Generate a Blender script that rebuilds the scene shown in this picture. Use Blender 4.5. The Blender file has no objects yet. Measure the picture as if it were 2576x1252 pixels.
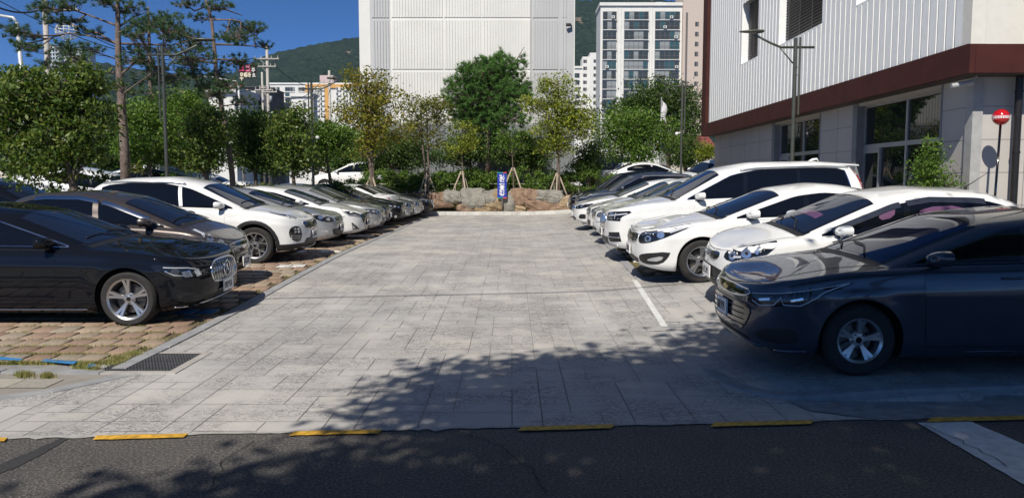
import bpy, bmesh, math, random
import numpy as np
from mathutils import Vector, Matrix
from mathutils.bvhtree import BVHTree
from mathutils.interpolate import poly_3d_calc

R = math.radians
random.seed(7)
rng = np.random.default_rng(7)
scene = bpy.context.scene
COL = scene.collection

# ------------------------------------------------------------------ camera
FPX = 1960.0                       # focal length in 2576-wide pixels
CAMH = 1.74
PITCH = math.atan(166.0 / FPX)
cam_d = bpy.data.cameras.new('camera')
cam = bpy.data.objects.new('camera', cam_d)
COL.objects.link(cam)
cam.location = (0, 0, CAMH)
cam.rotation_euler = (R(90) - PITCH, 0, 0)
cam_d.sensor_width = 36
cam_d.sensor_fit = 'HORIZONTAL'
cam_d.lens = 36 * FPX / 2576
cam_d.clip_start = 0.1
cam_d.clip_end = 9000
scene.camera = cam

# ------------------------------------------------------------------ light
SUN_EL = 46.0
SUN_AZ = 19.0                      # light travels towards +Y, turned this much to +X
world = bpy.data.worlds.new('World')
scene.world = world
world.use_nodes = True
wn = world.node_tree.nodes
wl = world.node_tree.links
wn.clear()
wo = wn.new('ShaderNodeOutputWorld')
wb = wn.new('ShaderNodeBackground')
sky = wn.new('ShaderNodeTexSky')
sky.sky_type = 'NISHITA'
sky.sun_disc = False
sky.sun_elevation = R(SUN_EL)
sky.sun_rotation = R(180 + SUN_AZ)
sky.altitude = 5000
sky.air_density = 0.6
sky.dust_density = 0.0
sky.ozone_density = 6.0
wb.inputs['Strength'].default_value = 0.11
hs = wn.new('ShaderNodeHueSaturation')
hs.inputs['Saturation'].default_value = 1.14
wl.new(sky.outputs[0], hs.inputs['Color'])
wl.new(hs.outputs[0], wb.inputs[0])
wl.new(wb.outputs[0], wo.inputs[0])
sl = bpy.data.lights.new('sun', 'SUN')
so = bpy.data.objects.new('sun', sl)
COL.objects.link(so)
sl.energy = 4.6
sl.angle = R(0.55)
sl.color = (1.0, 0.94, 0.84)
ldir = Vector((math.sin(R(SUN_AZ)) * math.cos(R(SUN_EL)), math.cos(R(SUN_AZ)) * math.cos(R(SUN_EL)), -math.sin(R(SUN_EL))))
so.rotation_euler = ldir.to_track_quat('-Z', 'Y').to_euler()
so.location = (-20, -40, 60)
vs = scene.view_settings
vs.view_transform = 'Standard'
vs.look = 'None'
vs.exposure = 0.30
vs.gamma = 1.0
scene.cycles.max_bounces = 7
scene.cycles.transparent_max_bounces = 12

# ------------------------------------------------------------------ helpers
def P(u, v, Y):
    """world point at depth Y seen at pixel (u, v) of the 2576-wide photograph"""
    a = (u - 1288) / FPX
    b = (626 - v) / FPX
    dy = math.cos(PITCH) + math.sin(PITCH) * b
    dz = -math.sin(PITCH) + math.cos(PITCH) * b
    t = Y / dy
    return Vector((a * t, Y, CAMH + dz * t))

def sstep(a, b, x):
    t = min(1, max(0, (x - a) / (b - a)))
    return t * t * (3 - 2 * t)

_zy = ([-500, 6.8, 9.5, 12.5, 16.5, 35, 60, 400], [0, 0, .015, .12, .22, .28, .34, .34])
_zxs = np.arange(-20, 80, .1)
_zv = np.interp(_zxs, _zy[0], _zy[1])
_k = np.exp(-0.5 * (np.arange(-20, 21) / 8.0) ** 2); _k /= _k.sum()
_zv = np.convolve(np.pad(_zv, 20, mode='edge'), _k, 'valid')
def zg(x, y):
    z = float(np.interp(y, _zxs, _zv))
    z += .14 * sstep(0.5, 4.0, x) * sstep(7.5, 12.5, y)
    if x > 1.5 and y > 5.8: z += .05 * sstep(1.6, 3.4, x) * (1 - sstep(24, 34, y))
    up = max(sstep(35.9, 37.4, y), sstep(-9.9, -13.5, x) * sstep(12, 30, y))
    return z + .90 * up * (1 - .6 * sstep(60, 140, y))

def G(u, v, z=None):
    """point where pixel (u, v) meets the ground"""
    y0, y1 = 2.0, 120.0
    for _ in range(50):
        ym = (y0 + y1) / 2
        p = P(u, v, ym)
        zz = zg(p.x, p.y) if z is None else z
        if p.z > zz: y0 = ym
        else: y1 = ym
    return P(u, v, (y0 + y1) / 2)

def link(o, parent=None):
    COL.objects.link(o)
    if parent is not None: o.parent = parent
    return o

def tag(o, label=None, cat=None, group=None, kind=None):
    if label: o['label'] = label
    if cat: o['category'] = cat
    if group: o['group'] = group
    if kind: o['kind'] = kind
    return o

def empty(name, loc=(0, 0, 0), rz=0, label=None, cat=None, group=None):
    o = bpy.data.objects.new(name, None)
    o.location = loc
    o.rotation_euler = (0, 0, rz)
    o.empty_display_size = .2
    link(o)
    return tag(o, label, cat, group)

class MB:
    """collects shapes; build() links them as one mesh object"""
    def __init__(s):
        s.v = []; s.f = []; s.m = []; s.mi = 0
    def add(s, verts, faces, mi=None):
        b = len(s.v)
        s.v += [tuple(p) for p in verts]
        s.f += [tuple(i + b for i in f) for f in faces]
        s.m += [s.mi if mi is None else mi] * len(faces)
    def box(s, c, d, rz=0, mi=None, rot=None):
        hx, hy, hz = d[0] / 2, d[1] / 2, d[2] / 2
        M = rot if rot is not None else Matrix.Rotation(rz, 3, 'Z')
        vs_ = [Vector(c) + M @ Vector((x, y, z)) for z in (-hz, hz) for x, y in ((-hx, -hy), (hx, -hy), (hx, hy), (-hx, hy))]
        s.add(vs_, [(3, 2, 1, 0), (4, 5, 6, 7), (0, 1, 5, 4), (1, 2, 6, 5), (2, 3, 7, 6), (3, 0, 4, 7)], mi)
    def bb(s, x0, x1, y0, y1, z0, z1, mi=None):
        s.box(((x0 + x1) / 2, (y0 + y1) / 2, (z0 + z1) / 2), (x1 - x0, y1 - y0, z1 - z0), mi=mi)
    def tube(s, pts, rad, n=8, cap=True, mi=None):
        pts = [Vector(p) for p in pts]
        k = len(pts)
        rr = rad if isinstance(rad, (list, tuple)) else [rad] * k
        vs_ = []; prev = None
        for i in range(k):
            t = (pts[min(i + 1, k - 1)] - pts[max(i - 1, 0)])
            if t.length < 1e-9: t = Vector((0, 0, 1))
            t.normalize()
            if prev is None:
                a = Vector((0, 0, 1)) if abs(t.z) < .9 else Vector((1, 0, 0))
                nx = t.cross(a).normalized()
            else:
                nx = (prev - t * prev.dot(t))
                nx = nx.normalized() if nx.length > 1e-6 else prev
            prev = nx
            ny = t.cross(nx)
            for j in range(n):
                an = 2 * math.pi * j / n
                vs_.append(pts[i] + (nx * math.cos(an) + ny * math.sin(an)) * rr[i])
        fs = []
        for i in range(k - 1):
            for j in range(n):
                fs.append((i * n + j, i * n + (j + 1) % n, (i + 1) * n + (j + 1) % n, (i + 1) * n + j))
        if cap:
            fs.append(tuple(range(n - 1, -1, -1)))
            fs.append(tuple((k - 1) * n + j for j in range(n)))
        s.add(vs_, fs, mi)
    def lathe(s, prof, n=32, M=None, mi=None, closed=False):
        """prof: (r, h) list turned about local Z, placed by matrix M"""
        M = M or Matrix.Identity(4)
        vs_ = []
        for r, h in prof:
            for j in range(n):
                a = 2 * math.pi * j / n
                vs_.append(M @ Vector((r * math.cos(a), r * math.sin(a), h)))
        fs = []
        k = len(prof)
        for i in range(k if closed else k - 1):
            i2 = (i + 1) % k
            for j in range(n):
                fs.append((i * n + j, i * n + (j + 1) % n, i2 * n + (j + 1) % n, i2 * n + j))
        s.add(vs_, fs, mi)
    def quad(s, a, b, c, d, mi=None):
        s.add([a, b, c, d], [(0, 1, 2, 3)], mi)
    def prism(s, poly, M, th, mi=None):
        """poly (x, y) in local plane, extruded along local z from 0 to th"""
        n = len(poly)
        vs_ = [M @ Vector((x, y, 0)) for x, y in poly] + [M @ Vector((x, y, th)) for x, y in poly]
        fs = [tuple(range(n - 1, -1, -1)), tuple(range(n, 2 * n))]
        fs += [(i, (i + 1) % n, n + (i + 1) % n, n + i) for i in range(n)]
        s.add(vs_, fs, mi)
    def build(s, name, mats, parent=None, smooth=False, loc=None, crease=None):
        me = bpy.data.meshes.new(name)
        me.from_pydata(s.v, [], s.f)
        if not isinstance(mats, (list, tuple)): mats = [mats]
        for m in mats: me.materials.append(m)
        if len(mats) > 1:
            me.polygons.foreach_set('material_index', s.m)
        if smooth:
            me.polygons.foreach_set('use_smooth', [True] * len(me.polygons))
            if crease:
                try: me.set_sharp_from_angle(angle=R(crease))
                except Exception: pass
        me.update()
        o = bpy.data.objects.new(name, me)
        if loc is not None: o.location = loc
        return link(o, parent)

def np_mesh(name, V, F, mat, parent=None, smooth=False, mi=None):
    """V (n,3) array, F (m,k) array"""
    me = bpy.data.meshes.new(name)
    V = np.asarray(V, dtype=np.float32); F = np.asarray(F, dtype=np.int32)
    me.vertices.add(len(V)); me.vertices.foreach_set('co', V.ravel())
    k = F.shape[1]
    me.loops.add(F.size); me.loops.foreach_set('vertex_index', F.ravel())
    me.polygons.add(len(F)); me.polygons.foreach_set('loop_start', np.arange(0, F.size, k, dtype=np.int32))
    me.polygons.foreach_set('loop_total', np.full(len(F), k, dtype=np.int32))
    for m in (mat if isinstance(mat, (list, tuple)) else [mat]): me.materials.append(m)
    if mi is not None: me.polygons.foreach_set('material_index', np.asarray(mi, dtype=np.int32))
    if smooth: me.polygons.foreach_set('use_smooth', [True] * len(F))
    me.update(calc_edges=True)
    o = bpy.data.objects.new(name, me)
    return link(o, parent)

def copy_tree(o, parent=None):
    c = o.copy(); COL.objects.link(c); c.parent = parent
    for ch in list(o.children): copy_tree(ch, c)
    return c

# ------------------------------------------------------------------ materials
def new_mat(name):
    m = bpy.data.materials.new(name)
    m.use_nodes = True
    nt = m.node_tree
    return m, nt, nt.nodes['Principled BSDF']

def N(nt, typ, **kw):
    n = nt.nodes.new(typ)
    for k, v in kw.items():
        if k in n.inputs.keys(): n.inputs[k].default_value = v
        else: setattr(n, k, v)
    return n

def col4(c): return (c[0], c[1], c[2], 1)

def noise(nt, scale, detail=4, rough=.6, coord='Object', vec=None):
    n = N(nt, 'ShaderNodeTexNoise', Scale=scale, Detail=detail, Roughness=rough)
    if vec is None:
        tc = N(nt, 'ShaderNodeTexCoord')
        vec = tc.outputs[coord]
    nt.links.new(vec, n.inputs['Vector'])
    return n

def ramp(nt, fac, stops):
    r = N(nt, 'ShaderNodeValToRGB')
    e = r.color_ramp.elements
    while len(e) < len(stops): e.new(.5)
    for i, (p, c) in enumerate(stops):
        e[i].position = p; e[i].color = col4(c) if len(c) == 3 else c
    nt.links.new(fac, r.inputs['Fac'])
    return r

def mixc(nt, fac, a, b, mode='MIX'):
    m = N(nt, 'ShaderNodeMix', data_type='RGBA', blend_type=mode)
    for i, x in ((0, fac), (6, a), (7, b)):
        if isinstance(x, (int, float)): m.inputs[i].default_value = x
        elif isinstance(x, tuple): m.inputs[i].default_value = col4(x)
        else: nt.links.new(x, m.inputs[i])
    return m.outputs[2]

def bump(nt, h, strength=.3, dist=.01, bs=None, normal=None):
    b = N(nt, 'ShaderNodeBump', Strength=strength, Distance=dist)
    nt.links.new(h, b.inputs['Height'])
    if normal is not None: nt.links.new(normal, b.inputs['Normal'])
    if bs: nt.links.new(b.outputs[0], bs.inputs['Normal'])
    return b.outputs[0]

_mc = {}
def M(name, color, rough=.6, metal=0, coat=0, var=.12, scale=6, spec=.5, bmp=0, bscale=40, emit=0):
    """plain material with a little uneven colour"""
    key = (name, color, rough, metal)
    if key in _mc: return _mc[key]
    m, nt, bs = new_mat(name)
    bs.inputs['Roughness'].default_value = rough
    bs.inputs['Metallic'].default_value = metal
    bs.inputs['Coat Weight'].default_value = coat
    bs.inputs['Coat Roughness'].default_value = .03
    bs.inputs['Specular IOR Level'].default_value = spec
    if var:
        n = noise(nt, scale)
        a = tuple(max(0, c * (1 - var)) for c in color); b = tuple(min(1, c * (1 + var)) for c in color)
        r = ramp(nt, n.outputs[0], [(.3, a), (.7, b)])
        nt.links.new(r.outputs[0], bs.inputs['Base Color'])
    else:
        bs.inputs['Base Color'].default_value = col4(color)
    if bmp:
        nb = noise(nt, bscale, 5)
        bump(nt, nb.outputs[0], bmp, .01, bs)
    _mc[key] = m
    return m

# ------------------------------------------------------------------ stroke lettering
DIG = {
 '0': [[(.15,.1),(.15,.9),(.85,.9),(.85,.1),(.15,.1)]],
 '1': [[(.3,.75),(.55,.92),(.55,.05)]],
 '2': [[(.15,.75),(.3,.92),(.7,.92),(.85,.72),(.8,.5),(.15,.08),(.88,.08)]],
 '3': [[(.15,.85),(.35,.92),(.7,.92),(.82,.75),(.7,.55),(.4,.52)],[(.7,.55),(.86,.3),(.7,.08),(.3,.08),(.12,.2)]],
 '4': [[(.65,.05),(.65,.92),(.1,.3),(.9,.3)]],
 '5': [[(.82,.92),(.22,.92),(.18,.55),(.6,.58),(.84,.4),(.8,.18),(.6,.08),(.15,.1)]],
 '6': [[(.75,.92),(.4,.75),(.15,.4),(.2,.12),(.6,.06),(.85,.22),(.8,.48),(.45,.55),(.2,.42)]],
 '7': [[(.12,.92),(.86,.92),(.4,.05)]],
 '8': [[(.5,.52),(.2,.62),(.2,.85),(.5,.93),(.8,.85),(.8,.62),(.5,.52),(.15,.38),(.15,.14),(.5,.06),(.85,.14),(.85,.38),(.5,.52)]],
 '9': [[(.25,.08),(.6,.25),(.85,.6),(.8,.86),(.5,.94),(.18,.82),(.16,.58),(.4,.45),(.8,.56)]],
}
JC = {
 'M': [[(.1,.1),(.1,.9),(.9,.9),(.9,.1),(.1,.1)]],
 'N': [[(.1,.95),(.1,.1),(.95,.1)]],
 'O': [[(.5+.42*math.cos(a), .5+.42*math.sin(a)) for a in [i*math.pi/6 for i in range(13)]]],
 'J': [[(.05,.9),(.95,.9)],[(.5,.9),(.4,.45),(.05,.08)],[(.45,.55),(.95,.08)]],
 'C': [[(.3,1.05),(.7,1.05)],[(.05,.78),(.95,.78)],[(.5,.78),(.4,.4),(.05,.05)],[(.45,.5),(.95,.05)]],
 'L': [[(.1,.92),(.9,.92),(.9,.5),(.1,.5),(.1,.08),(.95,.08)]],
 'B': [[(.12,.95),(.12,.08),(.88,.08),(.88,.95)],[(.12,.52),(.88,.52)]],
 'D': [[(.95,.9),(.1,.9),(.1,.1),(.95,.1)]],
 'DD': [[(.45,.9),(.05,.9),(.05,.1),(.45,.1)],[(.98,.9),(.58,.9),(.58,.1),(.98,.1)]],
 'T': [[(.95,.92),(.1,.92),(.1,.08),(.95,.08)],[(.1,.5),(.9,.5)]],
 'S': [[(.5,.95),(.4,.5),(.05,.08)],[(.45,.6),(.95,.08)]],
}
def place(strokes, x0, y0, x1, y1):
    return [[(x0 + (x1 - x0) * x, y0 + (y1 - y0) * y) for x, y in s] for s in strokes]
def hangul(c, v, f=None):
    """strokes of one syllable block in a unit square"""
    out = []
    top = .42 if f else .0
    if v in ('i', 'a', 'eo', 'e'):
        cw = .52 if v != 'e' else .42
        out += place(JC[c], .04, top + .06, cw, .96)
        if v == 'i': out += [[(.8, top + .02), (.8, 1.0)]]
        if v == 'a': out += [[(.74, top + .0), (.74, 1.0)], [(.74, (top + 1) / 2), (.97, (top + 1) / 2)]]
        if v == 'eo': out += [[(.86, top + .0), (.86, 1.0)], [(.62, (top + 1) / 2), (.86, (top + 1) / 2)]]
        if v == 'e': out += [[(.92, top), (.92, 1.0)], [(.7, top), (.7, 1.0)], [(.52, (top + 1) / 2), (.7, (top + 1) / 2)]]
    elif v == 'wo':
        out += place(JC[c], .12, .68, .6, 1.0)
        out += [[(.02, .58), (.7, .58)], [(.36, .58), (.36, .38)], [(.88, .36), (.88, 1.0)], [(.66, .46), (.88, .46)]]
    else:
        b = .4 if f else .0
        out += place(JC[c], .15, b + (.3 if f else .48), .85, 1.0)
        yy = b + (.14 if f else .24)
        if v in ('o', 'yo'): yy = b + (.05 if f else .12)
        out += [[(.0, yy), (1.0, yy)]]
        hh = .16 if f else .3
        if v == 'u': out += [[(.5, yy), (.5, yy - hh)]]
        if v == 'o': out += [[(.5, yy), (.5, yy + hh)]]
        if v == 'yo': out += [[(.36, yy), (.36, yy + hh)], [(.64, yy), (.64, yy + hh)]]
    if f:
        out += place(JC[f], .2, .0, .85, .32)
    return out
def ribbon(strokes, w):
    """stroke polylines -> list of quads (2D) with square ends"""
    out = []
    for s in strokes:
        for a, b in zip(s[:-1], s[1:]):
            dx, dy = b[0] - a[0], b[1] - a[1]
            l = math.hypot(dx, dy) or 1e-6
            ux, uy = dx / l * w / 2, dy / l * w / 2
            out.append([(a[0] - ux - uy, a[1] - uy + ux), (a[0] - ux + uy, a[1] - uy - ux), (b[0] + ux + uy, b[1] + uy - ux), (b[0] + ux - uy, b[1] + uy + ux)])
    return out
def letters(items, M4, w, mb, th=.002, mi=None):
    """items: (strokes, x, y, sx, sy) in metres on local XY plane of M4"""
    k = 0
    for st, x, y, sx, sy in items:
        st = [[(x + px * sx, y + py * sy) for px, py in s] for s in st]
        for q in ribbon(st, w):
            k += 1
            mb.prism(q, M4, th + .00012 * (k % 9), mi)
# ------------------------------------------------------------------ car materials
def paint(name, color, metal=.0, rough=.38, flake=0.0):
    m, nt, bs = new_mat(name)
    bs.inputs['Metallic'].default_value = metal
    bs.inputs['Coat Weight'].default_value = .7 if max(color) < .02 else 1
    bs.inputs['Coat Roughness'].default_value = .02
    bs.inputs['Specular IOR Level'].default_value = .0 if max(color) < .02 else (.15 if max(color) < .06 else .4)
    n = noise(nt, 3.0, 5)
    a = tuple(c * .93 for c in color); b = tuple(min(1, c * 1.05) for c in color)
    r = ramp(nt, n.outputs[0], [(.3, a), (.7, b)])
    nt.links.new(r.outputs[0], bs.inputs['Base Color'])
    n2 = noise(nt, 7, 6)
    r2 = ramp(nt, n2.outputs[0], [(.3, (rough * .85,) * 3), (.75, (min(1, rough * 1.2),) * 3)])
    nt.links.new(r2.outputs[0], bs.inputs['Roughness'])
    return m

def glassm(name, color, rough=.02):
    m, nt, bs = new_mat(name)
    bs.inputs['Base Color'].default_value = col4(color)
    bs.inputs['Roughness'].default_value = rough
    bs.inputs['IOR'].default_value = 1.52
    return m

BLACKP = M('black_plastic', (.012, .012, .013), .5, var=.2)
GLOSSB = M('gloss_black', (.006, .006, .007), .12, coat=1, var=0)
RUBBER = M('tyre_rubber', (.022, .021, .020), .8, var=.25, scale=20)
TREAD = RUBBER
CHROME = M('chrome', (.75, .75, .76), .12, metal=1, var=.03)
SILVERW = M('alloy_silver', (.5, .5, .51), .3, metal=.85, var=.08)
DARKW = M('alloy_dark', (.06, .06, .065), .35, metal=.6, var=.1)
BRAKE = M('brake_disc', (.12, .115, .11), .4, metal=.8, var=.2)
UNDER = M('underbody_black', (.008, .008, .008), .9, var=.2)
TINT = glassm('tinted_glass', (.004, .005, .008))
TINTB = glassm('windshield_glass', (.010, .016, .034))  # blue of the reflected sky is put into the glass base colour
CLEARG = glassm('clear_cabin_glass', (.035, .042, .045))
LENS = glassm('lamp_glass', (.05, .055, .065))
LENSD = glassm('dark_lamp_glass', (.012, .013, .016))
REFL = M('lamp_reflector', (.7, .72, .75), .18, metal=.9, var=.15, scale=60)
DRL = M('white_lamp_strip', (.45, .47, .52), .25, var=0)
REDL = M('red_lamp_glass', (.35, .008, .01), .12, coat=1, var=.1)
PLATEM = M('plate_white', (.80, .80, .78), .5, var=.05)
INK = M('plate_ink', (.02, .02, .025), .5, var=0)
PINK = M('pink_sunshade', (.11, .04, .10), .5, coat=1, var=.05)
SEAM = M('panel_gap_black', (.004, .004, .004), .9, var=0)

def smoothf(pts, sig, lo, hi):
    px = [p[0] for p in pts]; py = [p[1] for p in pts]
    xs = np.arange(lo - .6, hi + .6, .01)
    ys = np.interp(xs, px, py)
    sl0 = (py[1] - py[0]) / max(1e-6, px[1] - px[0]); sl1 = (py[-1] - py[-2]) / max(1e-6, px[-1] - px[-2])
    ys = np.where(xs < px[0], py[0] + sl0 * (xs - px[0]), ys)
    ys = np.where(xs > px[-1], py[-1] + sl1 * (xs - px[-1]), ys)
    if sig > 0:
        k = np.exp(-.5 * (np.arange(-int(sig * 300), int(sig * 300) + 1) / (sig * 100)) ** 2); k /= k.sum()
        h = len(k) // 2
        yp = np.concatenate([ys[0] + (ys[1] - ys[0]) * np.arange(-h, 0), ys, ys[-1] + (ys[-1] - ys[-2]) * np.arange(1, h + 1)])
        ys = np.convolve(yp, k, 'valid')
    return lambda x: float(np.interp(x, xs, ys))

def chaikin(poly, it=2):
    for _ in range(it):
        out = []
        for i in range(len(poly)):
            a = poly[i]; b = poly[(i + 1) % len(poly)]
            out.append((a[0] * .75 + b[0] * .25, a[1] * .75 + b[1] * .25))
            out.append((a[0] * .25 + b[0] * .75, a[1] * .25 + b[1] * .75))
        poly = out
    return poly

def ell(cx, cy, rx, ry, n=16, rot=0):
    c, s_ = math.cos(rot), math.sin(rot)
    return [(cx + rx * math.cos(a) * c - ry * math.sin(a) * s_, cy + rx * math.cos(a) * s_ + ry * math.sin(a) * c) for a in [2 * math.pi * i / n for i in range(n)]]

def strip(line, w):
    """polyline -> closed polygon of width w"""
    L_, R_ = [], []
    for i, p in enumerate(line):
        a = line[max(0, i - 1)]; b = line[min(len(line) - 1, i + 1)]
        dx, dy = b[0] - a[0], b[1] - a[1]; l = math.hypot(dx, dy) or 1
        nx, ny = -dy / l * w / 2, dx / l * w / 2
        L_.append((p[0] + nx, p[1] + ny)); R_.append((p[0] - nx, p[1] - ny))
    return L_ + R_[::-1]

_wheel_cache = {}
def wheel_meshes(R_, rim, spokes, twin, dark):
    key = (R_, rim, spokes, twin, dark)
    if key in _wheel_cache: return _wheel_cache[key]
    t = MB()
    w = .11
    prof = [(rim - .005, -w), (rim + .02, -w - .004), (R_ - .035, -w - .008), (R_ - .012, -w + .012), (R_, -w + .035)]
    for k in range(5):
        a = -w + .035 + k * (2 * w - .07) / 4
        if 0 < k < 4: prof += [(R_, a - .006), (R_ - .008, a - .004), (R_ - .008, a + .004), (R_, a + .006)]
    prof += [(R_, w - .035), (R_ - .012, w - .012), (R_ - .035, w + .008), (rim + .02, w + .006), (rim + .004, w + .001), (rim - .012, w - .02)]
    t.lathe(prof, 56)
    m = MB()
    m.mi = 0
    m.lathe([(rim - .004, w - .004), (rim + .006, w + .004), (rim + .002, w - .0), (rim - .016, w - .012), (rim - .022, w - .07), (rim - .03, -w + .02), (rim - .01, -w)], 56)
    sp = MB
    for k in range(spokes):
        base = 2 * math.pi * k / spokes + math.pi / 2
        offs = [(-.13, .045), (.13, .045)] if twin == 1 else ([(0, .085)] if twin == 0 else [(-.3, .03), (.3, .03)])
        for da, wd in offs:
            n = 5
            ring = []
            for i in range(n):
                f = i / (n - 1)
                r = .05 + (rim - .012 - .05) * f
                ang = base + da * (f if twin == 2 else (.45 + .55 * f if twin == 1 else 0)) * (1 if twin != 0 else 0)
                if twin == 2: ang = base + da * f ** 1.6
                ww = wd * (.62 + .38 * f) * (1.0 if twin != 0 else (1.25 - .45 * f))
                zt = w - .030 + .022 * f ** 1.5
                c = Vector((math.cos(ang) * r, math.sin(ang) * r, 0)); tn = Vector((-math.sin(ang), math.cos(ang), 0))
                ring.append([c - tn * ww / 2 + Vector((0, 0, zt - .035)), c - tn * ww * .40 + Vector((0, 0, zt)), c + tn * ww * .40 + Vector((0, 0, zt)), c + tn * ww / 2 + Vector((0, 0, zt - .035))])
            vs_ = [p for q in ring for p in q]; fs = []
            for i in range(n - 1):
                for j in range(3):
                    fs.append((i * 4 + j, (i + 1) * 4 + j, (i + 1) * 4 + j + 1, i * 4 + j + 1))
            m.add(vs_, fs)
    m.lathe([(.0, w - .022), (.03, w - .022), (.034, w - .028), (.06, w - .03), (.075, w - .045), (.075, w - .09)], 24)
    m.mi = 1
    m.lathe([(.0, w - .019), (.026, w - .0195), (.028, w - .024)], 16)
    for k in range(5):
        a = 2 * math.pi * (k + .5) / 5 + math.pi / 2
        m.tube([(math.cos(a) * .053, math.sin(a) * .053, w - .036), (math.cos(a) * .053, math.sin(a) * .053, w - .024)], .008, 6)
    b = MB()
    b.lathe([(.0, -.01), (rim * .72, -.01), (rim * .72, .012), (rim * .4, .014), (0, .02)], 32)
    b.box((rim * .58, .05, .02), (.10, .16, .07))
    def mk(mb, nm, mats, cr=None):
        o = mb.build(nm, mats, None, True, crease=cr or 35)
        me = o.data; bpy.data.objects.remove(o); return me
    res = (mk(b, 'brake', BRAKE), mk(t, 'tyre', RUBBER), mk(m, 'rim', [DARKW if dark else SILVERW, GLOSSB]))
    _wheel_cache[key] = res
    return res

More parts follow.
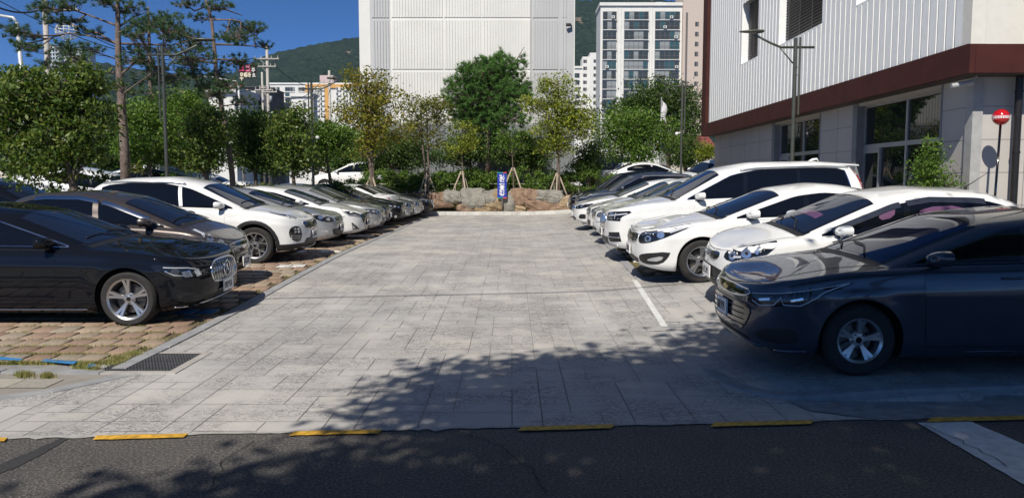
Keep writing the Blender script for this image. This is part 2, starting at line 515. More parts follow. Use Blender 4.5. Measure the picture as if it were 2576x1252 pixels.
class Car:
    def __init__(s, sp, mat, label, cat='car', detail=1, group=None, name='parked_car'):
        s.sp = sp; s.mat = mat; s.detail = detail
        s.root = empty(name, label=label, cat=cat, group=group)
        s.build_body()
        s.bvh_from_body()
    def X(s, d): return s.sp['L'] / 2 - d
    def plan_front(s, d):
        sp = s.sp; af, n, w = sp['af'], sp['nf'], sp['W'] / 2
        if d >= af: return w, 0.0, 1.0
        q = max(0, 1 - d / af)
        y = w * max(0, (1 - q ** n)) ** (1 / n)
        gx = q ** (n - 1) / af; gy = (y / w) ** (n - 1) / w
        l = math.hypot(gx, gy) or 1
        return y, gx / l, gy / l
    def plan(s, d):
        sp = s.sp
        if d > sp['L'] - sp['ar']:
            ar, n, w = sp['ar'], sp['nr'], sp['W'] / 2
            q = max(0, min(1, 1 - (sp['L'] - d) / ar))
            y = w * max(0, (1 - q ** n)) ** (1 / n)
            gx = q ** (n - 1) / ar; gy = (y / w) ** (n - 1) / w
            l = math.hypot(gx, gy) or 1
            return y, -gx / l, gy / l
        return s.plan_front(d)
    def build_body(s):
        sp = s.sp
        L_, W_ = sp['L'], sp['W']
        fine = s.detail
        Ra = sp['R'] + sp.get('gap', .045)
        s.Ra = Ra
        s.dw = [sp['fo'], sp['fo'] + sp['wb']]
        s.fsh = smoothf(sp['sh'], .10, 0, L_)
        s.fzb = smoothf(sp['zb'], .07, 0, L_)
        s.fzc = smoothf(sp['zc'], sp.get('zcs', .07), 0, L_)
        fins = sp.get('fins', [(0, .09), (.08, .045), (.2, .012), (.4, .0), (.6, .006), (.8, .024), (.9, .045), (.95, .062), (1, .095)])
        sins = sp.get('sins', [(0, .085), (.06, .045), (.13, .016), (.2, .020), (.45, .006), (.70, -.004), (.76, -.008), (.80, .004), (.92, .014), (.965, .026), (1, .052)])
        rins = sp.get('rins', [(0, .10), (.1, .03), (.3, .0), (.5, .0), (.75, .03), (.9, .06), (1, .10)])
        s.ins_top = fins[-1][1] * .8
        def inter(tab, t): return float(np.interp(t, [a for a, b in tab], [b for a, b in tab]))
        zlow = smoothf(sp.get('zl', [(0, .24), (.4, .19), (1.0, .17), (L_ - 1, .18), (L_, .26)]), .08, 0, L_)
        s.zlow = zlow
        # stations
        ds = set()
        nfp = 20 if fine else 11
        n, af = sp['nf'], sp['af']
        for i in range(nfp + 1):
            th = math.pi / 2 * (i / nfp)
            ds.add(round(af * (1 - math.cos(th) ** (2 / n)), 5))
        n, ar = sp['nr'], sp['ar']
        nrp = 16 if fine else 9
        for i in range(nrp + 1):
            th = math.pi / 2 * (i / nrp)
            ds.add(round(L_ - ar * (1 - math.cos(th) ** (2 / n)), 5))
        st = .07 if fine else .16
        d = af
        while d < L_ - ar:
            ds.add(round(d, 5)); d += st
        forced = set()
        for c in s.dw:
            k = 18 if fine else 8
            for i in range(k + 1):
                a = math.pi * i / k
                forced.add(round(c - Ra * math.cos(a), 5))
            forced.add(round(c - Ra - .004, 5)); forced.add(round(c + Ra + .004, 5))
        ds = {d for d in ds if all(abs(d - f) > .012 for f in forced)} | forced
        ds = sorted(d for d in ds if 0 <= d <= L_)
        T = [0, .04, .09, .16, .25, .35, .45, .55, .64, .70, .75, .79, .83, .88, .93, .965, 1.0] if fine else [0, .08, .2, .4, .6, .78, .86, .93, 1.0]
        nphi = 16 if fine else 9
        ledge, lean, msec = sp.get('ledge', .045), sp.get('lean', .34), sp.get('msec', 4.6)
        dc, dr0, dr1, dre = sp['dc'], sp['dr0'], sp['dr1'], sp['dre']
        bowf = smoothf([(dc - .5, 0), (dc - .05, .15), (dr0, .10), (dr0 + .5, 0), (dr1 - .2, 0), (dre, -.07), (dre + .25, 0), (L_, 0)], .05, 0, L_)
        s.bowf = bowf
        flare = sp.get('flare', .012)
        def hcab(d): return max(0.0, s.fzc(d) - s.fzb(d)) if dc - .15 < d < dre + .2 else 0.0
        s.hcab = hcab
        V = []; rows = []
        for d in ds:
            y0, nx, ny = s.plan(d)
            zS = s.fsh(d + (nx * (fins[-1][1] if nx > 0 else rins[-1][1])))
            w = nx * nx if nx > 0 else 0
            wr = nx * nx if nx < 0 else 0
            col = []
            zl = zlow(d)
            zar = -1
            for c in s.dw:
                if abs(d - c) <= Ra + 1e-6:
                    zar = sp['R'] + math.sqrt(max(0, Ra * Ra - (d - c) ** 2))
            for t in T:
                z = zl + (zS - zl) * t
                z = max(z, min(zar, zS - .03))
                tt = (z - zl) / (zS - zl)
                ins = inter(sins, tt) * (1 - w - wr) + inter(fins, tt) * w + inter(rins, tt) * wr
                for c in s.dw:
                    rr = math.hypot(d - c, z - sp['R'])
                    ins -= flare * math.exp(-((rr - Ra) / .07) ** 2) * (1 - w - wr)
                dd = d + nx * ins
                yy = max(0, y0 - ny * ins)
                if y0 < 1e-5: yy = 0
                col.append((dd, yy, z))
            yS = col[-1][1]; dS = col[-1][0]
            h = hcab(dS)
            zbc = zS + (s.fzb(dS) - s.fsh(dS)) * min(1, yS / .55)
            hw = yS - ledge * min(1, yS / .3)
            top = []
            for j in range(nphi + 1):
                ph = math.pi / 2 * j / nphi
                C, S = math.cos(ph) ** (2 / msec), math.sin(ph) ** (2 / msec)
                if j == nphi: C = 0
                y = (hw - lean * h * S) * C
                if j == nphi: y = 0
                cr = 1 - (y / yS) ** 2.4 if yS > 1e-4 else 1
                z = zS + (zbc - zS) * cr + h * S
                dd = dS - bowf(dS) * (1 - (y / max(yS, .2)) ** 2) * min(1, yS / .6)
                top.append((dd, y, z))
            rows.append((col, top))
        nt_, np_ = len(T), nphi + 1
        nc = nt_ + np_
        bm = bmesh.new()
        grid = []
        for sgn in (1, -1):
            g = []
            for col, top in rows:
                g.append([bm.verts.new((s.X(d), sgn * y, z)) for d, y, z in col + top])
            grid.append(g)
            for i in range(len(g) - 1):
                for j in range(nc - 1):
                    q = (g[i][j], g[i][j + 1], g[i + 1][j + 1], g[i + 1][j])
                    if sgn < 0: q = q[::-1]
                    bm.faces.new(q)
        bmesh.ops.remove_doubles(bm, verts=bm.verts, dist=4e-4)
        bmesh.ops.dissolve_degenerate(bm, edges=bm.edges, dist=3e-4)
        bmesh.ops.recalc_face_normals(bm, faces=bm.faces)
        # make sure outward
        bm.normal_update()
        up = sum(f.normal.z * f.calc_area() for f in bm.faces if f.calc_center_median().z > sp['H'] * .9)
        if up < 0:
            bmesh.ops.reverse_faces(bm, faces=bm.faces)
        bm.normal_update()
        for f in bm.faces: f.smooth = True
        me = bpy.data.meshes.new('body')
        bm.to_mesh(me)
        s.bm = bm
        me.materials.append(s.mat)
        s.body = link(bpy.data.objects.new('body', me), s.root)
    def bvh_from_body(s):
        s.bm.faces.ensure_lookup_table()
        s.bm.verts.ensure_lookup_table()
        s.bvh = BVHTree.FromBMesh(s.bm)
        # front outline by arc length
        s.outl = []
        for front in (True, False):
            pts = []
            Ld = s.sp['L']
            a = s.sp['af'] if front else s.sp['ar']
            for i in range(61):
                th = math.pi / 2 * i / 60
                n = s.sp['nf'] if front else s.sp['nr']
                d = a * (1 - math.cos(th) ** (2 / n))
                dd = d if front else Ld - d
                y, nx, ny = s.plan(dd)
                pts.append((dd, y, nx, ny))
            dd = pts[-1][0]
            for k in range(1, 12):
                e = dd + (.1 * k if front else -.1 * k)
                pts.append((e, s.sp['W'] / 2, 0, 1))
            cum = [0]
            for p, q in zip(pts[:-1], pts[1:]): cum.append(cum[-1] + math.hypot(q[0] - p[0], q[1] - p[1]))
            s.outl.append((np.array(cum), np.array(pts)))
    def hit(s, o, d):
        loc, nor, idx, dist = s.bvh.ray_cast(Vector(o), Vector(d))
        if loc is None:
            loc, nor, idx, dist = s.bvh.find_nearest(Vector(o) + Vector(d) * .6)
        f = s.bm.faces[idx]
        vs_ = [v.co for v in f.verts]
        w = poly_3d_calc(vs_, loc)
        n = Vector((0, 0, 0))
        for a, v in zip(w, f.verts): n += v.normal * a
        if n.length < 1e-6: n = nor.copy()
        n.normalize()
        if n.dot(Vector(d)) > 0: n = -n
        return loc, n
    def mp(s, kind):
        if kind == 'SL': return lambda a, b: s.hit((s.X(a), 2, b), (0, -1, 0))
        if kind == 'SR': return lambda a, b: s.hit((s.X(a), -2, b), (0, 1, 0))
        if kind == 'T': return lambda a, b: s.hit((s.X(a), b, 3), (0, 0, -1))
        cum, pts = s.outl[0 if kind == 'F' else 1]
        def f(a, b):
            sg = 1 if a >= 0 else -1
            q = [float(np.interp(abs(a), cum, pts[:, k])) for k in range(4)]
            l = math.hypot(q[2], q[3])
            n = Vector((q[2] / l, sg * q[3] / l, 0))
            if kind == 'F':
                dS = q[0] + q[2] * s.ins_top
                zlim = s.fsh(dS) - .012
                if b > zlim:
                    e = (b - zlim) * 2.2 + s.ins_top + .006
                    return s.hit((s.X(q[0]) - n.x * e, sg * q[1] - n.y * e, 3), (0, 0, -1))
            o = Vector((s.X(q[0]), sg * q[1], b)) + n * .5
            return s.hit(o, -n)
        return f
    def patch(s, name, polys, kind, mat, off=.003, parent=None, step=.06, mats=None, sharp=False):
        """polys: list of 2D polygons (or (polygon, material index, offset))"""
        mpf = s.mp(kind)
        V = []; F = []; MI = []; NN = []
        for item in polys:
            mi, of = 0, off
            poly = item
            if isinstance(item, tuple) and isinstance(item[0], list):
                poly = item[0]; mi = item[1]; of = item[2] if len(item) > 2 else off
            bm = bmesh.new()
            cl = []
            for p in poly:
                if not cl or math.hypot(p[0] - cl[-1][0], p[1] - cl[-1][1]) > 1e-4: cl.append(p)
            if len(cl) < 3: continue
            bm.faces.new([bm.verts.new((p[0], p[1], 0)) for p in cl])
            a0, a1 = min(p[0] for p in cl), max(p[0] for p in cl)
            b0, b1 = min(p[1] for p in cl), max(p[1] for p in cl)
            stp = step if s.detail else step * 2
            k = math.floor(a0 / stp) + 1
            while k * stp < a1:
                bmesh.ops.bisect_plane(bm, geom=bm.verts[:] + bm.edges[:] + bm.faces[:], plane_co=(k * stp, 0, 0), plane_no=(1, 0, 0), dist=1e-5); k += 1
            k = math.floor(b0 / stp) + 1
            while k * stp < b1:
                bmesh.ops.bisect_plane(bm, geom=bm.verts[:] + bm.edges[:] + bm.faces[:], plane_co=(0, k * stp, 0), plane_no=(0, 1, 0), dist=1e-5); k += 1
            bmesh.ops.triangulate(bm, faces=[f for f in bm.faces if len(f.verts) > 4])
            base = len(V)
            bm.verts.index_update()
            for v in bm.verts:
                loc, n = mpf(v.co.x, v.co.y)
                V.append(loc + n * of); NN.append(n)
            for f in bm.faces:
                ids = [base + v.index for v in f.verts]
                a, b, c = V[ids[0]], V[ids[1]], V[ids[2]]
                if (b - a).cross(c - a).dot(NN[ids[0]]) < 0: ids = ids[::-1]
                F.append(ids); MI.append(mi)
            bm.free()
        me = bpy.data.meshes.new(name)
        me.from_pydata([tuple(v) for v in V], [], F)
        for m in (mats or [mat]): me.materials.append(m)
        me.polygons.foreach_set('material_index', MI)
        me.polygons.foreach_set('use_smooth', [True] * len(F))
        me.update()
        try: me.normals_split_custom_set_from_vertices([tuple(n) for n in NN])
        except Exception as e: print('customnormals', e)
        return link(bpy.data.objects.new(name, me), parent or s.root)
    def line3(s, line, kind, off=.005, sub=.05):
        mpf = s.mp(kind); out = []
        for a, b in zip(line[:-1], line[1:]):
            l = math.hypot(b[0] - a[0], b[1] - a[1]); k = max(1, int(l / sub))
            for i in range(k):
                f = i / k
                out.append((a[0] + (b[0] - a[0]) * f, a[1] + (b[1] - a[1]) * f))
        out.append(line[-1])
        r = []
        for p in out:
            loc, n = mpf(*p); r.append(loc + n * off)
        return r
    def tubes(s, name, lines, kind, mat, rad=.006, off=.004, parent=None, n=6):
        mb = MB()
        for l in lines: mb.tube(s.line3(l, kind, off), rad, n)
        return mb.build(name, mat, parent or s.root, True)
    def both(s, fn):
        """call fn(side kind, sign) on the left and the right"""
        return [fn('SL', 1), fn('SR', -1)]
    # ---------------------------------------------------------- standard parts
    def glasshouse(s):
        sp = s.sp
        frac = sp.get('gfrac', .80)
        dA, dB, dC = sp['dA'], sp['dB'], sp['dC']
        rs, fs = sp.get('gr', .14), sp.get('gf', .10)
        bot = lambda d: s.fsh(d) + sp.get('gb', .035)
        def top(d):
            return s.fsh(d) + .01 + frac * min(s.hcab(d), s.hcab(d - fs), s.hcab(d + rs))
        s.gtop = top; s.gbot = bot
        def band(d0, d1, sl=.05, ins=0.0, sl0=0.0):
            n = 22
            xs = np.linspace(d0, d1, n)
            b = [(x, bot(x) + ins) for x in xs]
            t = []
            for f in np.linspace(0, 1, n):
                x = d0 + sl0 + (d1 + sl - d0 - sl0) * f
                z = top(x) - ins
                if z > bot(x) + ins + .004: t.append((x, z))
            return b + t[::-1]
        trim = sp.get('trim', 'black')
        tm = CHROME if trim == 'chrome' else GLOSSB
        glass = sp.get('sglass', TINT)
        win = sp.get('wins') or [(dA, dB - .03, .05, 0), (dB + .05, dC, .0, .05)]
        for kd in ('SL', 'SR'):
            s.patch('window_trim', [band(dA - .03, win[-1][1] + .03, win[-1][2], -.014)], kd, tm, .005)
            if trim == 'chrome':
                s.patch('pillar_cover', [band(dA - .005, win[-1][1] + .008, win[-1][2], -.002)], kd, GLOSSB, .0065)
            for (a, b, sl_, sl0) in win:
                w = s.patch('window', [band(a, b, sl_, .004, sl0)], kd, glass, .0085, step=.045)
        # windshield
        dc, dr0, dr1, dre = sp['dc'], sp['dr0'], sp['dr1'], sp['dre']
        lean, ledge = sp.get('lean', .34), sp.get('ledge', .045)
        def ye(d):
            yS = s.plan(d)[0] - .062
            return (yS - ledge - lean * s.hcab(d)) * .90 - .01
        def shield(d0, d1, y_in=0, bow=.14, dmar=0):
            n = 14
            L_ = []
            for f in np.linspace(0, 1, n):
                d = d0 + dmar + (d1 - d0 - 2 * dmar) * f
                L_.append((d, ye(d) - y_in))
            def bw(d, y):
                return d - s.bowf(d) * (1 - (y / (s.plan(d)[0])) ** 2)
            edge = [(bw(d, y), y) for d, y in L_]
            yt = L_[-1][1]; dt = L_[-1][0]
            topl = [(bw(dt, y), y) for y in np.linspace(yt, -yt, 16)[1:-1]]
            yb_ = L_[0][1]; db = L_[0][0]
            botl = [(bw(db, y), y) for y in np.linspace(-yb_, yb_, 16)[1:-1]]
            return edge + topl + [(d, -y) for d, y in edge[::-1]] + botl
        s.patch('cowl', [shield(dc - .07, dc + .10, -.015)], 'T', BLACKP, .0015)
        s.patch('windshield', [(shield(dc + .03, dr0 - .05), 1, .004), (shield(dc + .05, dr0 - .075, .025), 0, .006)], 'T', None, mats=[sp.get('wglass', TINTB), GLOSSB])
        if sp.get('rear', 'sedan') == 'sedan':
            s.patch('rear_window', [(shield(dr1 + .08, dre - .05), 1, .003), (shield(dr1 + .10, dre - .07, .025), 0, .0045)], 'T', None, mats=[TINT, GLOSSB])
        else:
            zt = s.fzc(dr1 + .1) - .1
            s.patch('rear_window', [[(-.5, sp['H'] - .55), (-.42, sp['H'] - .2), (.42, sp['H'] - .2), (.5, sp['H'] - .55)]], 'B', TINT, .004)
        # wipers
        if s.detail:
            mb = MB()
            for y0, y1 in ((.45, -.08), (-.05, -.58)):
                pts = s.line3([(dc - .02 - .05, y0), (dc + .05, (y0 + y1) / 2), (dc + .07, y1)], 'T', .018)
                mb.tube(pts, .008, 5)
            mb.build('wiper', BLACKP, s.root, True)
    def doors(s):
        sp = s.sp
        dA, dB = sp['dA'], sp['dB']
        dw0, dw1 = s.dw; Ra = s.Ra
        f0 = dw0 + Ra + .16
        zt = lambda d: s.fsh(d) - .012
        zb_ = lambda d: s.zlow(d) + .10
        d0 = max(f0, dA + .12)
        dE = sp.get('dE', min(dw1 + .10, sp['dC'] + .02))
        def front(e):
            return [(d0 - e, zb_(d0) + .05 - e), (d0 + .03, zb_(d0) - e)] + [(dB - .03, zb_(dB) - e), (dB + e, zb_(dB) + .04 - e)] + [(dB + e, zt(dB) + e)] + [(x, zt(x) + e) for x in np.linspace(dB, d0 - .04, 8)[1:]]
        arc = []
        for a in np.linspace(math.pi * 1.0, math.pi * .42, 8):
            arc.append((a,))
        def rear(e):
            o = [(dB + .012 - e, zb_(dB) + .04 - e), (dB + .04, zb_(dB) - e)]
            rr = Ra + .05 - e
            x1 = dw1 - rr
            o += [(x1 - .07, zb_(dB) - e), (x1 - .01, sp['R'] - .02)]
            for a in np.linspace(math.pi, math.acos((dE - dw1) / rr) if abs(dE - dw1) < rr else math.pi * .6, 7):
                o.append((dw1 + rr * math.cos(a) + e, sp['R'] + rr * math.sin(a)))
            xe = o[-1][0]
            o += [(xe + e, zt(xe) + e)]
            o += [(x, zt(x) + e) for x in np.linspace(xe, dB + .012 - e, 8)[1:]]
            return o
        for kd in ('SL', 'SR'):
            for fn in (front, rear):
                dd = s.patch('door', [(fn(.006), 1, .0015), (fn(0), 0, .003)], kd, None, mats=[s.mat, SEAM], step=.07)
                xs = [p[0] for p in fn(0)]
                hx = max(xs) - .16 if fn is front else min(max(xs) - .10, dw1 - .12)
                hz = s.fsh(hx) - sp.get('hz', .10)
                mb = MB()
                mb.tube(s.line3([(hx - .09, hz), (hx + .09, hz + .004)], kd, .024, .03), [.006, .012, .013, .013, .013, .012, .006][:7], 8)
                pts = s.line3([(hx - .085, hz), (hx - .08, hz)], kd, .012)
                mb.build('door_handle', CHROME if sp.get('hch') else s.mat, dd, True)
        # fuel flap / bonnet seam
        dc = sp['dc']
        yh = lambda d: (s.plan(d)[0] - .16) 
        hd0 = sp.get('hood0', .16)
        n = 12
        edge = []
        for f in np.linspace(0, 1, n):
            d = hd0 + (dc - .12 - hd0) * f
            edge.append((d, min(yh(max(d, .35)), .70) * (.86 + .14 * f)))
        fr = [(hd0 - .10 * (1 - (y / edge[0][1]) ** 2), y) for y in np.linspace(-edge[0][1], edge[0][1], 10)[1:-1]]
        bk = [(dc - .12 - .13 * (1 - (y / edge[-1][1]) ** 2), y) for y in np.linspace(edge[-1][1], -edge[-1][1], 10)[1:-1]]
        poly = edge + bk + [(d, -y) for d, y in edge[::-1]] + fr
        cx = sum(p[0] for p in poly) / len(poly)
        big = []
        for i, p in enumerate(poly):
            a, b = poly[i - 1], poly[(i + 1) % len(poly)]
            dx, dy = b[0] - a[0], b[1] - a[1]; l = math.hypot(dx, dy) or 1
            nx, ny = dy / l, -dx / l
            if (p[0] + nx * .01 - cx) ** 2 + (p[1] + ny * .01) ** 2 < (p[0] - cx) ** 2 + p[1] ** 2: nx, ny = -nx, -ny
            big.append((p[0] + nx * .006, p[1] + ny * .006))
        s.patch('hood', [(big, 1, .0015), (poly, 0, .003)], 'T', None, mats=[s.mat, SEAM], step=.08)
    def under(s):
        sp = s.sp; L_, W_ = sp['L'], sp['W']
        mb = MB()
        z0 = .17
        x0, x1 = s.X(.28), s.X(L_ - .28)
        mb.bb(min(x0, x1), max(x0, x1), -(W_ / 2 - .34), W_ / 2 - .34, z0, .55)
        for a, b in ((.30, s.dw[0] - s.Ra - .02), (s.dw[0] + s.Ra + .02, s.dw[1] - s.Ra - .02), (s.dw[1] + s.Ra + .02, L_ - .25)):
            if b - a < .05: continue
            for sg in (1, -1):
                ym = W_ / 2 - (.24 if (a < .4 or b > L_ - .5) else .075)
                mb.bb(s.X(b), s.X(a), min(sg * (W_ / 2 - .36), sg * ym), max(sg * (W_ / 2 - .36), sg * ym), z0 + .015, .42)
        mb.build('underbody', UNDER, s.root)
        for c in s.dw:
            for sg in (1, -1):
                mb = MB()
                n = 18
                yo, yi = W_ / 2 - .045, W_ / 2 - .36
                A = [math.radians(-25) + math.radians(230) * i / n for i in range(n + 1)]
                vs_ = []
                for a in A:
                    for yy in (yo, yi):
                        vs_.append((s.X(c) + (s.Ra - .003) * math.cos(a), sg * yy, sp['R'] + (s.Ra - .003) * math.sin(a)))
                fs = [(2 * i, 2 * i + 2, 2 * i + 3, 2 * i + 1) for i in range(n)]
                mb.add(vs_, fs)
                mb.add([vs_[2 * i + 1] for i in range(n + 1)], [tuple(range(n + 1))])
                mb.build('wheel_well', UNDER, s.root)
    def wheels(s, rim=.22, spokes=5, twin=1, dark=False, steer=0):
        sp = s.sp
        bme, tme, rme = wheel_meshes(sp['R'], rim, spokes, twin, dark)
        for i, c in enumerate(s.dw):
            for sg in (1, -1):
                w = bpy.data.objects.new('wheel', bme)
                rot = Matrix.Rotation(R(-90 * sg), 4, 'X')
                if i == 0 and steer: rot = Matrix.Rotation(R(steer), 4, 'Z') @ rot
                spin = Matrix.Rotation(R(17 + 40 * i + 13 * sg), 4, 'Z')
                w.matrix_world = Matrix.Translation((s.X(c), sg * (sp['W'] / 2 - .135), sp['R'])) @ rot @ spin
                link(w); w.parent = s.root
                for nm, me in (('tyre', tme), ('rim', rme)):
                    link(bpy.data.objects.new(nm, me), w)
    def mirrors(s, dm=None, mat=None, size=1.0):
        sp = s.sp
        dm = dm or sp['dA'] + .18
        z = s.fsh(dm) + .085
        for sg, kd in ((1, 'SL'), (-1, 'SR')):
            loc, n = s.mp(kd)(dm, s.fsh(dm) + .02)
            y = loc.y + sg * .13
            mb = MB()
            vs_ = []; nu, nv = 10, 16
            for i in range(nu + 1):
                f = i / nu
                a = math.pi / 2 * f
                for j in range(nv):
                    t = 2 * math.pi * j / nv
                    ct, st = math.cos(t), math.sin(t)
                    ry, rz = .115 * size, .070 * size
                    cy = abs(ct) ** .75 * (1 if ct > 0 else -1); cz = abs(st) ** .75 * (1 if st > 0 else -1)
                    k = math.cos(a) ** .6 if f < 1 else 0
                    x = loc.x - .05 + .125 * size * math.sin(a)
                    vs_.append((x - .02 * cy * 1, y + sg * ry * cy * k + sg * .0, z + rz * cz * k + .01 * cy))
            fs = []
            for i in range(nu):
                for j in range(nv):
                    fs.append((i * nv + j, i * nv + (j + 1) % nv, (i + 1) * nv + (j + 1) % nv, (i + 1) * nv + j))
            fs.append(tuple(range(nv)))
            mb.add(vs_, fs)
            m = mb.build('wing_mirror', mat or s.mat, s.root, True, crease=50)
            b = MB()
            b.tube([(loc.x + .0, loc.y - sg * .02, z - .085), (loc.x, loc.y + sg * .06, z - .07), (loc.x - .005, y, z - .055)], [.035, .026, .022], 8)
            b.build('mirror_foot', BLACKP, m, True)
    def plate(s, chars, z=.45, front=True, off=.02, w=.335, h=.155, new=False):
        kd = 'F' if front else 'B'
        loc, n = s.mp(kd)(0.0, z)
        nx = Vector((1 if front else -1, 0, 0))
        M4 = Matrix.Translation(loc + nx * off) @ Matrix(((0, 0, nx.x, 0), (nx.x, 0, 0, 0), (0, 1, 0, 0), (0, 0, 0, 1)))
        mb = MB()
        mb.prism([(-w / 2, -h / 2), (w / 2, -h / 2), (w / 2, h / 2), (-w / 2, h / 2)], M4 @ Matrix.Translation((0, 0, -.012)), .014)
        p = mb.build('license_plate', PLATEM, s.root)
        if chars:
            mb = MB()
            fr = MB()
            k = len(chars); x = -w / 2 + .022; cw = (w - .044) / (k + .35)
            items = []
            for i, c in enumerate(chars):
                if isinstance(c, str) and c == ' ': x += cw * .35; continue
                st = DIG[c] if isinstance(c, str) else hangul(*c)
                items.append((st, x + cw * .10, -h / 2 + .032, cw * .76, h - .064))
                x += cw
            letters(items, M4 @ Matrix.Translation((0, 0, .002)), .009, mb, .002)
            mb.build('plate_number', INK, p)
            bz = .006
            for x0, x1, y0, y1 in ((-w / 2, w / 2, -h / 2, -h / 2 + bz), (-w / 2, w / 2, h / 2 - bz, h / 2), (-w / 2, -w / 2 + bz, -h / 2 + bz, h / 2 - bz), (w / 2 - bz, w / 2, -h / 2 + bz, h / 2 - bz)):
                fr.prism([(x0, y0), (x1, y0), (x1, y1), (x0, y1)], M4 @ Matrix.Translation((0, 0, .002)), .002)
            fr.build('plate_rim', M('plate_rim_grey', (.25, .25, .25), .4), p)
        return p
    def mirror_poly(s, poly): return [(-a, b) for a, b in poly[::-1]]
    def headlights(s, poly, inner=(), kind='F', base=LENS, off=.004, smooth=1):
        for sg in (1, -1):
            p = chaikin(poly, smooth) if smooth else poly
            p = p if sg > 0 else s.mirror_poly(p)
            h = s.patch('headlight', [p], kind, base, off)
            k = 0
            for mat, ip in inner:
                k += 1
                q = ip if sg > 0 else s.mirror_poly(ip)
                s.patch('lamp_element', [q], kind, mat, off + .0015 + .0006 * k, parent=h, step=.04)
    def grille(s, poly, mat=GLOSSB, frame=None, bars=(), barmat=CHROME, name='grille', off=.004, smooth=1, fr=.009, br=.005, sym=False):
        ps = [poly] if not sym else [poly, s.mirror_poly(poly)]
        for p in ps:
            q = chaikin(p, smooth) if smooth else p
            g = s.patch(name, [q], 'F', mat, off)
            if frame: s.tubes('grille_frame', [q + [q[0]]], 'F', frame, fr, off, g)
            if bars: 
                bl = bars if p is poly else [[(-a, b) for a, b in l] for l in bars]
                s.tubes('grille_bar', bl, 'F', barmat, br, off + .002, g)
    def fogs(s, poly, off=.004):
        s.patch('fog_light', [poly], 'F', REFL, off); s.patch('fog_light', [s.mirror_poly(poly)], 'F', REFL, off)
    def tails(s, poly, kind='B'):
        for sg in (1, -1):
            p = chaikin(poly, 1)
            s.patch('taillight', [p if sg > 0 else s.mirror_poly(p)], kind, REDL, .005)
    def standard(s, **kw):
        s.glasshouse(); 
        if s.detail: s.doors()
        s.under()
        s.wheels(**kw)
        s.mirrors(mat=s.sp.get('mirmat'))
    def put(s, x, y, heading, roll=0):
        """nose points along heading (degrees, 0 = +X)"""
        s.root.location = (x, y, 0)
        s.root.rotation_euler = (0, 0, R(heading))
        c, sn = math.cos(R(heading)), math.sin(R(heading))
        zs = []
        Ld = s.sp['L']
        for d in s.dw:
            for sg in (1, -1):
                lx, ly = s.X(d), sg * (s.sp['W'] / 2 - .12)
                zs.append(((lx, ly), zg(x + lx * c - ly * sn, y + lx * sn + ly * c)))
        A = np.array([[p[0], p[1], 1] for p, z in zs]); b = np.array([z for p, z in zs])
        k, _, _, _ = np.linalg.lstsq(A, b, rcond=None)
        nrm = Vector((-k[0], -k[1], 1)).normalized()
        xa = Vector((1, 0, k[0])).normalized(); ya = nrm.cross(xa)
        Rl = Matrix((xa, ya, nrm)).transposed()
        Mr = Matrix.Rotation(R(heading), 3, 'Z') @ Rl
        s.root.rotation_euler = Mr.to_euler()
        s.root.location = (x, y, float(k[2]) - .004)
        s.bm.free()
        return s
# ------------------------------------------------------------------ car kinds
def sedan(**kw):
    L_ = kw.get('L', 4.85); H = kw.get('H', 1.46)
    k = H / 1.46
    sp = dict(L=L_, W=1.85, H=H, fo=.88, wb=2.85, R=.335, af=.62, nf=2.9, ar=.5, nr=3.0,
        dc=1.30, dr0=2.18, dr1=3.35, dre=L_ - .62,
        sh=[(0, .725), (.25, .785), (.8, .885), (1.5, .93), (3.0, .955), (L_ - .8, .99), (L_, .93)],
        zb=[(0, .725), (.12, .79), (.35, .86), (.8, .935), (1.3, .99), (2.5, 1.0), (L_ - .9, 1.06), (L_ - .15, 1.05), (L_, .95)],
        zc=[(1.15, .93), (1.30, 1.0), (2.18, 1.385), (2.75, H), (3.25, H - .015), (L_ - 1.25, H - .10), (L_ - .62, 1.07), (L_ - .45, .98)],
        dA=1.47, dB=2.45, dC=L_ - 1.15, rear='sedan')
    sp.update(kw)
    return sp
def hatch(**kw):
    L_ = kw.get('L', 3.9); H = kw.get('H', 1.5)
    sp = dict(L=L_, W=1.68, H=H, fo=.78, wb=2.45, R=.30, af=.62, nf=2.4, ar=.42, nr=3.2,
        dc=.98, dr0=1.82, dr1=L_ - .55, dre=L_ - .06,
        sh=[(0, .66), (.25, .76), (.7, .90), (1.2, .95), (2.4, .99), (L_ - .3, 1.05), (L_, 1.0)],
        zb=[(0, .66), (.12, .75), (.35, .86), (.75, .97), (1.0, 1.03), (2.4, 1.04), (L_ - .2, 1.07), (L_, 1.0)],
        zc=[(.85, .95), (.98, 1.02), (1.82, H - .09), (2.35, H), (L_ - .75, H - .04), (L_ - .38, H - .11), (L_ - .06, 1.05), (L_, 1.0)],
        dA=1.12, dB=2.05, dC=L_ - .50, rear='hatch')
    sp.update(kw)
    return sp
def suv(**kw):
    L_ = kw.get('L', 4.5); H = kw.get('H', 1.64)
    sp = dict(L=L_, W=1.86, H=H, fo=.90, wb=2.67, R=.355, af=.60, nf=2.7, ar=.42, nr=3.2,
        dc=1.20, dr0=2.05, dr1=L_ - .6, dre=L_ - .07, gap=.055,
        sh=[(0, .82), (.25, .89), (.7, .99), (1.4, 1.04), (2.8, 1.08), (L_ - .3, 1.13), (L_, 1.08)],
        zb=[(0, .82), (.12, .90), (.35, .98), (.8, 1.06), (1.2, 1.11), (2.6, 1.12), (L_ - .2, 1.15), (L_, 1.08)],
        zc=[(1.05, 1.04), (1.2, 1.11), (2.05, H - .10), (2.6, H), (L_ - 1.0, H - .02), (L_ - .42, H - .09), (L_ - .10, 1.14), (L_, 1.08)],
        zl=[(0, .27), (.5, .23), (L_ - .8, .23), (L_, .32)],
        dA=1.36, dB=2.30, dC=L_ - .62, rear='hatch')
    sp.update(kw)
    return sp

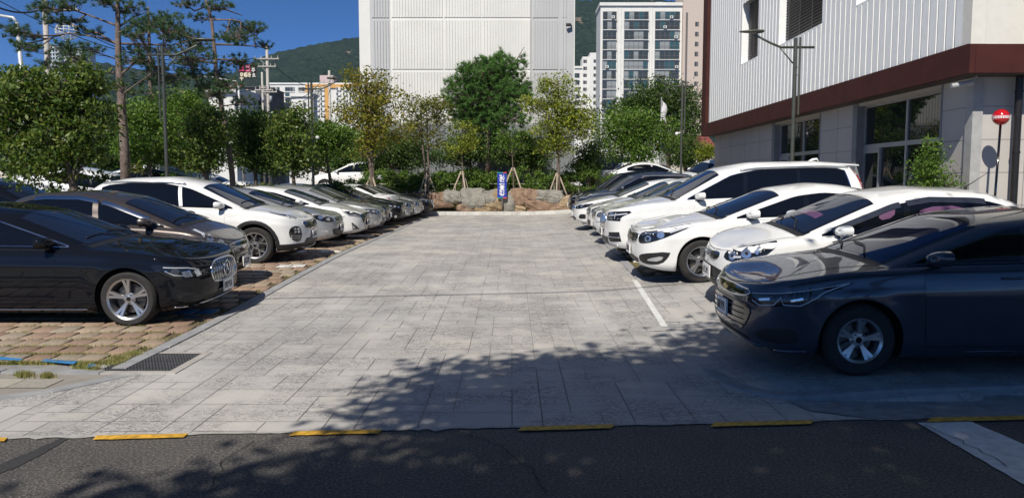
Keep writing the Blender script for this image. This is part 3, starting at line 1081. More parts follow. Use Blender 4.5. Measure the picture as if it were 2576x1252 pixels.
WHITE = paint('pearl_white_paint', (.74, .74, .72), 0, .35)
WHITE2 = paint('plain_white_paint', (.70, .71, .71), 0, .4)
BLACK = paint('deep_black_paint', (.006, .007, .010), 0, .3)
BROWN = paint('grey_brown_paint', (.075, .062, .055), .5, .35)
SILVER = paint('silver_paint', (.42, .43, .44), .55, .38)
SILVER2 = paint('grey_silver_paint', (.30, .31, .32), .6, .38)
NAVY = paint('dark_navy_paint', (.012, .016, .030), .3, .35)
STEEL = paint('blue_grey_paint', (.045, .055, .078), .45, .34)
DGREY = paint('dark_grey_paint', (.045, .047, .052), .5, .36)

def star(car, z, r=.085, s0=0):
    loc, n = car.mp('F')(s0, z)
    g = MB()
    c = loc + Vector((.022, 0, 0))
    g.tube([c + Vector((0, r * math.cos(a), r * math.sin(a))) for a in [2 * math.pi * i / 28 for i in range(29)]], .008, 6)
    for k in range(3):
        a = math.pi / 2 + 2 * math.pi * k / 3
        g.tube([c, c + Vector((0, r * math.cos(a), r * math.sin(a)))], [.014, .004], 6)
    g.build('emblem', CHROME, car.root, True)
def oval(car, z, rx=.06, ry=.032, inner='K', mat=CHROME):
    loc, n = car.mp('F')(0, z)
    g = MB()
    c = loc + n * .010
    up = (Vector((0, 0, 1)) - n * n.z).normalized(); sd = Vector((0, 1, 0))
    g.tube([c + sd * rx * math.cos(a) + up * ry * math.sin(a) for a in [2 * math.pi * i / 24 for i in range(25)]], .0045, 5)
    M4 = Matrix.Translation(c) @ Matrix((sd.to_4d(), up.to_4d(), n.to_4d(), (0, 0, 0, 1))).transposed()
    for r_ in range(3): M4[3][r_] = 0
    M4[0][3], M4[1][3], M4[2][3] = c
    if inner == 'H':
        letters([([[(.25, 0), (.4, 1)], [(.6, 0), (.75, 1)], [(.32, .45), (.68, .55)]], -rx * .8, -ry * .7, rx * 1.6, ry * 1.4)], M4, .008, g, .004)
    elif inner == 'K':
        letters([([[(.05, 0), (.05, 1)], [(.05, .4), (.3, 1)], [(.12, .5), (.32, 0)], [(.42, 0), (.42, 1)], [(.52, 0), (.7, 1), (.9, 0)]], -rx * .65, -ry * .5, rx * 1.3, ry * 1.0)], M4, .006, g, .004)
    elif inner == 'R':
        pass
    g.build('emblem', mat, car.root, True)
def bowtie(car, z, k=1.0, gold=True):
    loc, n = car.mp('F')(0, z)
    g = MB(); c = loc + Vector((.020, 0, 0))
    M4 = Matrix(((0, 0, 1, c.x), (1, 0, 0, c.y), (0, 1, 0, c.z), (0, 0, 0, 1)))
    P_ = [(-.085, -.014), (-.03, -.014), (-.022, -.030), (.030, -.030), (.024, -.014), (.085, -.014), (.075, .014), (.022, .014), (.028, .030), (-.024, .030), (-.030, .014), (-.075, .014)]
    g.prism([(x * k, y * k) for x, y in P_], M4, .008)
    g.build('emblem', M('gold_emblem', (.5, .36, .10), .3, metal=.6, var=.05) if gold else CHROME, car.root)

def make_eclass(label):
    sp = sedan(L=4.93, W=1.86, H=1.455, fo=.86, wb=2.94, R=.34, trim='chrome', hch=True, dc=1.42, dr0=2.38, dA=1.60, dB=2.62, hood0=.20,
        zc=[(1.27, .96), (1.42, 1.0), (2.38, 1.375), (2.95, 1.455), (3.4, 1.44), (3.9, 1.33), (4.45, 1.06), (4.6, .98)],
        sh=[(0, .765), (.25, .82), (.8, .89), (1.5, .93), (3.0, .955), (4.1, .985), (4.93, .92)],
        zb=[(0, .765), (.12, .825), (.35, .88), (.8, .945), (1.4, .995), (2.5, 1.0), (4.1, 1.04), (4.8, 1.03), (4.93, .93)])
    c = Car(sp, BLACK, label)
    c.standard(rim=.245, spokes=5, twin=1)
    g = [(-.36, .46), (-.43, .56), (-.40, .70), (-.2, .735), (.2, .735), (.40, .70), (.43, .56), (.36, .46)]
    bars = [[(x, .475 + .03 * abs(x)), (x * 1.03, .60), (x * .98, .722 - .05 * abs(x))] for x in np.linspace(-.35, .35, 11)]
    c.grille(g, frame=CHROME, bars=bars, fr=.012, br=.0045)
    star(c, .60, .10)
    hl = [(.56, .56), (.56, .66), (.78, .725), (1.10, .755), (1.27, .745), (1.14, .66), (.97, .585), (.75, .545)]
    c.headlights(hl, [(REFL, [(.62, .60), (.66, .67), (.74, .66), (.70, .58)]), (REFL, [(.76, .59), (.80, .67), (.90, .655), (.86, .59)]), (LENS, ell(.97, .665, .05, .04)), (DRL, strip([(.66, .665), (.82, .70), (1.10, .722)], .012)), (REFL, strip([(.78, .60), (.98, .625), (1.08, .68)], .015))], base=LENSD)
    c.grille([(-.52, .25), (-.60, .33), (.60, .33), (.52, .25)], mat=BLACKP, name='bumper_grille')
    c.grille([(.66, .28), (.68, .40), (.98, .42), (.92, .28)], mat=BLACKP, name='bumper_vent', sym=True, bars=[[(.70, .35), (.93, .355)]], barmat=GLOSSB)
    c.tubes('bumper_trim', [[(-1.0, .235), (-.7, .215), (0, .21), (.7, .215), (1.0, .235)]], 'F', CHROME, .009, .006)
    c.plate(['0', '9', ('L', 'eo'), ' ', '9', '5', '3', '4'], z=.39, off=.035)
    c.tubes('sill_trim', [[(1.35, .215), (3.3, .215)]], 'SR', CHROME, .006, .004)
    c.tubes('sill_trim', [[(1.35, .215), (3.3, .215)]], 'SL', CHROME, .006, .004)
    c.tails([(.42, .78), (.45, .9), (.95, .92), (1.05, .82), (.9, .76)])
    return c

def make_spark(label):
    sp = hatch(L=3.60, W=1.60, H=1.52, fo=.72, wb=2.375, R=.285, trim='black', dc=.80, dr0=1.72, dA=.98, dB=1.95, af=.60, nf=2.5,
        sh=[(0, .74), (.25, .83), (.6, .93), (1.2, .985), (2.4, 1.04), (3.3, 1.10), (3.6, 1.02)],
        zb=[(0, .74), (.12, .83), (.3, .915), (.6, .99), (.82, 1.04), (2.4, 1.07), (3.4, 1.10), (3.6, 1.02)],
        zc=[(.68, .98), (.80, 1.04), (1.72, 1.42), (2.25, 1.52), (3.0, 1.49), (3.3, 1.40), (3.54, 1.08), (3.6, 1.02)])
    c = Car(sp, BROWN, label)
    c.standard(rim=.19, spokes=5, twin=0)
    c.headlights([(.44, .64), (.46, .74), (.62, .84), (.86, .93), (1.16, .98), (1.06, .88), (.84, .76), (.62, .66)],
        [(REFL, ell(.60, .735, .06, .05)), (REFL, ell(.78, .80, .055, .045)), (DRL, strip([(.86, .85), (1.08, .945)], .03)), (REFL, strip([(.52, .68), (.78, .74)], .02))], base=LENS)
    c.grille([(-.42, .64), (-.40, .715), (.40, .715), (.42, .64)], frame=CHROME, name='upper_grille')
    c.grille([(-.36, .38), (-.46, .58), (-.42, .62), (.42, .62), (.46, .58), (.36, .38)], frame=CHROME, bars=[[(-.42, z), (.42, z)] for z in (.44, .50, .56)], barmat=BLACKP)
    c.grille([(-.60, .20), (-.68, .34), (.68, .34), (.60, .20)], mat=BLACKP, name='bumper_grille')
    bowtie(c, .625, 1.0, False)
    for kd in ('SL', 'SR'): c.patch('door_pillar', [[(1.93, c.gbot(1.93)), (2.02, c.gbot(2.02)), (2.06, c.gtop(2.06)), (1.98, c.gtop(1.98))]], kd, BROWN, .011)
    c.plate(['6', '1', ('B', 'eo'), ' ', '3', '2', '9', '3'], z=.40, off=.05)
    for kd in ('SL', 'SR'):
        c.patch('rain_visor', [strip([(x, c.gtop(x) + .012) for x in np.linspace(1.18, 1.93, 14)], .05), strip([(x, c.gtop(x) + .012) for x in np.linspace(1.99, 2.95, 14)], .05)], kd, CHROME, .016)
    c.tails([(.45, .8), (.5, 1.1), (.8, 1.1), (.8, .8)])
    return c

def make_sportage(label):
    sp = suv(L=4.48, W=1.865, H=1.68, fo=.91, wb=2.67, R=.362, dc=1.18, dr0=2.08, dA=1.36, dB=2.32, zcs=.08, wglass=TINTB,
        sh=[(0, .80), (.25, .885), (.7, 1.0), (1.4, 1.045), (2.8, 1.09), (4.1, 1.16), (4.48, 1.08)],
        zc=[(1.04, 1.04), (1.18, 1.11), (2.08, 1.56), (2.65, 1.68), (3.5, 1.655), (4.0, 1.57), (4.38, 1.16), (4.48, 1.08)])
    c = Car(sp, WHITE, label)
    c.standard(rim=.248, spokes=5, twin=2, dark=False)
    arch = []
    for kd in ('SL', 'SR'):
        pol = []
        for cd in c.dw:
            r0, r1 = c.Ra + .002, c.Ra + .07
            A = np.linspace(math.pi * 1.16, -math.pi * .16, 20)
            pol.append([(cd + r0 * math.cos(a), max(.25, .362 + r0 * math.sin(a))) for a in A] + [(cd + r1 * math.cos(a), max(.25, .362 + r1 * math.sin(a))) for a in A[::-1]])
        pol.append([(c.dw[0] + c.Ra + .06, .25), (c.dw[1] - c.Ra - .06, .25), (c.dw[1] - c.Ra - .06, .39), (c.dw[0] + c.Ra + .06, .39)])
        c.patch('body_cladding', pol, kd, BLACKP, .008)
    c.patch('bumper_cladding', [[(-1.2, .26), (1.2, .26), (1.2, .38), (.5, .385), (.42, .47), (-.42, .47), (-.5, .385), (-1.2, .38)]], 'F', BLACKP, .006)
    c.tubes('skid_trim', [[(-.55, .30), (-.3, .27), (.3, .27), (.55, .30)]], 'F', SILVERW, .014, .010)
    c.grille([(-.46, .66), (-.52, .78), (-.44, .80), (-.12, .785), (-.06, .765), (.06, .765), (.12, .785), (.44, .80), (.52, .78), (.46, .66), (.12, .635), (.06, .65), (-.06, .65), (-.12, .635)], frame=CHROME, smooth=1, fr=.010,
        bars=[[(-.46, z), (.46, z)] for z in (.67, .695, .72, .745, .77)], barmat=BLACKP)
    c.headlights([(.50, .89), (.56, .84), (.80, .86), (1.10, .93), (1.36, 1.01), (1.30, 1.02), (.98, .975), (.70, .925)],
        [(REFL, ell(.70, .878, .05, .03)), (REFL, ell(.86, .905, .055, .035)), (DRL, strip([(.98, .945), (1.28, 1.005)], .018))], base=LENSD)
    c.grille([(.60, .50), (.62, .71), (.84, .73), (.93, .64), (.90, .50), (.78, .42), (.66, .42)], name='fog_light_pod', sym=True, smooth=1,
        bars=[[(.66, .50), (.88, .50)], [(.66, .54), (.88, .54)]], br=.005)
    for sg in (1, -1):
        c.patch('fog_light', [ell(sg * x, z, .03, .025) for x in (.70, .78) for z in (.61, .67)], 'F', REFL, .008)
    oval(c, .855)
    for kd in ('SL', 'SR'): c.patch('door_pillar', [[(2.29, c.gbot(2.29)), (2.36, c.gbot(2.36)), (2.42, c.gtop(2.42)), (2.35, c.gtop(2.35))]], kd, WHITE, .011)
    c.plate(['3', '6', ('D', 'eu'), ' ', '0', '6', '3', '4'] if 0 else ['3', '6', ('D', 'u'), ' ', '0', '6', '3', '4'], z=.52, off=.035)
    c.tubes('roof_rail', [[(x, .62 - .02 * abs(x - 3)) for x in np.linspace(2.3, 3.9, 8)]], 'T', SILVERW, .014, .03)
    c.tubes('roof_rail', [[(x, -.62 + .02 * abs(x - 3)) for x in np.linspace(2.3, 3.9, 8)]], 'T', SILVERW, .014, .03)
    c.tails([(.35, .95), (.4, 1.05), (.95, 1.1), (.95, .98)])
    return c

def make_sedan(label, mat, style, plate=None, detail=1, **kw):
    """mid-size and large saloons; style picks the face"""
    base = dict(trim='chrome' if style in ('tg', 'k7', 'yf', 'bmw', 'toy') else 'black')
    if style == 'md': base.update(L=4.55, W=1.78, H=1.44, wb=2.70, dc=1.18, dr0=2.12, dA=1.35, dB=2.32, fo=.87)
    if style == 'ad': base.update(L=4.62, W=1.80, H=1.44, wb=2.70, dc=1.22, dr0=2.18, dA=1.40, dB=2.36, fo=.89)
    if style == 'k5': base.update(L=4.85, W=1.83, H=1.46, wb=2.795, fo=.95, dc=1.32, dr0=2.30, dA=1.52, dB=2.52, R=.335,
        sh=[(0, .755), (.25, .81), (.8, .90), (1.5, .945), (3.0, .975), (4.05, 1.01), (4.85, .95)], zb=[(0, .755), (.12, .815), (.35, .88), (.8, .955), (1.3, 1.005), (2.5, 1.02), (3.95, 1.08), (4.7, 1.07), (4.85, .97)])
    if style == 'bmw': base.update(L=4.93, W=1.87, H=1.47, wb=2.97, fo=.84, dc=1.40, dr0=2.35, dA=1.58, dB=2.60)
    if style == 'cruze': base.update(L=4.66, W=1.80, H=1.46, wb=2.70, fo=.95, dc=1.22, dr0=2.18, dA=1.40, dB=2.40, R=.325, nf=3.0, af=.62,
        sh=[(0, .76), (.25, .825), (.8, .92), (1.5, .96), (3.0, .985), (3.85, 1.02), (4.66, .96)], zb=[(0, .76), (.12, .825), (.35, .89), (.8, .97), (1.22, 1.02), (2.5, 1.03), (3.8, 1.09), (4.5, 1.08), (4.66, .98)],
        zc=[(1.07, .96), (1.22, 1.02), (2.18, 1.395), (2.75, 1.46), (3.2, 1.44), (3.5, 1.36), (4.1, 1.10), (4.3, 1.0)])
    base.update(kw)
    sp = sedan(**base)
    if 'zc' not in base:
        L_, H = sp['L'], sp['H']; dc, dr0 = sp['dc'], sp['dr0']
        sp['zc'] = [(dc - .15, .94), (dc, 1.0), (dr0, H - .078), (dr0 + .55, H), (3.2, H - .02), (L_ - 1.2, H - .12), (L_ - .62, 1.09), (L_ - .42, 1.0)]
    c = Car(sp, mat, label, detail=detail)
    if style == 'k5': c.standard(rim=.222, spokes=5, twin=1)
    elif style == 'cruze': c.standard(rim=.195, spokes=5, twin=1, dark=False)
    elif style == 'bmw': c.standard(rim=.235, spokes=5, twin=2)
    else: c.standard(rim=.215, spokes=7, twin=0)
    if style == 'md':
        c.grille([(-.42, .64), (-.45, .70), (-.2, .715), (.2, .715), (.45, .70), (.42, .64), (.2, .615), (-.2, .615)], frame=CHROME, fr=.006)
        c.grille([(-.50, .28), (-.62, .44), (-.5, .46), (.5, .46), (.62, .44), (.50, .28)], mat=BLACKP, name='bumper_grille', bars=[[(-.54, z), (.54, z)] for z in (.33, .38, .42)], barmat=GLOSSB)
        c.headlights([(.52, .62), (.50, .69), (.75, .755), (1.15, .84), (1.28, .84), (1.12, .72), (.85, .62)], [(REFL, ell(.72, .68, .06, .04)), (REFL, ell(.93, .73, .06, .045))], base=LENSD)
        c.fogs([(.74, .37), (.78, .44), (.98, .42)])
        oval(c, .665, inner='H')
    elif style == 'ad':
        c.grille([(-.30, .30), (-.46, .48), (-.58, .66), (-.46, .715), (.46, .715), (.58, .66), (.46, .48), (.30, .30)], frame=None, bars=[[(-.5 + .02 * k, .70 - .05 * k), (.5 - .02 * k, .70 - .05 * k)] for k in range(1, 8)], barmat=BLACKP)
        c.headlights([(.48, .66), (.56, .62), (.98, .66), (1.22, .83), (1.26, .88)], [(REFL, [(.70, .66), (.84, .66), (.90, .70), (.80, .70)]), (DRL, strip([(.60, .645), (.98, .685), (1.18, .82)], .012))], base=LENSD, smooth=0)
        c.grille([(.62, .30), (.88, .31), (.92, .50)], name='fog_light_pod', sym=True, smooth=0, frame=CHROME, fr=.005)
        c.fogs([(.80, .33), (.87, .34), (.90, .44)], .008)
        oval(c, .65, inner='H')
    elif style == 'tg':
        c.grille([(-.36, .60), (-.40, .69), (-.3, .71), (.3, .71), (.40, .69), (.36, .60)], frame=CHROME, bars=[[(-.37, z), (.37, z)] for z in (.63, .66, .69)])
        c.grille([(-.42, .28), (-.46, .38), (.46, .38), (.42, .28)], mat=BLACKP, name='bumper_grille')
        c.headlights([(.50, .60), (.50, .70), (.80, .745), (1.20, .76), (1.24, .69), (1.1, .62)], [(REFL, ell(.64, .66, .05, .04)), (REFL, ell(.80, .675, .055, .045)), (DRL, strip([(.95, .70), (1.18, .71)], .03))], base=LENS)
        c.fogs(ell(.74, .36, .07, .03))
        c.tubes('bumper_trim', [[(-1.2, .50), (-.5, .50)], [(.5, .50), (1.2, .50)]], 'F', CHROME, .006)
        oval(c, .665, inner='H')
    elif style == 'k7':
        c.grille([(-.42, .46), (-.50, .60), (-.44, .70), (.44, .70), (.50, .60), (.42, .46)], frame=CHROME, bars=[[(-.46, z), (.46, z)] for z in (.50, .54, .58, .62, .66)], fr=.012)
        c.grille([(-.60, .26), (-.66, .36), (.66, .36), (.60, .26)], mat=BLACKP, name='bumper_grille')
        c.headlights([(.58, .60), (.58, .68), (.85, .735), (1.22, .77), (1.22, .70), (1.0, .60)], [(REFL, ell(.72, .655, .05, .035)), (REFL, ell(.90, .68, .05, .04)), (DRL, strip([(1.0, .69), (1.18, .74)], .02))], base=LENSD)
        c.fogs(ell(.86, .33, .06, .05))
        oval(c, .72)
    elif style == 'yf':
        c.grille([(-.40, .52), (-.48, .62), (-.42, .70), (.42, .70), (.48, .62), (.40, .52)], frame=CHROME, bars=[[(-.44, z), (.44, z)] for z in (.55, .59, .63, .67)], fr=.010)
        c.grille([(-.55, .26), (-.62, .40), (.62, .40), (.55, .26)], mat=BLACKP, name='bumper_grille')
        c.headlights([(.52, .60), (.52, .68), (.78, .74), (1.15, .84), (1.34, .87), (1.18, .73), (.9, .62)], [(REFL, ell(.68, .66, .05, .04)), (REFL, ell(.86, .70, .05, .04))], base=LENSD)
        c.fogs(ell(.80, .34, .06, .03))
        oval(c, .64, inner='H')
    elif style == 'toy':
        c.grille([(-.46, .55), (-.50, .66), (-.4, .69), (.4, .69), (.50, .66), (.46, .55)], frame=CHROME, bars=[[(-.48, z), (.48, z)] for z in (.58, .61, .64)])
        c.grille([(-.40, .28), (-.44, .38), (.44, .38), (.40, .28)], mat=BLACKP, name='bumper_grille')
        c.headlights([(.54, .56), (.54, .68), (.80, .75), (1.18, .78), (1.20, .68), (.9, .58)], [(REFL, ell(.68, .635, .06, .045)), (REFL, ell(.88, .67, .05, .045)), (DRL, strip([(1.0, .68), (1.14, .73)], .04))], base=LENS)
        c.fogs(ell(.78, .33, .05, .04))
        oval(c, .63, inner='R')
    elif style == 'bmw':
        for sg in (1, -1):
            k = [(.03, .56), (.02, .68), (.10, .73), (.34, .735), (.40, .68), (.34, .56), (.2, .54)]
            k = k if sg > 0 else c.mirror_poly(k)
            c.patch('grille', [chaikin(k, 1)], 'F', GLOSSB, .004)
            c.tubes('grille_frame', [k + [k[0]]], 'F', CHROME, .008)
            c.tubes('grille_bar', [[(sg * x, .57), (sg * x, .72)] for x in (.08, .13, .18, .23, .28, .33)], 'F', CHROME, .004)
        c.headlights([(.48, .62), (.46, .70), (.72, .755), (1.12, .79), (1.26, .78), (1.16, .70), (.85, .62)], [(REFL, ell(.66, .68, .045, .035)), (REFL, ell(.86, .70, .05, .04)), (DRL, strip([(.56, .71), (.86, .76), (1.16, .77)], .012))], base=LENSD)
        c.grille([(-.46, .26), (-.54, .40), (.54, .40), (.46, .26)], mat=BLACKP, name='bumper_grille')
        c.grille([(.72, .33), (.78, .47), (1.02, .47), (1.06, .33)], mat=BLACKP, name='bumper_vent', sym=True, smooth=1)
    elif style == 'k5':
        c.grille([(-.40, .60), (-.50, .665), (-.44, .735), (-.10, .725), (-.05, .71), (.05, .71), (.10, .725), (.44, .735), (.50, .665), (.40, .60), (.10, .575), (.05, .585), (-.05, .585), (-.10, .575)], frame=CHROME, fr=.009, bars=[[(-.44, z), (.44, z)] for z in (.61, .64, .67, .70)], barmat=BLACKP)
        c.headlights([(.54, .59), (.50, .70), (.60, .765), (.85, .79), (1.15, .845), (1.46, .89), (1.50, .875), (1.25, .775), (1.0, .67), (.75, .60)],
            [(REFL, ell(.78, .675, .07, .05)), (REFL, ell(1.0, .74, .06, .05)), (REFL, strip([(.60, .72), (.85, .765), (1.1, .81)], .016)), (DRL, strip([(1.14, .785), (1.40, .865)], .035)), (BLACKP, ell(.78, .675, .030, .024))], base=LENSD)
        c.grille([(.58, .30), (.54, .38), (.66, .44), (1.16, .50), (1.12, .40), (1.02, .30), (.8, .28)], mat=BLACKP, name='bumper_vent', sym=True, smooth=1)
        c.fogs(chaikin([(.76, .335), (.80, .375), (1.06, .43), (1.00, .34)], 1), .010)
        c.grille([(-.48, .26), (-.52, .38), (.52, .38), (.48, .26)], mat=BLACKP, name='bumper_grille')
        for kd in ('SL', 'SR'): c.patch('fender_vent', [[(1.20, .77), (1.24, .735), (1.55, .735), (1.55, .795)]], kd, GLOSSB, .004)
        oval(c, .765)
    elif style == 'cruze':
        c.grille([(-.50, .665), (-.58, .70), (-.50, .735), (.50, .735), (.58, .70), (.50, .665), (.2, .64), (-.2, .64)], frame=CHROME, fr=.008)
        c.grille([(-.42, .33), (-.56, .43), (-.62, .56), (-.52, .605), (-.2, .60), (.2, .60), (.52, .605), (.62, .56), (.56, .43), (.42, .33)], mat=GLOSSB, name='lower_grille', frame=DARKW, fr=.006, bars=[[(-.5, z), (.5, z)] for z in (.40, .45, .50, .55)], barmat=BLACKP)
        c.headlights([(.56, .625), (.52, .655), (.62, .715), (.9, .745), (1.2, .79), (1.52, .845), (1.56, .835), (1.30, .74), (1.16, .655), (.9, .62), (.7, .60)],
            [(LENS, [(.66, .64), (.66, .695), (.84, .71), (.90, .655), (.80, .63)]), (LENS, [(.95, .655), (.95, .715), (1.16, .735), (1.22, .72), (1.10, .65)]),
             (REFL, strip([(.70, .66), (.82, .68)], .02)), (REFL, strip([(1.0, .675), (1.10, .70)], .02)),
             (DRL, strip([(.62, .645), (.72, .612), (.86, .632), (.92, .70), (.94, .64), (1.08, .638), (1.20, .70), (1.28, .755), (1.50, .835)], .011)), (DRL, strip([(.60, .70), (.90, .735), (1.2, .78), (1.50, .835)], .008))], base=LENSD)
        c.grille([(.66, .30), (.70, .40), (1.02, .44), (1.10, .34), (1.04, .29)], mat=BLACKP, name='bumper_vent', sym=True, smooth=1)
        c.tubes('bumper_trim', [[(-1.15, .235), (-.8, .215), (-.4, .26), (.4, .26), (.8, .215), (1.15, .235)]], 'F', STEEL, .018, .010)
        c.grille([(-.50, .25), (-.56, .31), (.56, .31), (.50, .25)], mat=BLACKP, name='bumper_grille')
        bowtie(c, .69, 1.0)
    if plate is not None: c.plate(plate, z={'md': .47, 'ad': .46, 'k5': .46, 'cruze': .50}.get(style, .46), off=.03)
    else: c.plate(None, z=.46, off=.03)
    c.tails([(.5, .8), (.52, .92), (.95, .94), (1.05, .86), (.9, .78)])
    return c

def make_rio(label):
    sp = hatch(L=4.04, W=1.72, H=1.53, fo=.84, wb=2.57, R=.305, dc=1.02, dr0=1.98, dA=1.20, dB=2.18, dC=3.45, af=.66, nf=2.5,
        sh=[(0, .735), (.25, .82), (.7, .93), (1.3, .97), (2.4, 1.01), (3.7, 1.06), (4.04, 1.0)],
        zb=[(0, .735), (.12, .82), (.35, .905), (.75, .985), (1.02, 1.035), (2.4, 1.04), (3.85, 1.08), (4.04, 1.0)],
        zc=[(.88, .97), (1.02, 1.035), (1.98, 1.445), (2.5, 1.53), (3.3, 1.495), (3.62, 1.39), (3.97, 1.06), (4.04, 1.0)], wglass=TINTB, mirmat=WHITE2)
    c = Car(sp, WHITE, label)
    c.standard(rim=.205, spokes=5, twin=1)
    c.grille([(-.30, .62), (-.36, .685), (-.28, .725), (-.05, .70), (.05, .70), (.28, .725), (.36, .685), (.30, .62), (.05, .60), (-.05, .60)], frame=CHROME, fr=.007, bars=[[(-.3, z), (.3, z)] for z in (.63, .655, .68)], barmat=BLACKP)
    c.headlights([(.46, .66), (.45, .74), (.56, .79), (.90, .86), (1.18, .92), (1.24, .93), (1.14, .82), (.98, .70), (.72, .64)],
        [(REFL, ell(.62, .715, .065, .05)), (REFL, ell(.82, .765, .07, .055)), (DRL, strip([(.60, .70), (.76, .72)], .025)), (REFL, strip([(.94, .78), (1.0, .85)], .05)), (BLACKP, ell(.62, .715, .024, .02)), (BLACKP, ell(.83, .77, .024, .02))], base=LENSD)
    c.grille([(-.40, .26), (-.50, .42), (-.52, .53), (.52, .53), (.50, .42), (.40, .26)], mat=BLACKP, name='lower_grille', bars=[[(-.46, z), (.46, z)] for z in (.30, .34, .38)], barmat=GLOSSB)
    c.grille([(.62, .28), (.64, .38), (.86, .50), (1.0, .48), (.96, .34), (.9, .28)], mat=BLACKP, name='bumper_vent', sym=True)
    oval(c, .66, .045, .024)
    c.plate(['6', '5', ('D', 'u'), ' ', '2', '4', '9', '1'], z=.44, off=.03)
    for kd in ('SL', 'SR'):
        c.patch('rain_visor', [strip([(x, c.gtop(x) - .004) for x in np.linspace(1.30, 2.16, 14)], .06), strip([(x, c.gtop(x) - .004) for x in np.linspace(2.24, 3.2, 14)], .06)], kd, M('smoked_chrome', (.22, .22, .23), .15, metal=.9), .016)
        c.patch('sunshade', [chaikin([(2.30, 1.18), (2.42, 1.32), (2.9, 1.34), (3.1, 1.18)], 1), chaikin([(1.86, 1.16), (1.92, 1.30), (2.10, 1.34), (2.06, 1.20)], 1)], kd, PINK, .0105)
    c.patch('sunshade', [[(1.22, -.22), (1.22, .40), (1.33, .38), (1.33, -.20)]], 'T', PINK, .0085)
    mb = MB()
    l, n = c.mp('T')(3.3, 0)
    mb.tube([l, l + Vector((0, 0, .03))], .02, 8); mb.tube([l + Vector((0, 0, .03)), l + Vector((-.28, 0, .22))], [.007, .003], 6)
    mb.build('roof_antenna', BLACKP, c.root, True)
    c.tails([(.35, .75), (.4, .95), (.85, .95), (.85, .75)])
    return c

def make_xc90(label):
    sp = suv(L=4.95, W=1.95, H=1.80, fo=.88, wb=2.98, R=.375, dc=1.32, dr0=2.22, dA=1.50, dB=2.52, dC=4.45, trim='chrome', af=.52, nf=3.2, gfrac=.82, lean=.28,
        sh=[(0, .93), (.25, .99), (.7, 1.06), (1.4, 1.10), (2.8, 1.13), (4.6, 1.17), (4.95, 1.1)],
        zb=[(0, .93), (.12, 1.0), (.35, 1.06), (.8, 1.12), (1.32, 1.17), (2.6, 1.17), (4.75, 1.19), (4.95, 1.1)],
        zc=[(1.17, 1.11), (1.32, 1.17), (2.22, 1.68), (2.8, 1.79), (4.0, 1.79), (4.55, 1.74), (4.70, 1.55), (4.90, 1.15), (4.95, 1.1)], dr1=4.4, dre=4.88,
        wins=[(1.50, 2.49, .05, 0), (2.57, 3.50, .04, .05), (3.56, 4.50, -.10, .04)])
    c = Car(sp, WHITE, label)
    c.standard(rim=.255, spokes=5, twin=1)
    c.grille([(-.36, .58), (-.40, .70), (-.38, .88), (.38, .88), (.40, .70), (.36, .58)], frame=CHROME, fr=.018, bars=[[(x, .60), (x * 1.04, .74), (x, .87)] for x in np.linspace(-.33, .33, 17)], br=.007)
    c.headlights([(.48, .76), (.48, .90), (.78, .93), (1.16, .95), (1.20, .92), (1.02, .84), (.98, .76)], [(DRL, strip([(.55, .84), (1.12, .90)], .022)), (DRL, strip([(.84, .80), (.86, .91)], .018)), (REFL, [(.58, .78), (.58, .82), (.78, .83), (.78, .78)]), (REFL, [(.58, .865), (.58, .90), (.78, .91), (.78, .875)])], base=LENSD, smooth=0)
    c.grille([(.64, .36), (.60, .40), (.64, .54), (.96, .56), (1.0, .38)], mat=BLACKP, name='bumper_vent', sym=True, smooth=0, bars=[[(.58, .46), (.98, .46)]], br=.012)
    c.grille([(-.50, .32), (-.56, .44), (.56, .44), (.50, .32)], mat=BLACKP, name='bumper_grille', smooth=0)
    c.tubes('bumper_trim', [[(-.9, .30), (.9, .30)]], 'F', SILVERW, .016, .008)
    c.plate(['3', '2', ('D', 'u'), ' ', '8', '5', '7', '2'], z=.52, off=.04)
    c.tubes('roof_rail', [[(x, .66) for x in np.linspace(2.5, 4.5, 8)]], 'T', SILVERW, .013, .03)
    c.tubes('roof_rail', [[(x, -.66) for x in np.linspace(2.5, 4.5, 8)]], 'T', SILVERW, .013, .03)
    for kd in ('SL', 'SR'):
        c.patch('taillight', [[(4.58, 1.62), (4.66, 1.62), (4.86, 1.22), (4.93, 1.08), (4.80, 1.08), (4.74, 1.2)]], kd, REDL, .006)
    mb = MB()
    x0, x1 = c.X(4.78), c.X(4.40)
    mb.prism([(4.38, 1.735), (4.40, 1.765), (4.74, 1.735), (4.76, 1.71)], Matrix.Translation((0, -.58, -.03)) @ Matrix(((-1, 0, 0, c.sp['L'] / 2), (0, 0, 1, 0), (0, 1, 0, 0), (0, 0, 0, 1))), 1.16)
    mb.build('rear_spoiler', WHITE, c.root)
    l, n = c.mp('T')(4.1, 0)
    mb = MB(); mb.tube([l + Vector((.1, 0, -.01)), l + Vector((0, 0, .03)), l + Vector((-.08, 0, .045)), l + Vector((-.12, 0, 0))], [.01, .025, .02, .01], 8)
    mb.build('shark_fin_antenna', WHITE, c.root, True)
    return c

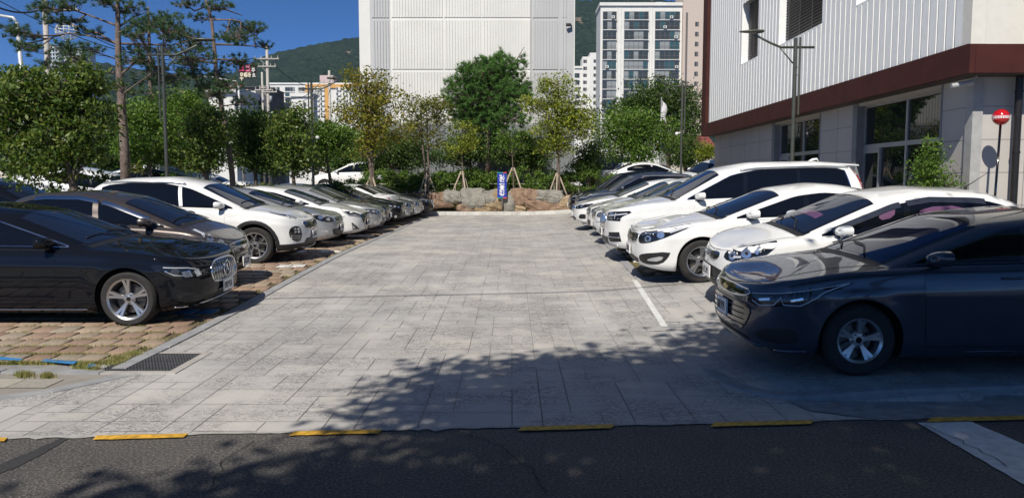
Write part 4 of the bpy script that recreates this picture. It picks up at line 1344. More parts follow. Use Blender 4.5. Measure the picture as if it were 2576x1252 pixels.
def make_suv(label, mat, style, detail=1, **kw):
    b = dict(L=4.48, W=1.85, H=1.66, trim='chrome')
    if style == 'sf': b.update(L=4.75, W=1.88, H=1.72)
    b.update(kw)
    c = Car(suv(**b), mat, label, detail=detail)
    c.standard(rim=.24, spokes=5, twin=0)
    c.grille([(-.40, .55), (-.52, .72), (-.46, .80), (.46, .80), (.52, .72), (.40, .55)], frame=CHROME, fr=.012, bars=[[(-.44, z), (.44, z)] for z in (.60, .65, .70, .75)])
    c.headlights([(.56, .78), (.54, .86), (.80, .91), (1.18, .96), (1.28, .95), (1.08, .82), (.8, .77)], [(REFL, ell(.68, .83, .045, .03)), (REFL, ell(.84, .85, .05, .035)), (DRL, strip([(.60, .80), (.98, .83), (1.16, .93)], .012))], base=LENSD)
    c.grille([(.62, .42), (.64, .56), (.90, .58), (.96, .46), (.86, .40)], mat=BLACKP, name='fog_light_pod', sym=True)
    c.fogs(ell(.78, .50, .07, .03), .010)
    c.patch('bumper_cladding', [[(-1.2, .28), (1.2, .28), (1.2, .38), (-1.2, .38)]], 'F', BLACKP, .006)
    c.plate(None, z=.50, off=.04)
    oval(c, .71, inner='H')
    c.tubes('roof_rail', [[(x, .62) for x in np.linspace(2.3, 3.9, 8)]], 'T', SILVERW, .013, .03)
    c.tubes('roof_rail', [[(x, -.62) for x in np.linspace(2.3, 3.9, 8)]], 'T', SILVERW, .013, .03)
    c.tails([(.5, .95), (.52, 1.08), (.95, 1.1), (.95, .98)])
    return c
# ------------------------------------------------------------------ ground materials
def mat_asphalt():
    m, nt, bs = new_mat('asphalt')
    bs.inputs['Roughness'].default_value = .85
    n1 = noise(nt, 55, 4, .8); n2 = noise(nt, 1.2, 5); n3 = noise(nt, 60, 2)
    a = ramp(nt, n1.outputs[0], [(.36, (.024, .023, .023)), (.50, (.075, .070, .066)), (.60, (.16, .15, .14)), (.68, (.32, .30, .28))])
    b = ramp(nt, n2.outputs[0], [(.3, (.7, .7, .72)), (.7, (1.12, 1.08, 1.02))])
    nt.links.new(mixc(nt, 1.0, a.outputs[0], b.outputs[0], 'MULTIPLY'), bs.inputs['Base Color'])
    bump(nt, n1.outputs[0], .55, .006, bs)
    return m
def mat_stamped():
    m, nt, bs = new_mat('stamped_concrete')
    bs.inputs['Roughness'].default_value = .75
    tc = N(nt, 'ShaderNodeTexCoord')
    mp_ = N(nt, 'ShaderNodeMapping'); mp_.inputs['Scale'].default_value = (1.0, 2.1, 1)
    nt.links.new(tc.outputs['Object'], mp_.inputs['Vector'])
    v = mp_.outputs[0]
    big = noise(nt, .55, 5, .6, vec=tc.outputs['Object'])
    warm = noise(nt, .22, 3, .5, vec=tc.outputs['Object'])
    base = ramp(nt, warm.outputs[0], [(.35, (.435, .425, .41)), (.65, (.475, .45, .41))])
    d = ramp(nt, big.outputs[0], [(.35, (.86, .86, .865)), (.62, (1.03, 1.025, 1.02))])
    c1 = mixc(nt, 1.0, base.outputs[0], d.outputs[0], 'MULTIPLY')
    # chisel marks pressed into the slabs
    w = noise(nt, 7, 5, .7, vec=v); w.inputs['Distortion'].default_value = 2.2
    mk = ramp(nt, w.outputs[0], [(.455, (0, 0, 0)), (.485, (1, 1, 1)), (.510, (1, 1, 1)), (.54, (0, 0, 0))])
    pn = noise(nt, 1.5, 3, .6, vec=tc.outputs['Object'])
    pm = ramp(nt, pn.outputs[0], [(.38, (0, 0, 0)), (.56, (1, 1, 1))])
    mm = N(nt, 'ShaderNodeMath', operation='MULTIPLY')
    nt.links.new(mk.outputs[0], mm.inputs[0]); nt.links.new(pm.outputs[0], mm.inputs[1])
    mm2 = N(nt, 'ShaderNodeMath', operation='MULTIPLY'); mm2.inputs[1].default_value = .95
    nt.links.new(mm.outputs[0], mm2.inputs[0])
    c2 = mixc(nt, mm2.outputs[0], c1, (.13, .13, .135))
    # tyre and dirt streaks along the drive
    mp2 = N(nt, 'ShaderNodeMapping'); mp2.inputs['Scale'].default_value = (1.6, .12, 1)
    nt.links.new(tc.outputs['Object'], mp2.inputs['Vector'])
    st = noise(nt, 1.3, 4, .6, vec=mp2.outputs[0])
    sr = ramp(nt, st.outputs[0], [(.36, (.91, .91, .915)), (.6, (1.02, 1.02, 1.02))])
    c3 = mixc(nt, 1.0, c2, sr.outputs[0], 'MULTIPLY')
    # each slab a little different
    at = N(nt, 'ShaderNodeAttribute', attribute_name='shade')
    ar = ramp(nt, at.outputs['Fac'], [(0, (.93, .93, .94)), (1, (1.05, 1.04, 1.02))])
    nt.links.new(mixc(nt, 1.0, c3, ar.outputs[0], 'MULTIPLY'), bs.inputs['Base Color'])
    fine = noise(nt, 70, 3, .6, vec=tc.outputs['Object'])
    b1 = bump(nt, mm.outputs[0], -.5, .006)
    bump(nt, fine.outputs[0], .25, .004, bs, normal=b1)
    return m
def mat_island(name, stops, rough=.85, nscale=30, bmp=.4, nmul=(.8, 1.15)):
    m, nt, bs = new_mat(name)
    bs.inputs['Roughness'].default_value = rough
    g = N(nt, 'ShaderNodeNewGeometry')
    r = ramp(nt, g.outputs['Random Per Island'], stops)
    n = noise(nt, nscale, 5)
    r2 = ramp(nt, n.outputs[0], [(.3, (nmul[0],) * 3), (.7, (nmul[1],) * 3)])
    nt.links.new(mixc(nt, 1.0, r.outputs[0], r2.outputs[0], 'MULTIPLY'), bs.inputs['Base Color'])
    bump(nt, n.outputs[0], bmp, .01, bs)
    return m
ASPH = mat_asphalt()
STAMP = mat_stamped()
JOINT = M('slab_joint', (.23, .22, .205), .95, var=.3)
KERBM = M('kerb_concrete', (.27, .27, .275), .85, var=.2, scale=5, bmp=.4)
KERBW = M('pale_kerb_concrete', (.50, .49, .46), .85, var=.2, scale=3, bmp=.4)
SOIL = M('sandy_soil', (.30, .21, .13), .95, var=.3, scale=2, bmp=.6, bscale=12)
DIRT = M('joint_soil', (.11, .085, .05), .95, var=.35, scale=7)
BRICKM = mat_island('terracotta_paver', [(0, (.25, .165, .12)), (.4, (.30, .205, .15)), (.7, (.34, .265, .195)), (1, (.30, .255, .195))])
BLUEP = M('blue_road_paint', (.03, .20, .48), .7, var=.2, scale=12)
WHITEP = M('white_road_paint', (.60, .60, .58), .75, var=.18, scale=9, bmp=.3)
YELLOWP = M('yellow_road_paint', (.56, .31, .03), .8, var=.45, scale=22, bmp=.3)
CONC = M('rough_concrete', (.24, .24, .24), .9, var=.25, scale=8, bmp=.8, bscale=60)
PLAIN = mat_island('sidewalk_paver', [(0, (.30, .28, .24)), (1, (.42, .38, .31))])
IRON = M('cast_iron', (.02, .02, .021), .6, metal=.3, var=.3)
EARTH = M('back_ground', (.10, .095, .085), .95, var=.3, scale=.3)

def sheet(name, poly, off, mat, step=.5, zf=None, parent=None, kind='structure'):
    bm = bmesh.new()
    bm.faces.new([bm.verts.new((p[0], p[1], 0)) for p in poly])
    for ax in (0, 1):
        a0 = min(p[ax] for p in poly); a1 = max(p[ax] for p in poly)
        k = math.floor(a0 / step) + 1
        while k * step < a1:
            co = (k * step, 0, 0) if ax == 0 else (0, k * step, 0)
            no = (1, 0, 0) if ax == 0 else (0, 1, 0)
            bmesh.ops.bisect_plane(bm, geom=bm.verts[:] + bm.edges[:] + bm.faces[:], plane_co=co, plane_no=no, dist=1e-5)
            k += 1
    zf = zf or zg
    for v in bm.verts: v.co.z = zf(v.co.x, v.co.y) + off
    bmesh.ops.recalc_face_normals(bm, faces=bm.faces)
    bm.normal_update()
    if sum(f.normal.z for f in bm.faces) < 0: bmesh.ops.reverse_faces(bm, faces=bm.faces)
    me = bpy.data.meshes.new(name); bm.to_mesh(me); bm.free()
    me.materials.append(mat)
    o = link(bpy.data.objects.new(name, me), parent)
    if kind: o['kind'] = kind
    return o

# big ground sheet to the horizon
def axis(vals): return sorted(set(vals))
gx = axis([-3500, -1800, -900, -450, -220, -120, -80, -60, -45] + [x * 1.0 for x in range(-36, 31)] + [40, 60, 90, 150, 260, 500, 1000, 2000, 3500])
gy = axis([-600, -200, -80, -40, -20, -10, -4] + [y * .75 for y in range(0, 88)] + [70, 80, 95, 110, 130, 150, 200, 300, 500, 900, 1600, 3500])
V = []; F = []
for y in gy:
    for x in gx: V.append((x, y, zg(x, y) - .05))
nx_ = len(gx)
for j in range(len(gy) - 1):
    for i in range(nx_ - 1):
        F.append((j * nx_ + i, j * nx_ + i + 1, (j + 1) * nx_ + i + 1, (j + 1) * nx_ + i))
o = np_mesh('ground', V, F, EARTH, smooth=True); o['kind'] = 'structure'

XL = -3.60                                 # inner edge of the left kerb strip
RE = lambda x: 5.44 + .068 * x             # edge of the road
XR0, YR0 = G(1600, 705).x, G(1600, 705).y  # right bay edge begins here
YK = 35.2                                  # planter kerb
XR1 = 2.62
sheet('road', [(-60, -14), (60, -14), (60, RE(60)), (-60, RE(-60))], 0.0, ASPH, step=5, zf=lambda x, y: 0)

# curved kerb in front of the dark saloon
kp = [G(u, v, .04) for u, v in ((1735, 898), (1752, 915), (1788, 938), (1830, 960), (1878, 976), (1930, 988), (1988, 996), (2060, 999), (2138, 998), (2300, 994), (2576, 986))]
kx = [p.x for p in kp]; ky = [p.y for p in kp]
kslope = (ky[-1] - ky[-2]) / (kx[-1] - kx[-2])
kx.append(kx[-1] + 8); ky.append(ky[-1] + 8 * kslope)
def kerb_y(x): return float(np.interp(x, kx, ky, left=99))
def inside(x, y): return x > kx[0] and y > kerb_y(x)
def ztile(x, y):
    if y < 9 and x > 1.4:
        if inside(x, y): return zg(x, y)
        return 0.0 if y < 7.2 else zg(x, y) * sstep(2.2, 1.4, x)
    return zg(x, y)

# stamped slabs
sheet('slab_bed', [(XL - .0, RE(XL) - .15), (1.6, RE(1.6) - .15), (1.6, YK), (XL, YK)], -.004, JOINT, .5)
sheet('slab_bed', [(1.6, 5.0), (14, 5.8), (14, YR0), (1.6, YR0)], -.006, JOINT, .4, zf=ztile)
sheet('slab_bed', [(-16, RE(-16) - .15), (XL, RE(XL) - .15), (XL, 7.4), (-16, 7.4)], -.006, JOINT, .5)
sheet('slab_bed', [(1.6, YR0), (XR0 + .1, YR0), (XR1 + .1, YK), (1.6, YK)], -.004, JOINT, .5)
def slabs(name, x0, x1, y0, y1, clips, seed, m=.225):
    rr = random.Random(seed)
    nx, ny = int((x1 - x0) / m) + 1, int((y1 - y0) / m) + 1
    used = [[False] * nx for _ in range(ny)]
    bm = bmesh.new()
    lay = bm.loops.layers.float_color.new('shade') if 0 else None
    sh = bm.faces.layers.float.new('shade')
    sizes = [(3, 2), (2, 2), (2, 2), (2, 1), (2, 1), (1, 1), (1, 2), (1, 1)]
    for j in range(ny):
        for i in range(nx):
            if used[j][i]: continue
            opts = sizes[:]; rr.shuffle(opts); opts.append((1, 1))
            for w, h in opts:
                if i + w <= nx and j + h <= ny and all(not used[b][a] for b in range(j, j + h) for a in range(i, i + w)): break
            for b in range(j, j + h):
                for a in range(i, i + w): used[b][a] = True
            e = .0033
            xa, xb, ya, yb = x0 + i * m + e, x0 + (i + w) * m - e, y0 + j * m + e, y0 + (j + h) * m - e
            f = bm.faces.new([bm.verts.new((xa, ya, 0)), bm.verts.new((xb, ya, 0)), bm.verts.new((xb, yb, 0)), bm.verts.new((xa, yb, 0))])
            f[sh] = rr.random()
    for co, no in clips:
        bmesh.ops.bisect_plane(bm, geom=bm.verts[:] + bm.edges[:] + bm.faces[:], plane_co=co, plane_no=no, clear_outer=True, dist=1e-5)
    # follow the curved kerb closely
    if x1 > 1.6:
        def near_():
            fs = [f for f in bm.faces if f.calc_center_median().y < 9 and f.calc_center_median().x > 1.4]
            return list({g for f in fs for g in (f, *f.edges, *f.verts)})
        for k in range(0, 24):
            g_ = near_()
            if g_: bmesh.ops.bisect_plane(bm, geom=g_, plane_co=(1.5 + k * .2, 0, 0), plane_no=(1, 0, 0), dist=1e-5)
        for k in range(0, 14):
            g_ = near_()
            if g_: bmesh.ops.bisect_plane(bm, geom=g_, plane_co=(0, 5.6 + k * .15, 0), plane_no=(0, 1, 0), dist=1e-5)
    for v in bm.verts: v.co.z = ztile(v.co.x, v.co.y) + .003
    bm.normal_update()
    me = bpy.data.meshes.new(name); bm.to_mesh(me); bm.free()
    me.materials.append(STAMP)
    o = link(bpy.data.objects.new(name, me)); o['kind'] = 'structure'
    return o
def lineclip(p, q, keep):
    """plane through p, q (2D), everything on the far side from 'keep' is cleared"""
    d = Vector((q[0] - p[0], q[1] - p[1], 0)); n = Vector((-d.y, d.x, 0)).normalized()
    if n.dot(Vector((keep[0] - p[0], keep[1] - p[1], 0))) > 0: n = -n
    return ((p[0], p[1], 0), n)
edge = lineclip((-20, RE(-20)), (20, RE(20)), (0, 10))
slabs('driveway_slabs', XL, 2.9, YR0, YK - .1, [((0, YR0, 0), (0, -1, 0)), lineclip((XR0, YR0), (XR1, YK), (0, 20)), ((XL, 0, 0), (-1, 0, 0))], 3)
slabs('driveway_slabs', XL, 11.5, 4.9, YR0, [edge, ((0, YR0, 0), (0, 1, 0)), ((XL, 0, 0), (-1, 0, 0))], 5)
gl = [G(0, 1003, 0), G(140, 985, 0), G(330, 945, 0)]
slabs('driveway_slabs', XL - 8, XL, 4.4, 7.6, [edge, ((XL, 0, 0), (1, 0, 0)), lineclip((gl[0].x, gl[0].y), (gl[2].x, gl[2].y), (-3.8, 5.6))], 9)

# left bays: kerb strip, soil bed, terracotta pavers
YB = 7.50
kb = MB()
def strip_line(mb, pts, w, h, zf, seg=.9, gap=.006, depth=.1):
    """row of kerb stones along a polyline, width w to the left"""
    P2 = []
    for a, b in zip(pts[:-1], pts[1:]):
        l = math.hypot(b[0] - a[0], b[1] - a[1]); n = max(1, int(l / seg))
        for i in range(n): P2.append((a[0] + (b[0] - a[0]) * i / n, a[1] + (b[1] - a[1]) * i / n))
    P2.append(pts[-1])
    for a, b in zip(P2[:-1], P2[1:]):
        dx, dy = b[0] - a[0], b[1] - a[1]; l = math.hypot(dx, dy)
        ux, uy = dx / l, dy / l; nx, ny = -uy, ux
        a2 = (a[0] + ux * gap, a[1] + uy * gap); b2 = (b[0] - ux * gap, b[1] - uy * gap)
        q = [a2, b2, (b2[0] + nx * w, b2[1] + ny * w), (a2[0] + nx * w, a2[1] + ny * w)]
        c = .012
        cx, cy = sum(p[0] for p in q) / 4, sum(p[1] for p in q) / 4
        base = [(p[0], p[1], zf(*p) - depth) for p in q]
        mid = [(p[0], p[1], zf(*p) + h - c) for p in q]
        top = [(p[0] + (cx - p[0]) / abs(cx - p[0] + 1e-9) * 0 + (cx - p[0]) * c / l * 1.0, p[1] + (cy - p[1]) * c / l * 1.0, zf(*p) + h) for p in q]
        mb.add(base + mid + top, [(0, 1, 5, 4), (1, 2, 6, 5), (2, 3, 7, 6), (3, 0, 4, 7), (4, 5, 9, 8), (5, 6, 10, 9), (6, 7, 11, 10), (7, 4, 8, 11), (8, 9, 10, 11)])
strip_line(kb, [(XL, YB - .35), (XL, 20), (XL, YK - .1)], .14, .018, zg)
o = kb.build('left_kerb_strip', KERBM); o['kind'] = 'structure'
kb = MB()
strip_line(kb, [(XR1, YK - .1), (XR0, YR0)], .14, .018, zg)
strip_line(kb, [(XR0 + .14, YR0 + .0), (12, YR0 + .05)], .13, .018, zg)
o = kb.build('right_kerb_strip', KERBM); o['kind'] = 'structure'
kb = MB()
q0, q1 = G(0, 940, 0), G(250, 943, 0)
strip_line(kb, [(q0.x - 6, q0.y - .1), (q0.x, q0.y), (q1.x, q1.y)], .12, .02, zg, seg=.8)
o = kb.build('bay_front_kerb', KERBM); o['kind'] = 'structure'
kb = MB()
def curve_band(mb, f, w, h, x0, x1):
    n = 46
    A = []
    for i in range(n + 1):
        x = x0 + (x1 - x0) * (i / n) ** 1.6
        y = kerb_y(x); y2 = kerb_y(x + .01)
        tx, ty = .01, y2 - y; l = math.hypot(tx, ty); nx, ny = -ty / l, tx / l
        A.append((x, y, nx, ny))
    vs_ = []
    for x, y, nx, ny in A:
        if ny < 0: nx, ny = -nx, -ny
        hh = h * sstep(kx[0], kx[0] + 1.2, x) + .012
        xi, yi = x + nx * w, y + ny * w
        zt = .05 * sstep(1.6, 3.4, x) + hh - .05 * 0
        vs_ += [(x, y, -.05), (x, y, zt - .02), (x + nx * .02, y + ny * .02, zt), (xi, yi, zt), (xi, yi, -.05)]
    fs = []
    for i in range(n):
        for j in range(4): fs.append((i * 5 + j, (i + 1) * 5 + j, (i + 1) * 5 + j + 1, i * 5 + j + 1))
    mb.add(vs_, fs)
curve_band(kb, None, .15, .028, kx[0] + .01, 9.5)
o = kb.build('curved_kerb', KERBM, None, True, crease=30); o['kind'] = 'structure'
gp = [G(1960, 1001, 0), G(2140, 1002, 0), G(2576, 992, 0)]
gtr = [(gp[0].x, gp[0].y), (gp[1].x, gp[1].y), (gp[2].x, gp[2].y), (gp[2].x + 8, gp[2].y + .1), (gp[2].x + 8, RE(gp[2].x + 8)), (gp[2].x, RE(gp[2].x)), (gp[0].x + .5, RE(gp[0].x + .5)), (gp[0].x + .1, RE(gp[0].x) + .25)]
sheet('gutter', gtr, .010, CONC, .5, zf=lambda x, y: 0)

sheet('paver_bed', [(-16, YB - .2), (XL - .13, YB - .2), (XL - .13, YK - .1), (-16, YK - .1)], -.012, DIRT, .5)
sheet('paver_bed', [(XR0 + .13, YR0 + .12), (13, YR0 + .12), (13, YK - .1), (XR1 + .13, YK - .1)], -.012, DIRT, .5)
def pavers(name, x0, x1, y0, y1, inside_f, colour_f, seed):
    rr = random.Random(seed); V = []; F = []; MI = []
    j = 0; y = y0
    while y < y1 - .1:
        dy = .37
        x = x1 - (.0 if j % 2 == 0 else .13) - rr.uniform(0, .03)
        while x > x0:
            w = .265
            jx, jy, tz = rr.uniform(-.006, .006), rr.uniform(-.006, .006), rr.uniform(-.003, .004)
            xa, xb, ya, yb = x - w + .015 + jx, x - .015 + jx, y + .026 + jy, y + dy - .026 + jy
            if inside_f(xa, ya) and inside_f(xb, ya) and inside_f((xa + xb) / 2, yb):
                b = len(V); z = zg((xa + xb) / 2, (ya + yb) / 2)
                for (X_, Y_) in ((xa, ya), (xb, ya), (xb, yb), (xa, yb)): V.append((X_, Y_, zg(X_, Y_) - .03))
                for (X_, Y_) in ((xa, ya), (xb, ya), (xb, yb), (xa, yb)): V.append((X_, Y_, zg(X_, Y_) + .008 + tz))
                c = .008
                for (X_, Y_) in ((xa + c, ya + c), (xb - c, ya + c), (xb - c, yb - c), (xa + c, yb - c)): V.append((X_, Y_, zg(X_, Y_) + .015 + tz * .7))
                F += [(b, b + 1, b + 5, b + 4), (b + 1, b + 2, b + 6, b + 5), (b + 2, b + 3, b + 7, b + 6), (b + 3, b, b + 4, b + 7),
                      (b + 4, b + 5, b + 9, b + 8), (b + 5, b + 6, b + 10, b + 9), (b + 6, b + 7, b + 11, b + 10), (b + 7, b + 4, b + 8, b + 11), (b + 8, b + 9, b + 10, b + 11)]
                cc = colour_f((xa + xb) / 2, (ya + yb) / 2, j, rr)
                MI += [0] * 4 + [cc] * 5
            x -= w
        y += dy; j += 1
    o = np_mesh(name, V, F, [BRICKM, BLUEP, WHITEP], mi=MI); o['kind'] = 'structure'
    return o
STALL = [YB + .12] + [10.05 + 2.55 * k for k in range(1, 10)]
def colL(x, y, j, rr):
    if j in (7,) and x > XL - .9: return 1
    for s_ in (11.85, 14.5, 17.2, 19.6, 22, 24.4, 26.8, 29.2):
        if abs(y - s_) < .12 and x > XL - 2.2 and rr.random() < .75: return 2
    return 0
pavers('left_bay_pavers', -13, XL - .15, YB - .10, YK - .3, lambda x, y: True, colL, 4)
def colR(x, y, j, rr):
    for s_ in (14.6, 17.2, 19.6, 22.2, 25, 28, 31):
        if abs(y - s_) < .12 and x < 5 and rr.random() < .75: return 2
    return 0
pavers('right_bay_pavers', 1.9, 8.5, YR0 + .16, YK - .3, lambda x, y: x > XR0 + .17 + (XR1 - XR0) * (y - YR0) / (YK - YR0) and x < 8.45, colR, 6)

# sidewalk to the left and its pavers
sheet('sidewalk', [(-16, 4.9), (gl[0].x, gl[0].y), (gl[1].x, gl[1].y), (gl[2].x, gl[2].y), (q1.x + .1, q1.y), (q0.x, q0.y), (-16, q0.y)], .000, M('sidewalk_bed', (.25, .23, .20), .9), .5)
V = []; F = []
poly_in = lambda x, y: y < np.interp(x, [q0.x - 6, q0.x, q1.x], [q0.y - .12, q0.y - .01, q1.y - .01]) and y > np.interp(x, [gl[0].x - 5, gl[0].x, gl[1].x, gl[2].x], [gl[0].y - .9, gl[0].y + .10, gl[1].y + .10, gl[2].y + .08])
y = 5.0; j = 0
while y < 7.6:
    x = -14 + (.17 if j % 2 else 0)
    while x < -3.4:
        e = .004
        c4 = [(x + e, y + e), (x + .34 - e, y + e), (x + .34 - e, y + .30 - e), (x + e, y + .30 - e)]
        if all(poly_in(*c) for c in c4):
            b = len(V); V += [(a, b_, zg(a, b_) + .006) for a, b_ in c4]; F.append((b, b + 1, b + 2, b + 3))
        x += .34
    y += .30; j += 1
o = np_mesh('sidewalk_pavers', V, F, PLAIN); o['kind'] = 'structure'
kb = MB()
strip_line(kb, [(gl[0].x - 5, gl[0].y - 1.0), (gl[0].x, gl[0].y - .06), (gl[1].x, gl[1].y - .06), (gl[2].x, gl[2].y - .04)], .14, .010, zg, seg=1.2)
o = kb.build('sidewalk_kerb', KERBM); o['kind'] = 'structure'

# road paint
def paint_quad(name, px, mat, z=.006, kind='structure'):
    pts = [G(u, v, 0) for u, v in px]
    bm = bmesh.new(); rr = random.Random(len(name) + int(px[0][0]))
    out = []
    for a, b in zip(pts, pts[1:] + pts[:1]):
        n = max(1, int((b - a).length / .06))
        for i in range(n):
            p = a.lerp(b, i / n)
            out.append((p.x + rr.uniform(-.005, .005), p.y + rr.uniform(-.005, .005), z))
    f = bm.faces.new([bm.verts.new(p) for p in out])
    bm.normal_update()
    if f.normal.z < 0: f.normal_flip()
    me = bpy.data.meshes.new(name); bm.to_mesh(me); bm.free(); me.materials.append(mat)
    o = link(bpy.data.objects.new(name, me)); o['kind'] = kind
for u0, u1 in ((-260, 22), (232, 472), (727, 962), (1302, 1547), (1787, 2050), (2330, 2640)):
    e = lambda u: 1073.5 + (1288 - u) * .0215 if u < 1288 else 1073.5 - (u - 1288) * .0215
    t = 12
    paint_quad('yellow_road_line', [(u0 + 12, e(u0) + 2), (u1, e(u1) + 2), (u1 - 10, e(u1) + t), (u0, e(u0) + t + 1)], YELLOWP, .012)
paint_quad('white_road_stripe', [(2308, 1064), (2440, 1060), (2700, 1172), (2700, 1290), (2580, 1222)], WHITEP)
for q in ([(0, 904), (58, 908), (52, 914), (0, 911)], [(112, 909), (196, 914), (186, 922), (104, 916)], [(226, 921), (243, 923), (236, 932), (216, 931)], [(470, 803), (500, 803), (493, 808), (462, 808)]):
    pz = G(*q[0]); paint_quad('blue_bay_line', q, BLUEP, zg(pz.x, pz.y) + .024)
# ragged concrete lip over the asphalt edge, old patch and cracks in the road
rr = random.Random(77); up_, lo_ = [], []
for i in range(301):
    x = -9 + 18 * i / 300
    up_.append((x, RE(x) + .02, .007)); lo_.append((x, RE(x) - .008 - .016 * abs(rr.gauss(0, 1)) - .008 * math.sin(x * 1.7), .007))
mb = MB(); mb.add(up_ + lo_, [(i, 301 + i, 302 + i, i + 1) for i in range(300)]); o = mb.build('slab_lip', M('lip_concrete', (.34, .33, .31), .9, var=.25, scale=10)); o['kind'] = 'structure'
paint_quad('asphalt_patch', [(-300, 1178), (0, 1168), (70, 1140), (150, 1103), (178, 1100), (110, 1140), (40, 1176), (-300, 1300)], M('patch_asphalt', (.030, .030, .031), .9, var=.4, scale=40, bmp=.5), .004)
def crack(pts, w, z=.0075, mat=None):
    out = []
    P_ = [G(u, v, 0) for u, v in pts]
    line = []
    for a, b in zip(P_[:-1], P_[1:]):
        n = max(2, int((b - a).length / .08))
        for i in range(n):
            q = a.lerp(b, i / n); line.append((q.x + rr.gauss(0, .012), q.y + rr.gauss(0, .010)))
    pl = strip(line, w); k = len(line)
    mb.add([(x, y, z) for x, y in pl], [(i, i + 1, 2 * k - 2 - i, 2 * k - 1 - i) for i in range(k - 1)])
mb = MB()
crack([(1150, 1085), (1260, 1120), (1330, 1180), (1390, 1252)], .006); crack([(2000, 1085), (2110, 1110), (2300, 1135)], .006); crack([(2330, 1072), (2420, 1110), (2560, 1190)], .006, .0105); crack([(640, 1110), (560, 1160), (520, 1252)], .005)
o = mb.build('road_cracks', M('crack_dark', (.008, .008, .008), 1, var=0)); o['kind'] = 'structure'
wl_ = [G(1590, 705), G(1603, 705), G(1680, 822), G(1663, 822)]
mb = MB(); mb.add([(p.x, p.y, zg(p.x, p.y) + .009) for p in wl_], [(0, 3, 2, 1)]); o = mb.build('white_bay_line', WHITEP); o['kind'] = 'structure'
wl_ = [G(1664, 816), G(1800, 816), G(1800, 823), G(1664, 823)]
mb = MB(); mb.add([(p.x, p.y, zg(p.x, p.y) + .007) for p in wl_], [(0, 3, 2, 1)]); o = mb.build('white_bay_line', KERBM); o['kind'] = 'structure'
ALGN = 0
# far kerb and the raised planting bed behind it
kb = MB()
strip_line(kb, [(14, YK), (-12, YK)], -.16, .17, zg, seg=1.0, gap=.004, depth=.1)
o = kb.build('planter_kerb', KERBW); o['kind'] = 'structure'
sheet('planting_bed', [(-16, YK + .16), (13, YK + .16), (13, 41), (-16, 41)], -.03, SOIL, .4, zf=lambda x, y: zg(x, y) + .16 * (1 - sstep(35.6, 36.2, y)) + .05 * math.sin(x * 2.1) * math.sin(y * 1.7))

# drain grate
g4 = [G(u, v, 0) for u, v in ((332, 893), (500, 893), (432, 936), (262, 936))]
gx0, gx1 = (g4[0].x + g4[3].x) / 2, (g4[1].x + g4[2].x) / 2
gy0, gy1 = g4[3].y, g4[0].y
t = empty('drain_grate', ((gx0 + gx1) / 2, (gy0 + gy1) / 2, zg(gx0, gy0)), label='rectangular black iron drain grate set in the paving beside the terracotta bay', cat='drain grate')
w_, d_ = gx1 - gx0, gy1 - gy0
mb = MB()
for x0, x1, y0, y1 in ((-w_ / 2 - .09, w_ / 2 + .09, -d_ / 2 - .09, -d_ / 2), (-w_ / 2 - .09, w_ / 2 + .09, d_ / 2, d_ / 2 + .09), (-w_ / 2 - .09, -w_ / 2, -d_ / 2, d_ / 2), (w_ / 2, w_ / 2 + .09, -d_ / 2, d_ / 2)):
    mb.bb(x0, x1, y0, y1, -.04, .012)
mb.build('surround', M('drain_surround', (.36, .34, .31), .85, var=.2), t)
mb = MB(); mb.bb(-w_ / 2, w_ / 2, -d_ / 2, d_ / 2, -.3, .005); mb.build('pit', M('drain_dark', (.004, .004, .004), 1, var=0), t)
mb = MB()
n = 22
for i in range(n + 1):
    x = -w_ / 2 + w_ * i / n
    mb.bb(x - .004, x + .004, -d_ / 2, d_ / 2, .006, .016)
for i in range(13):
    y = -d_ / 2 + d_ * i / 12
    mb.bb(-w_ / 2, w_ / 2, y - .003, y + .003, .0065, .0165)
mb.build('bars', M('worn_grate_steel', (.13, .13, .135), .5, metal=.4, var=.2), t)

# grass between the pavers
def blades(name, pts, hmin, hmax, label=None, mat=None, w=.006, lean=.6):
    n = len(pts)
    P0 = np.array(pts)
    a = rng.uniform(0, 2 * math.pi, n); h = rng.uniform(hmin, hmax, n)
    b = rng.uniform(0, 2 * math.pi, n)
    dx, dy = np.cos(a) * w, np.sin(a) * w
    tip = P0 + np.stack([np.cos(b) * h * lean * rng.random(n), np.sin(b) * h * lean * rng.random(n), h], 1)
    A = P0 + np.stack([dx, dy, 0 * dx], 1); B = P0 - np.stack([dx, dy, 0 * dx], 1)
    V = np.stack([A, B, tip], 1).reshape(-1, 3)
    F = np.arange(3 * n).reshape(-1, 3)
    o = np_mesh(name, V, F, mat)
    tag(o, label, 'grass', kind='stuff')
    return o
GRASSM = mat_island('grass_blade', [(0, (.10, .14, .02)), (.45, (.19, .21, .04)), (.75, (.30, .26, .08)), (1, (.36, .28, .13))], .6, 3, 0)
def grass_pts(x0, x1, y0, y1, n, edge, seed):
    rr = random.Random(seed); out = []
    from mathutils import noise as mn
    while len(out) < n:
        y = y0 + (y1 - y0) * rr.random() ** 2.8
        x = x0 + (x1 - x0) * rr.random()
        e = edge(y)
        near = math.exp(-abs(x - e) / .32)
        v = mn.noise(Vector((x * .9, y * .9, 3.3))) + mn.noise(Vector((x * 2.7, y * 2.7, 1.3))) * .6
        if rr.random() > max(near * .95, .75 if v > -.05 else .10): continue
        # snap into joints
        k = rr.random()
        if k < .75 and near < .8:
            jy = round((y - (YB - .10 if x < 0 else YR0 + .16)) / .37); y = (YB - .10 if x < 0 else YR0 + .16) + jy * .37 + rr.uniform(-.022, .022)
        m = rr.randint(3, 7)
        for _ in range(m):
            xx, yy = x + rr.gauss(0, .014), y + rr.gauss(0, .012)
            out.append((xx, yy, zg(xx, yy) - .008))
    return out
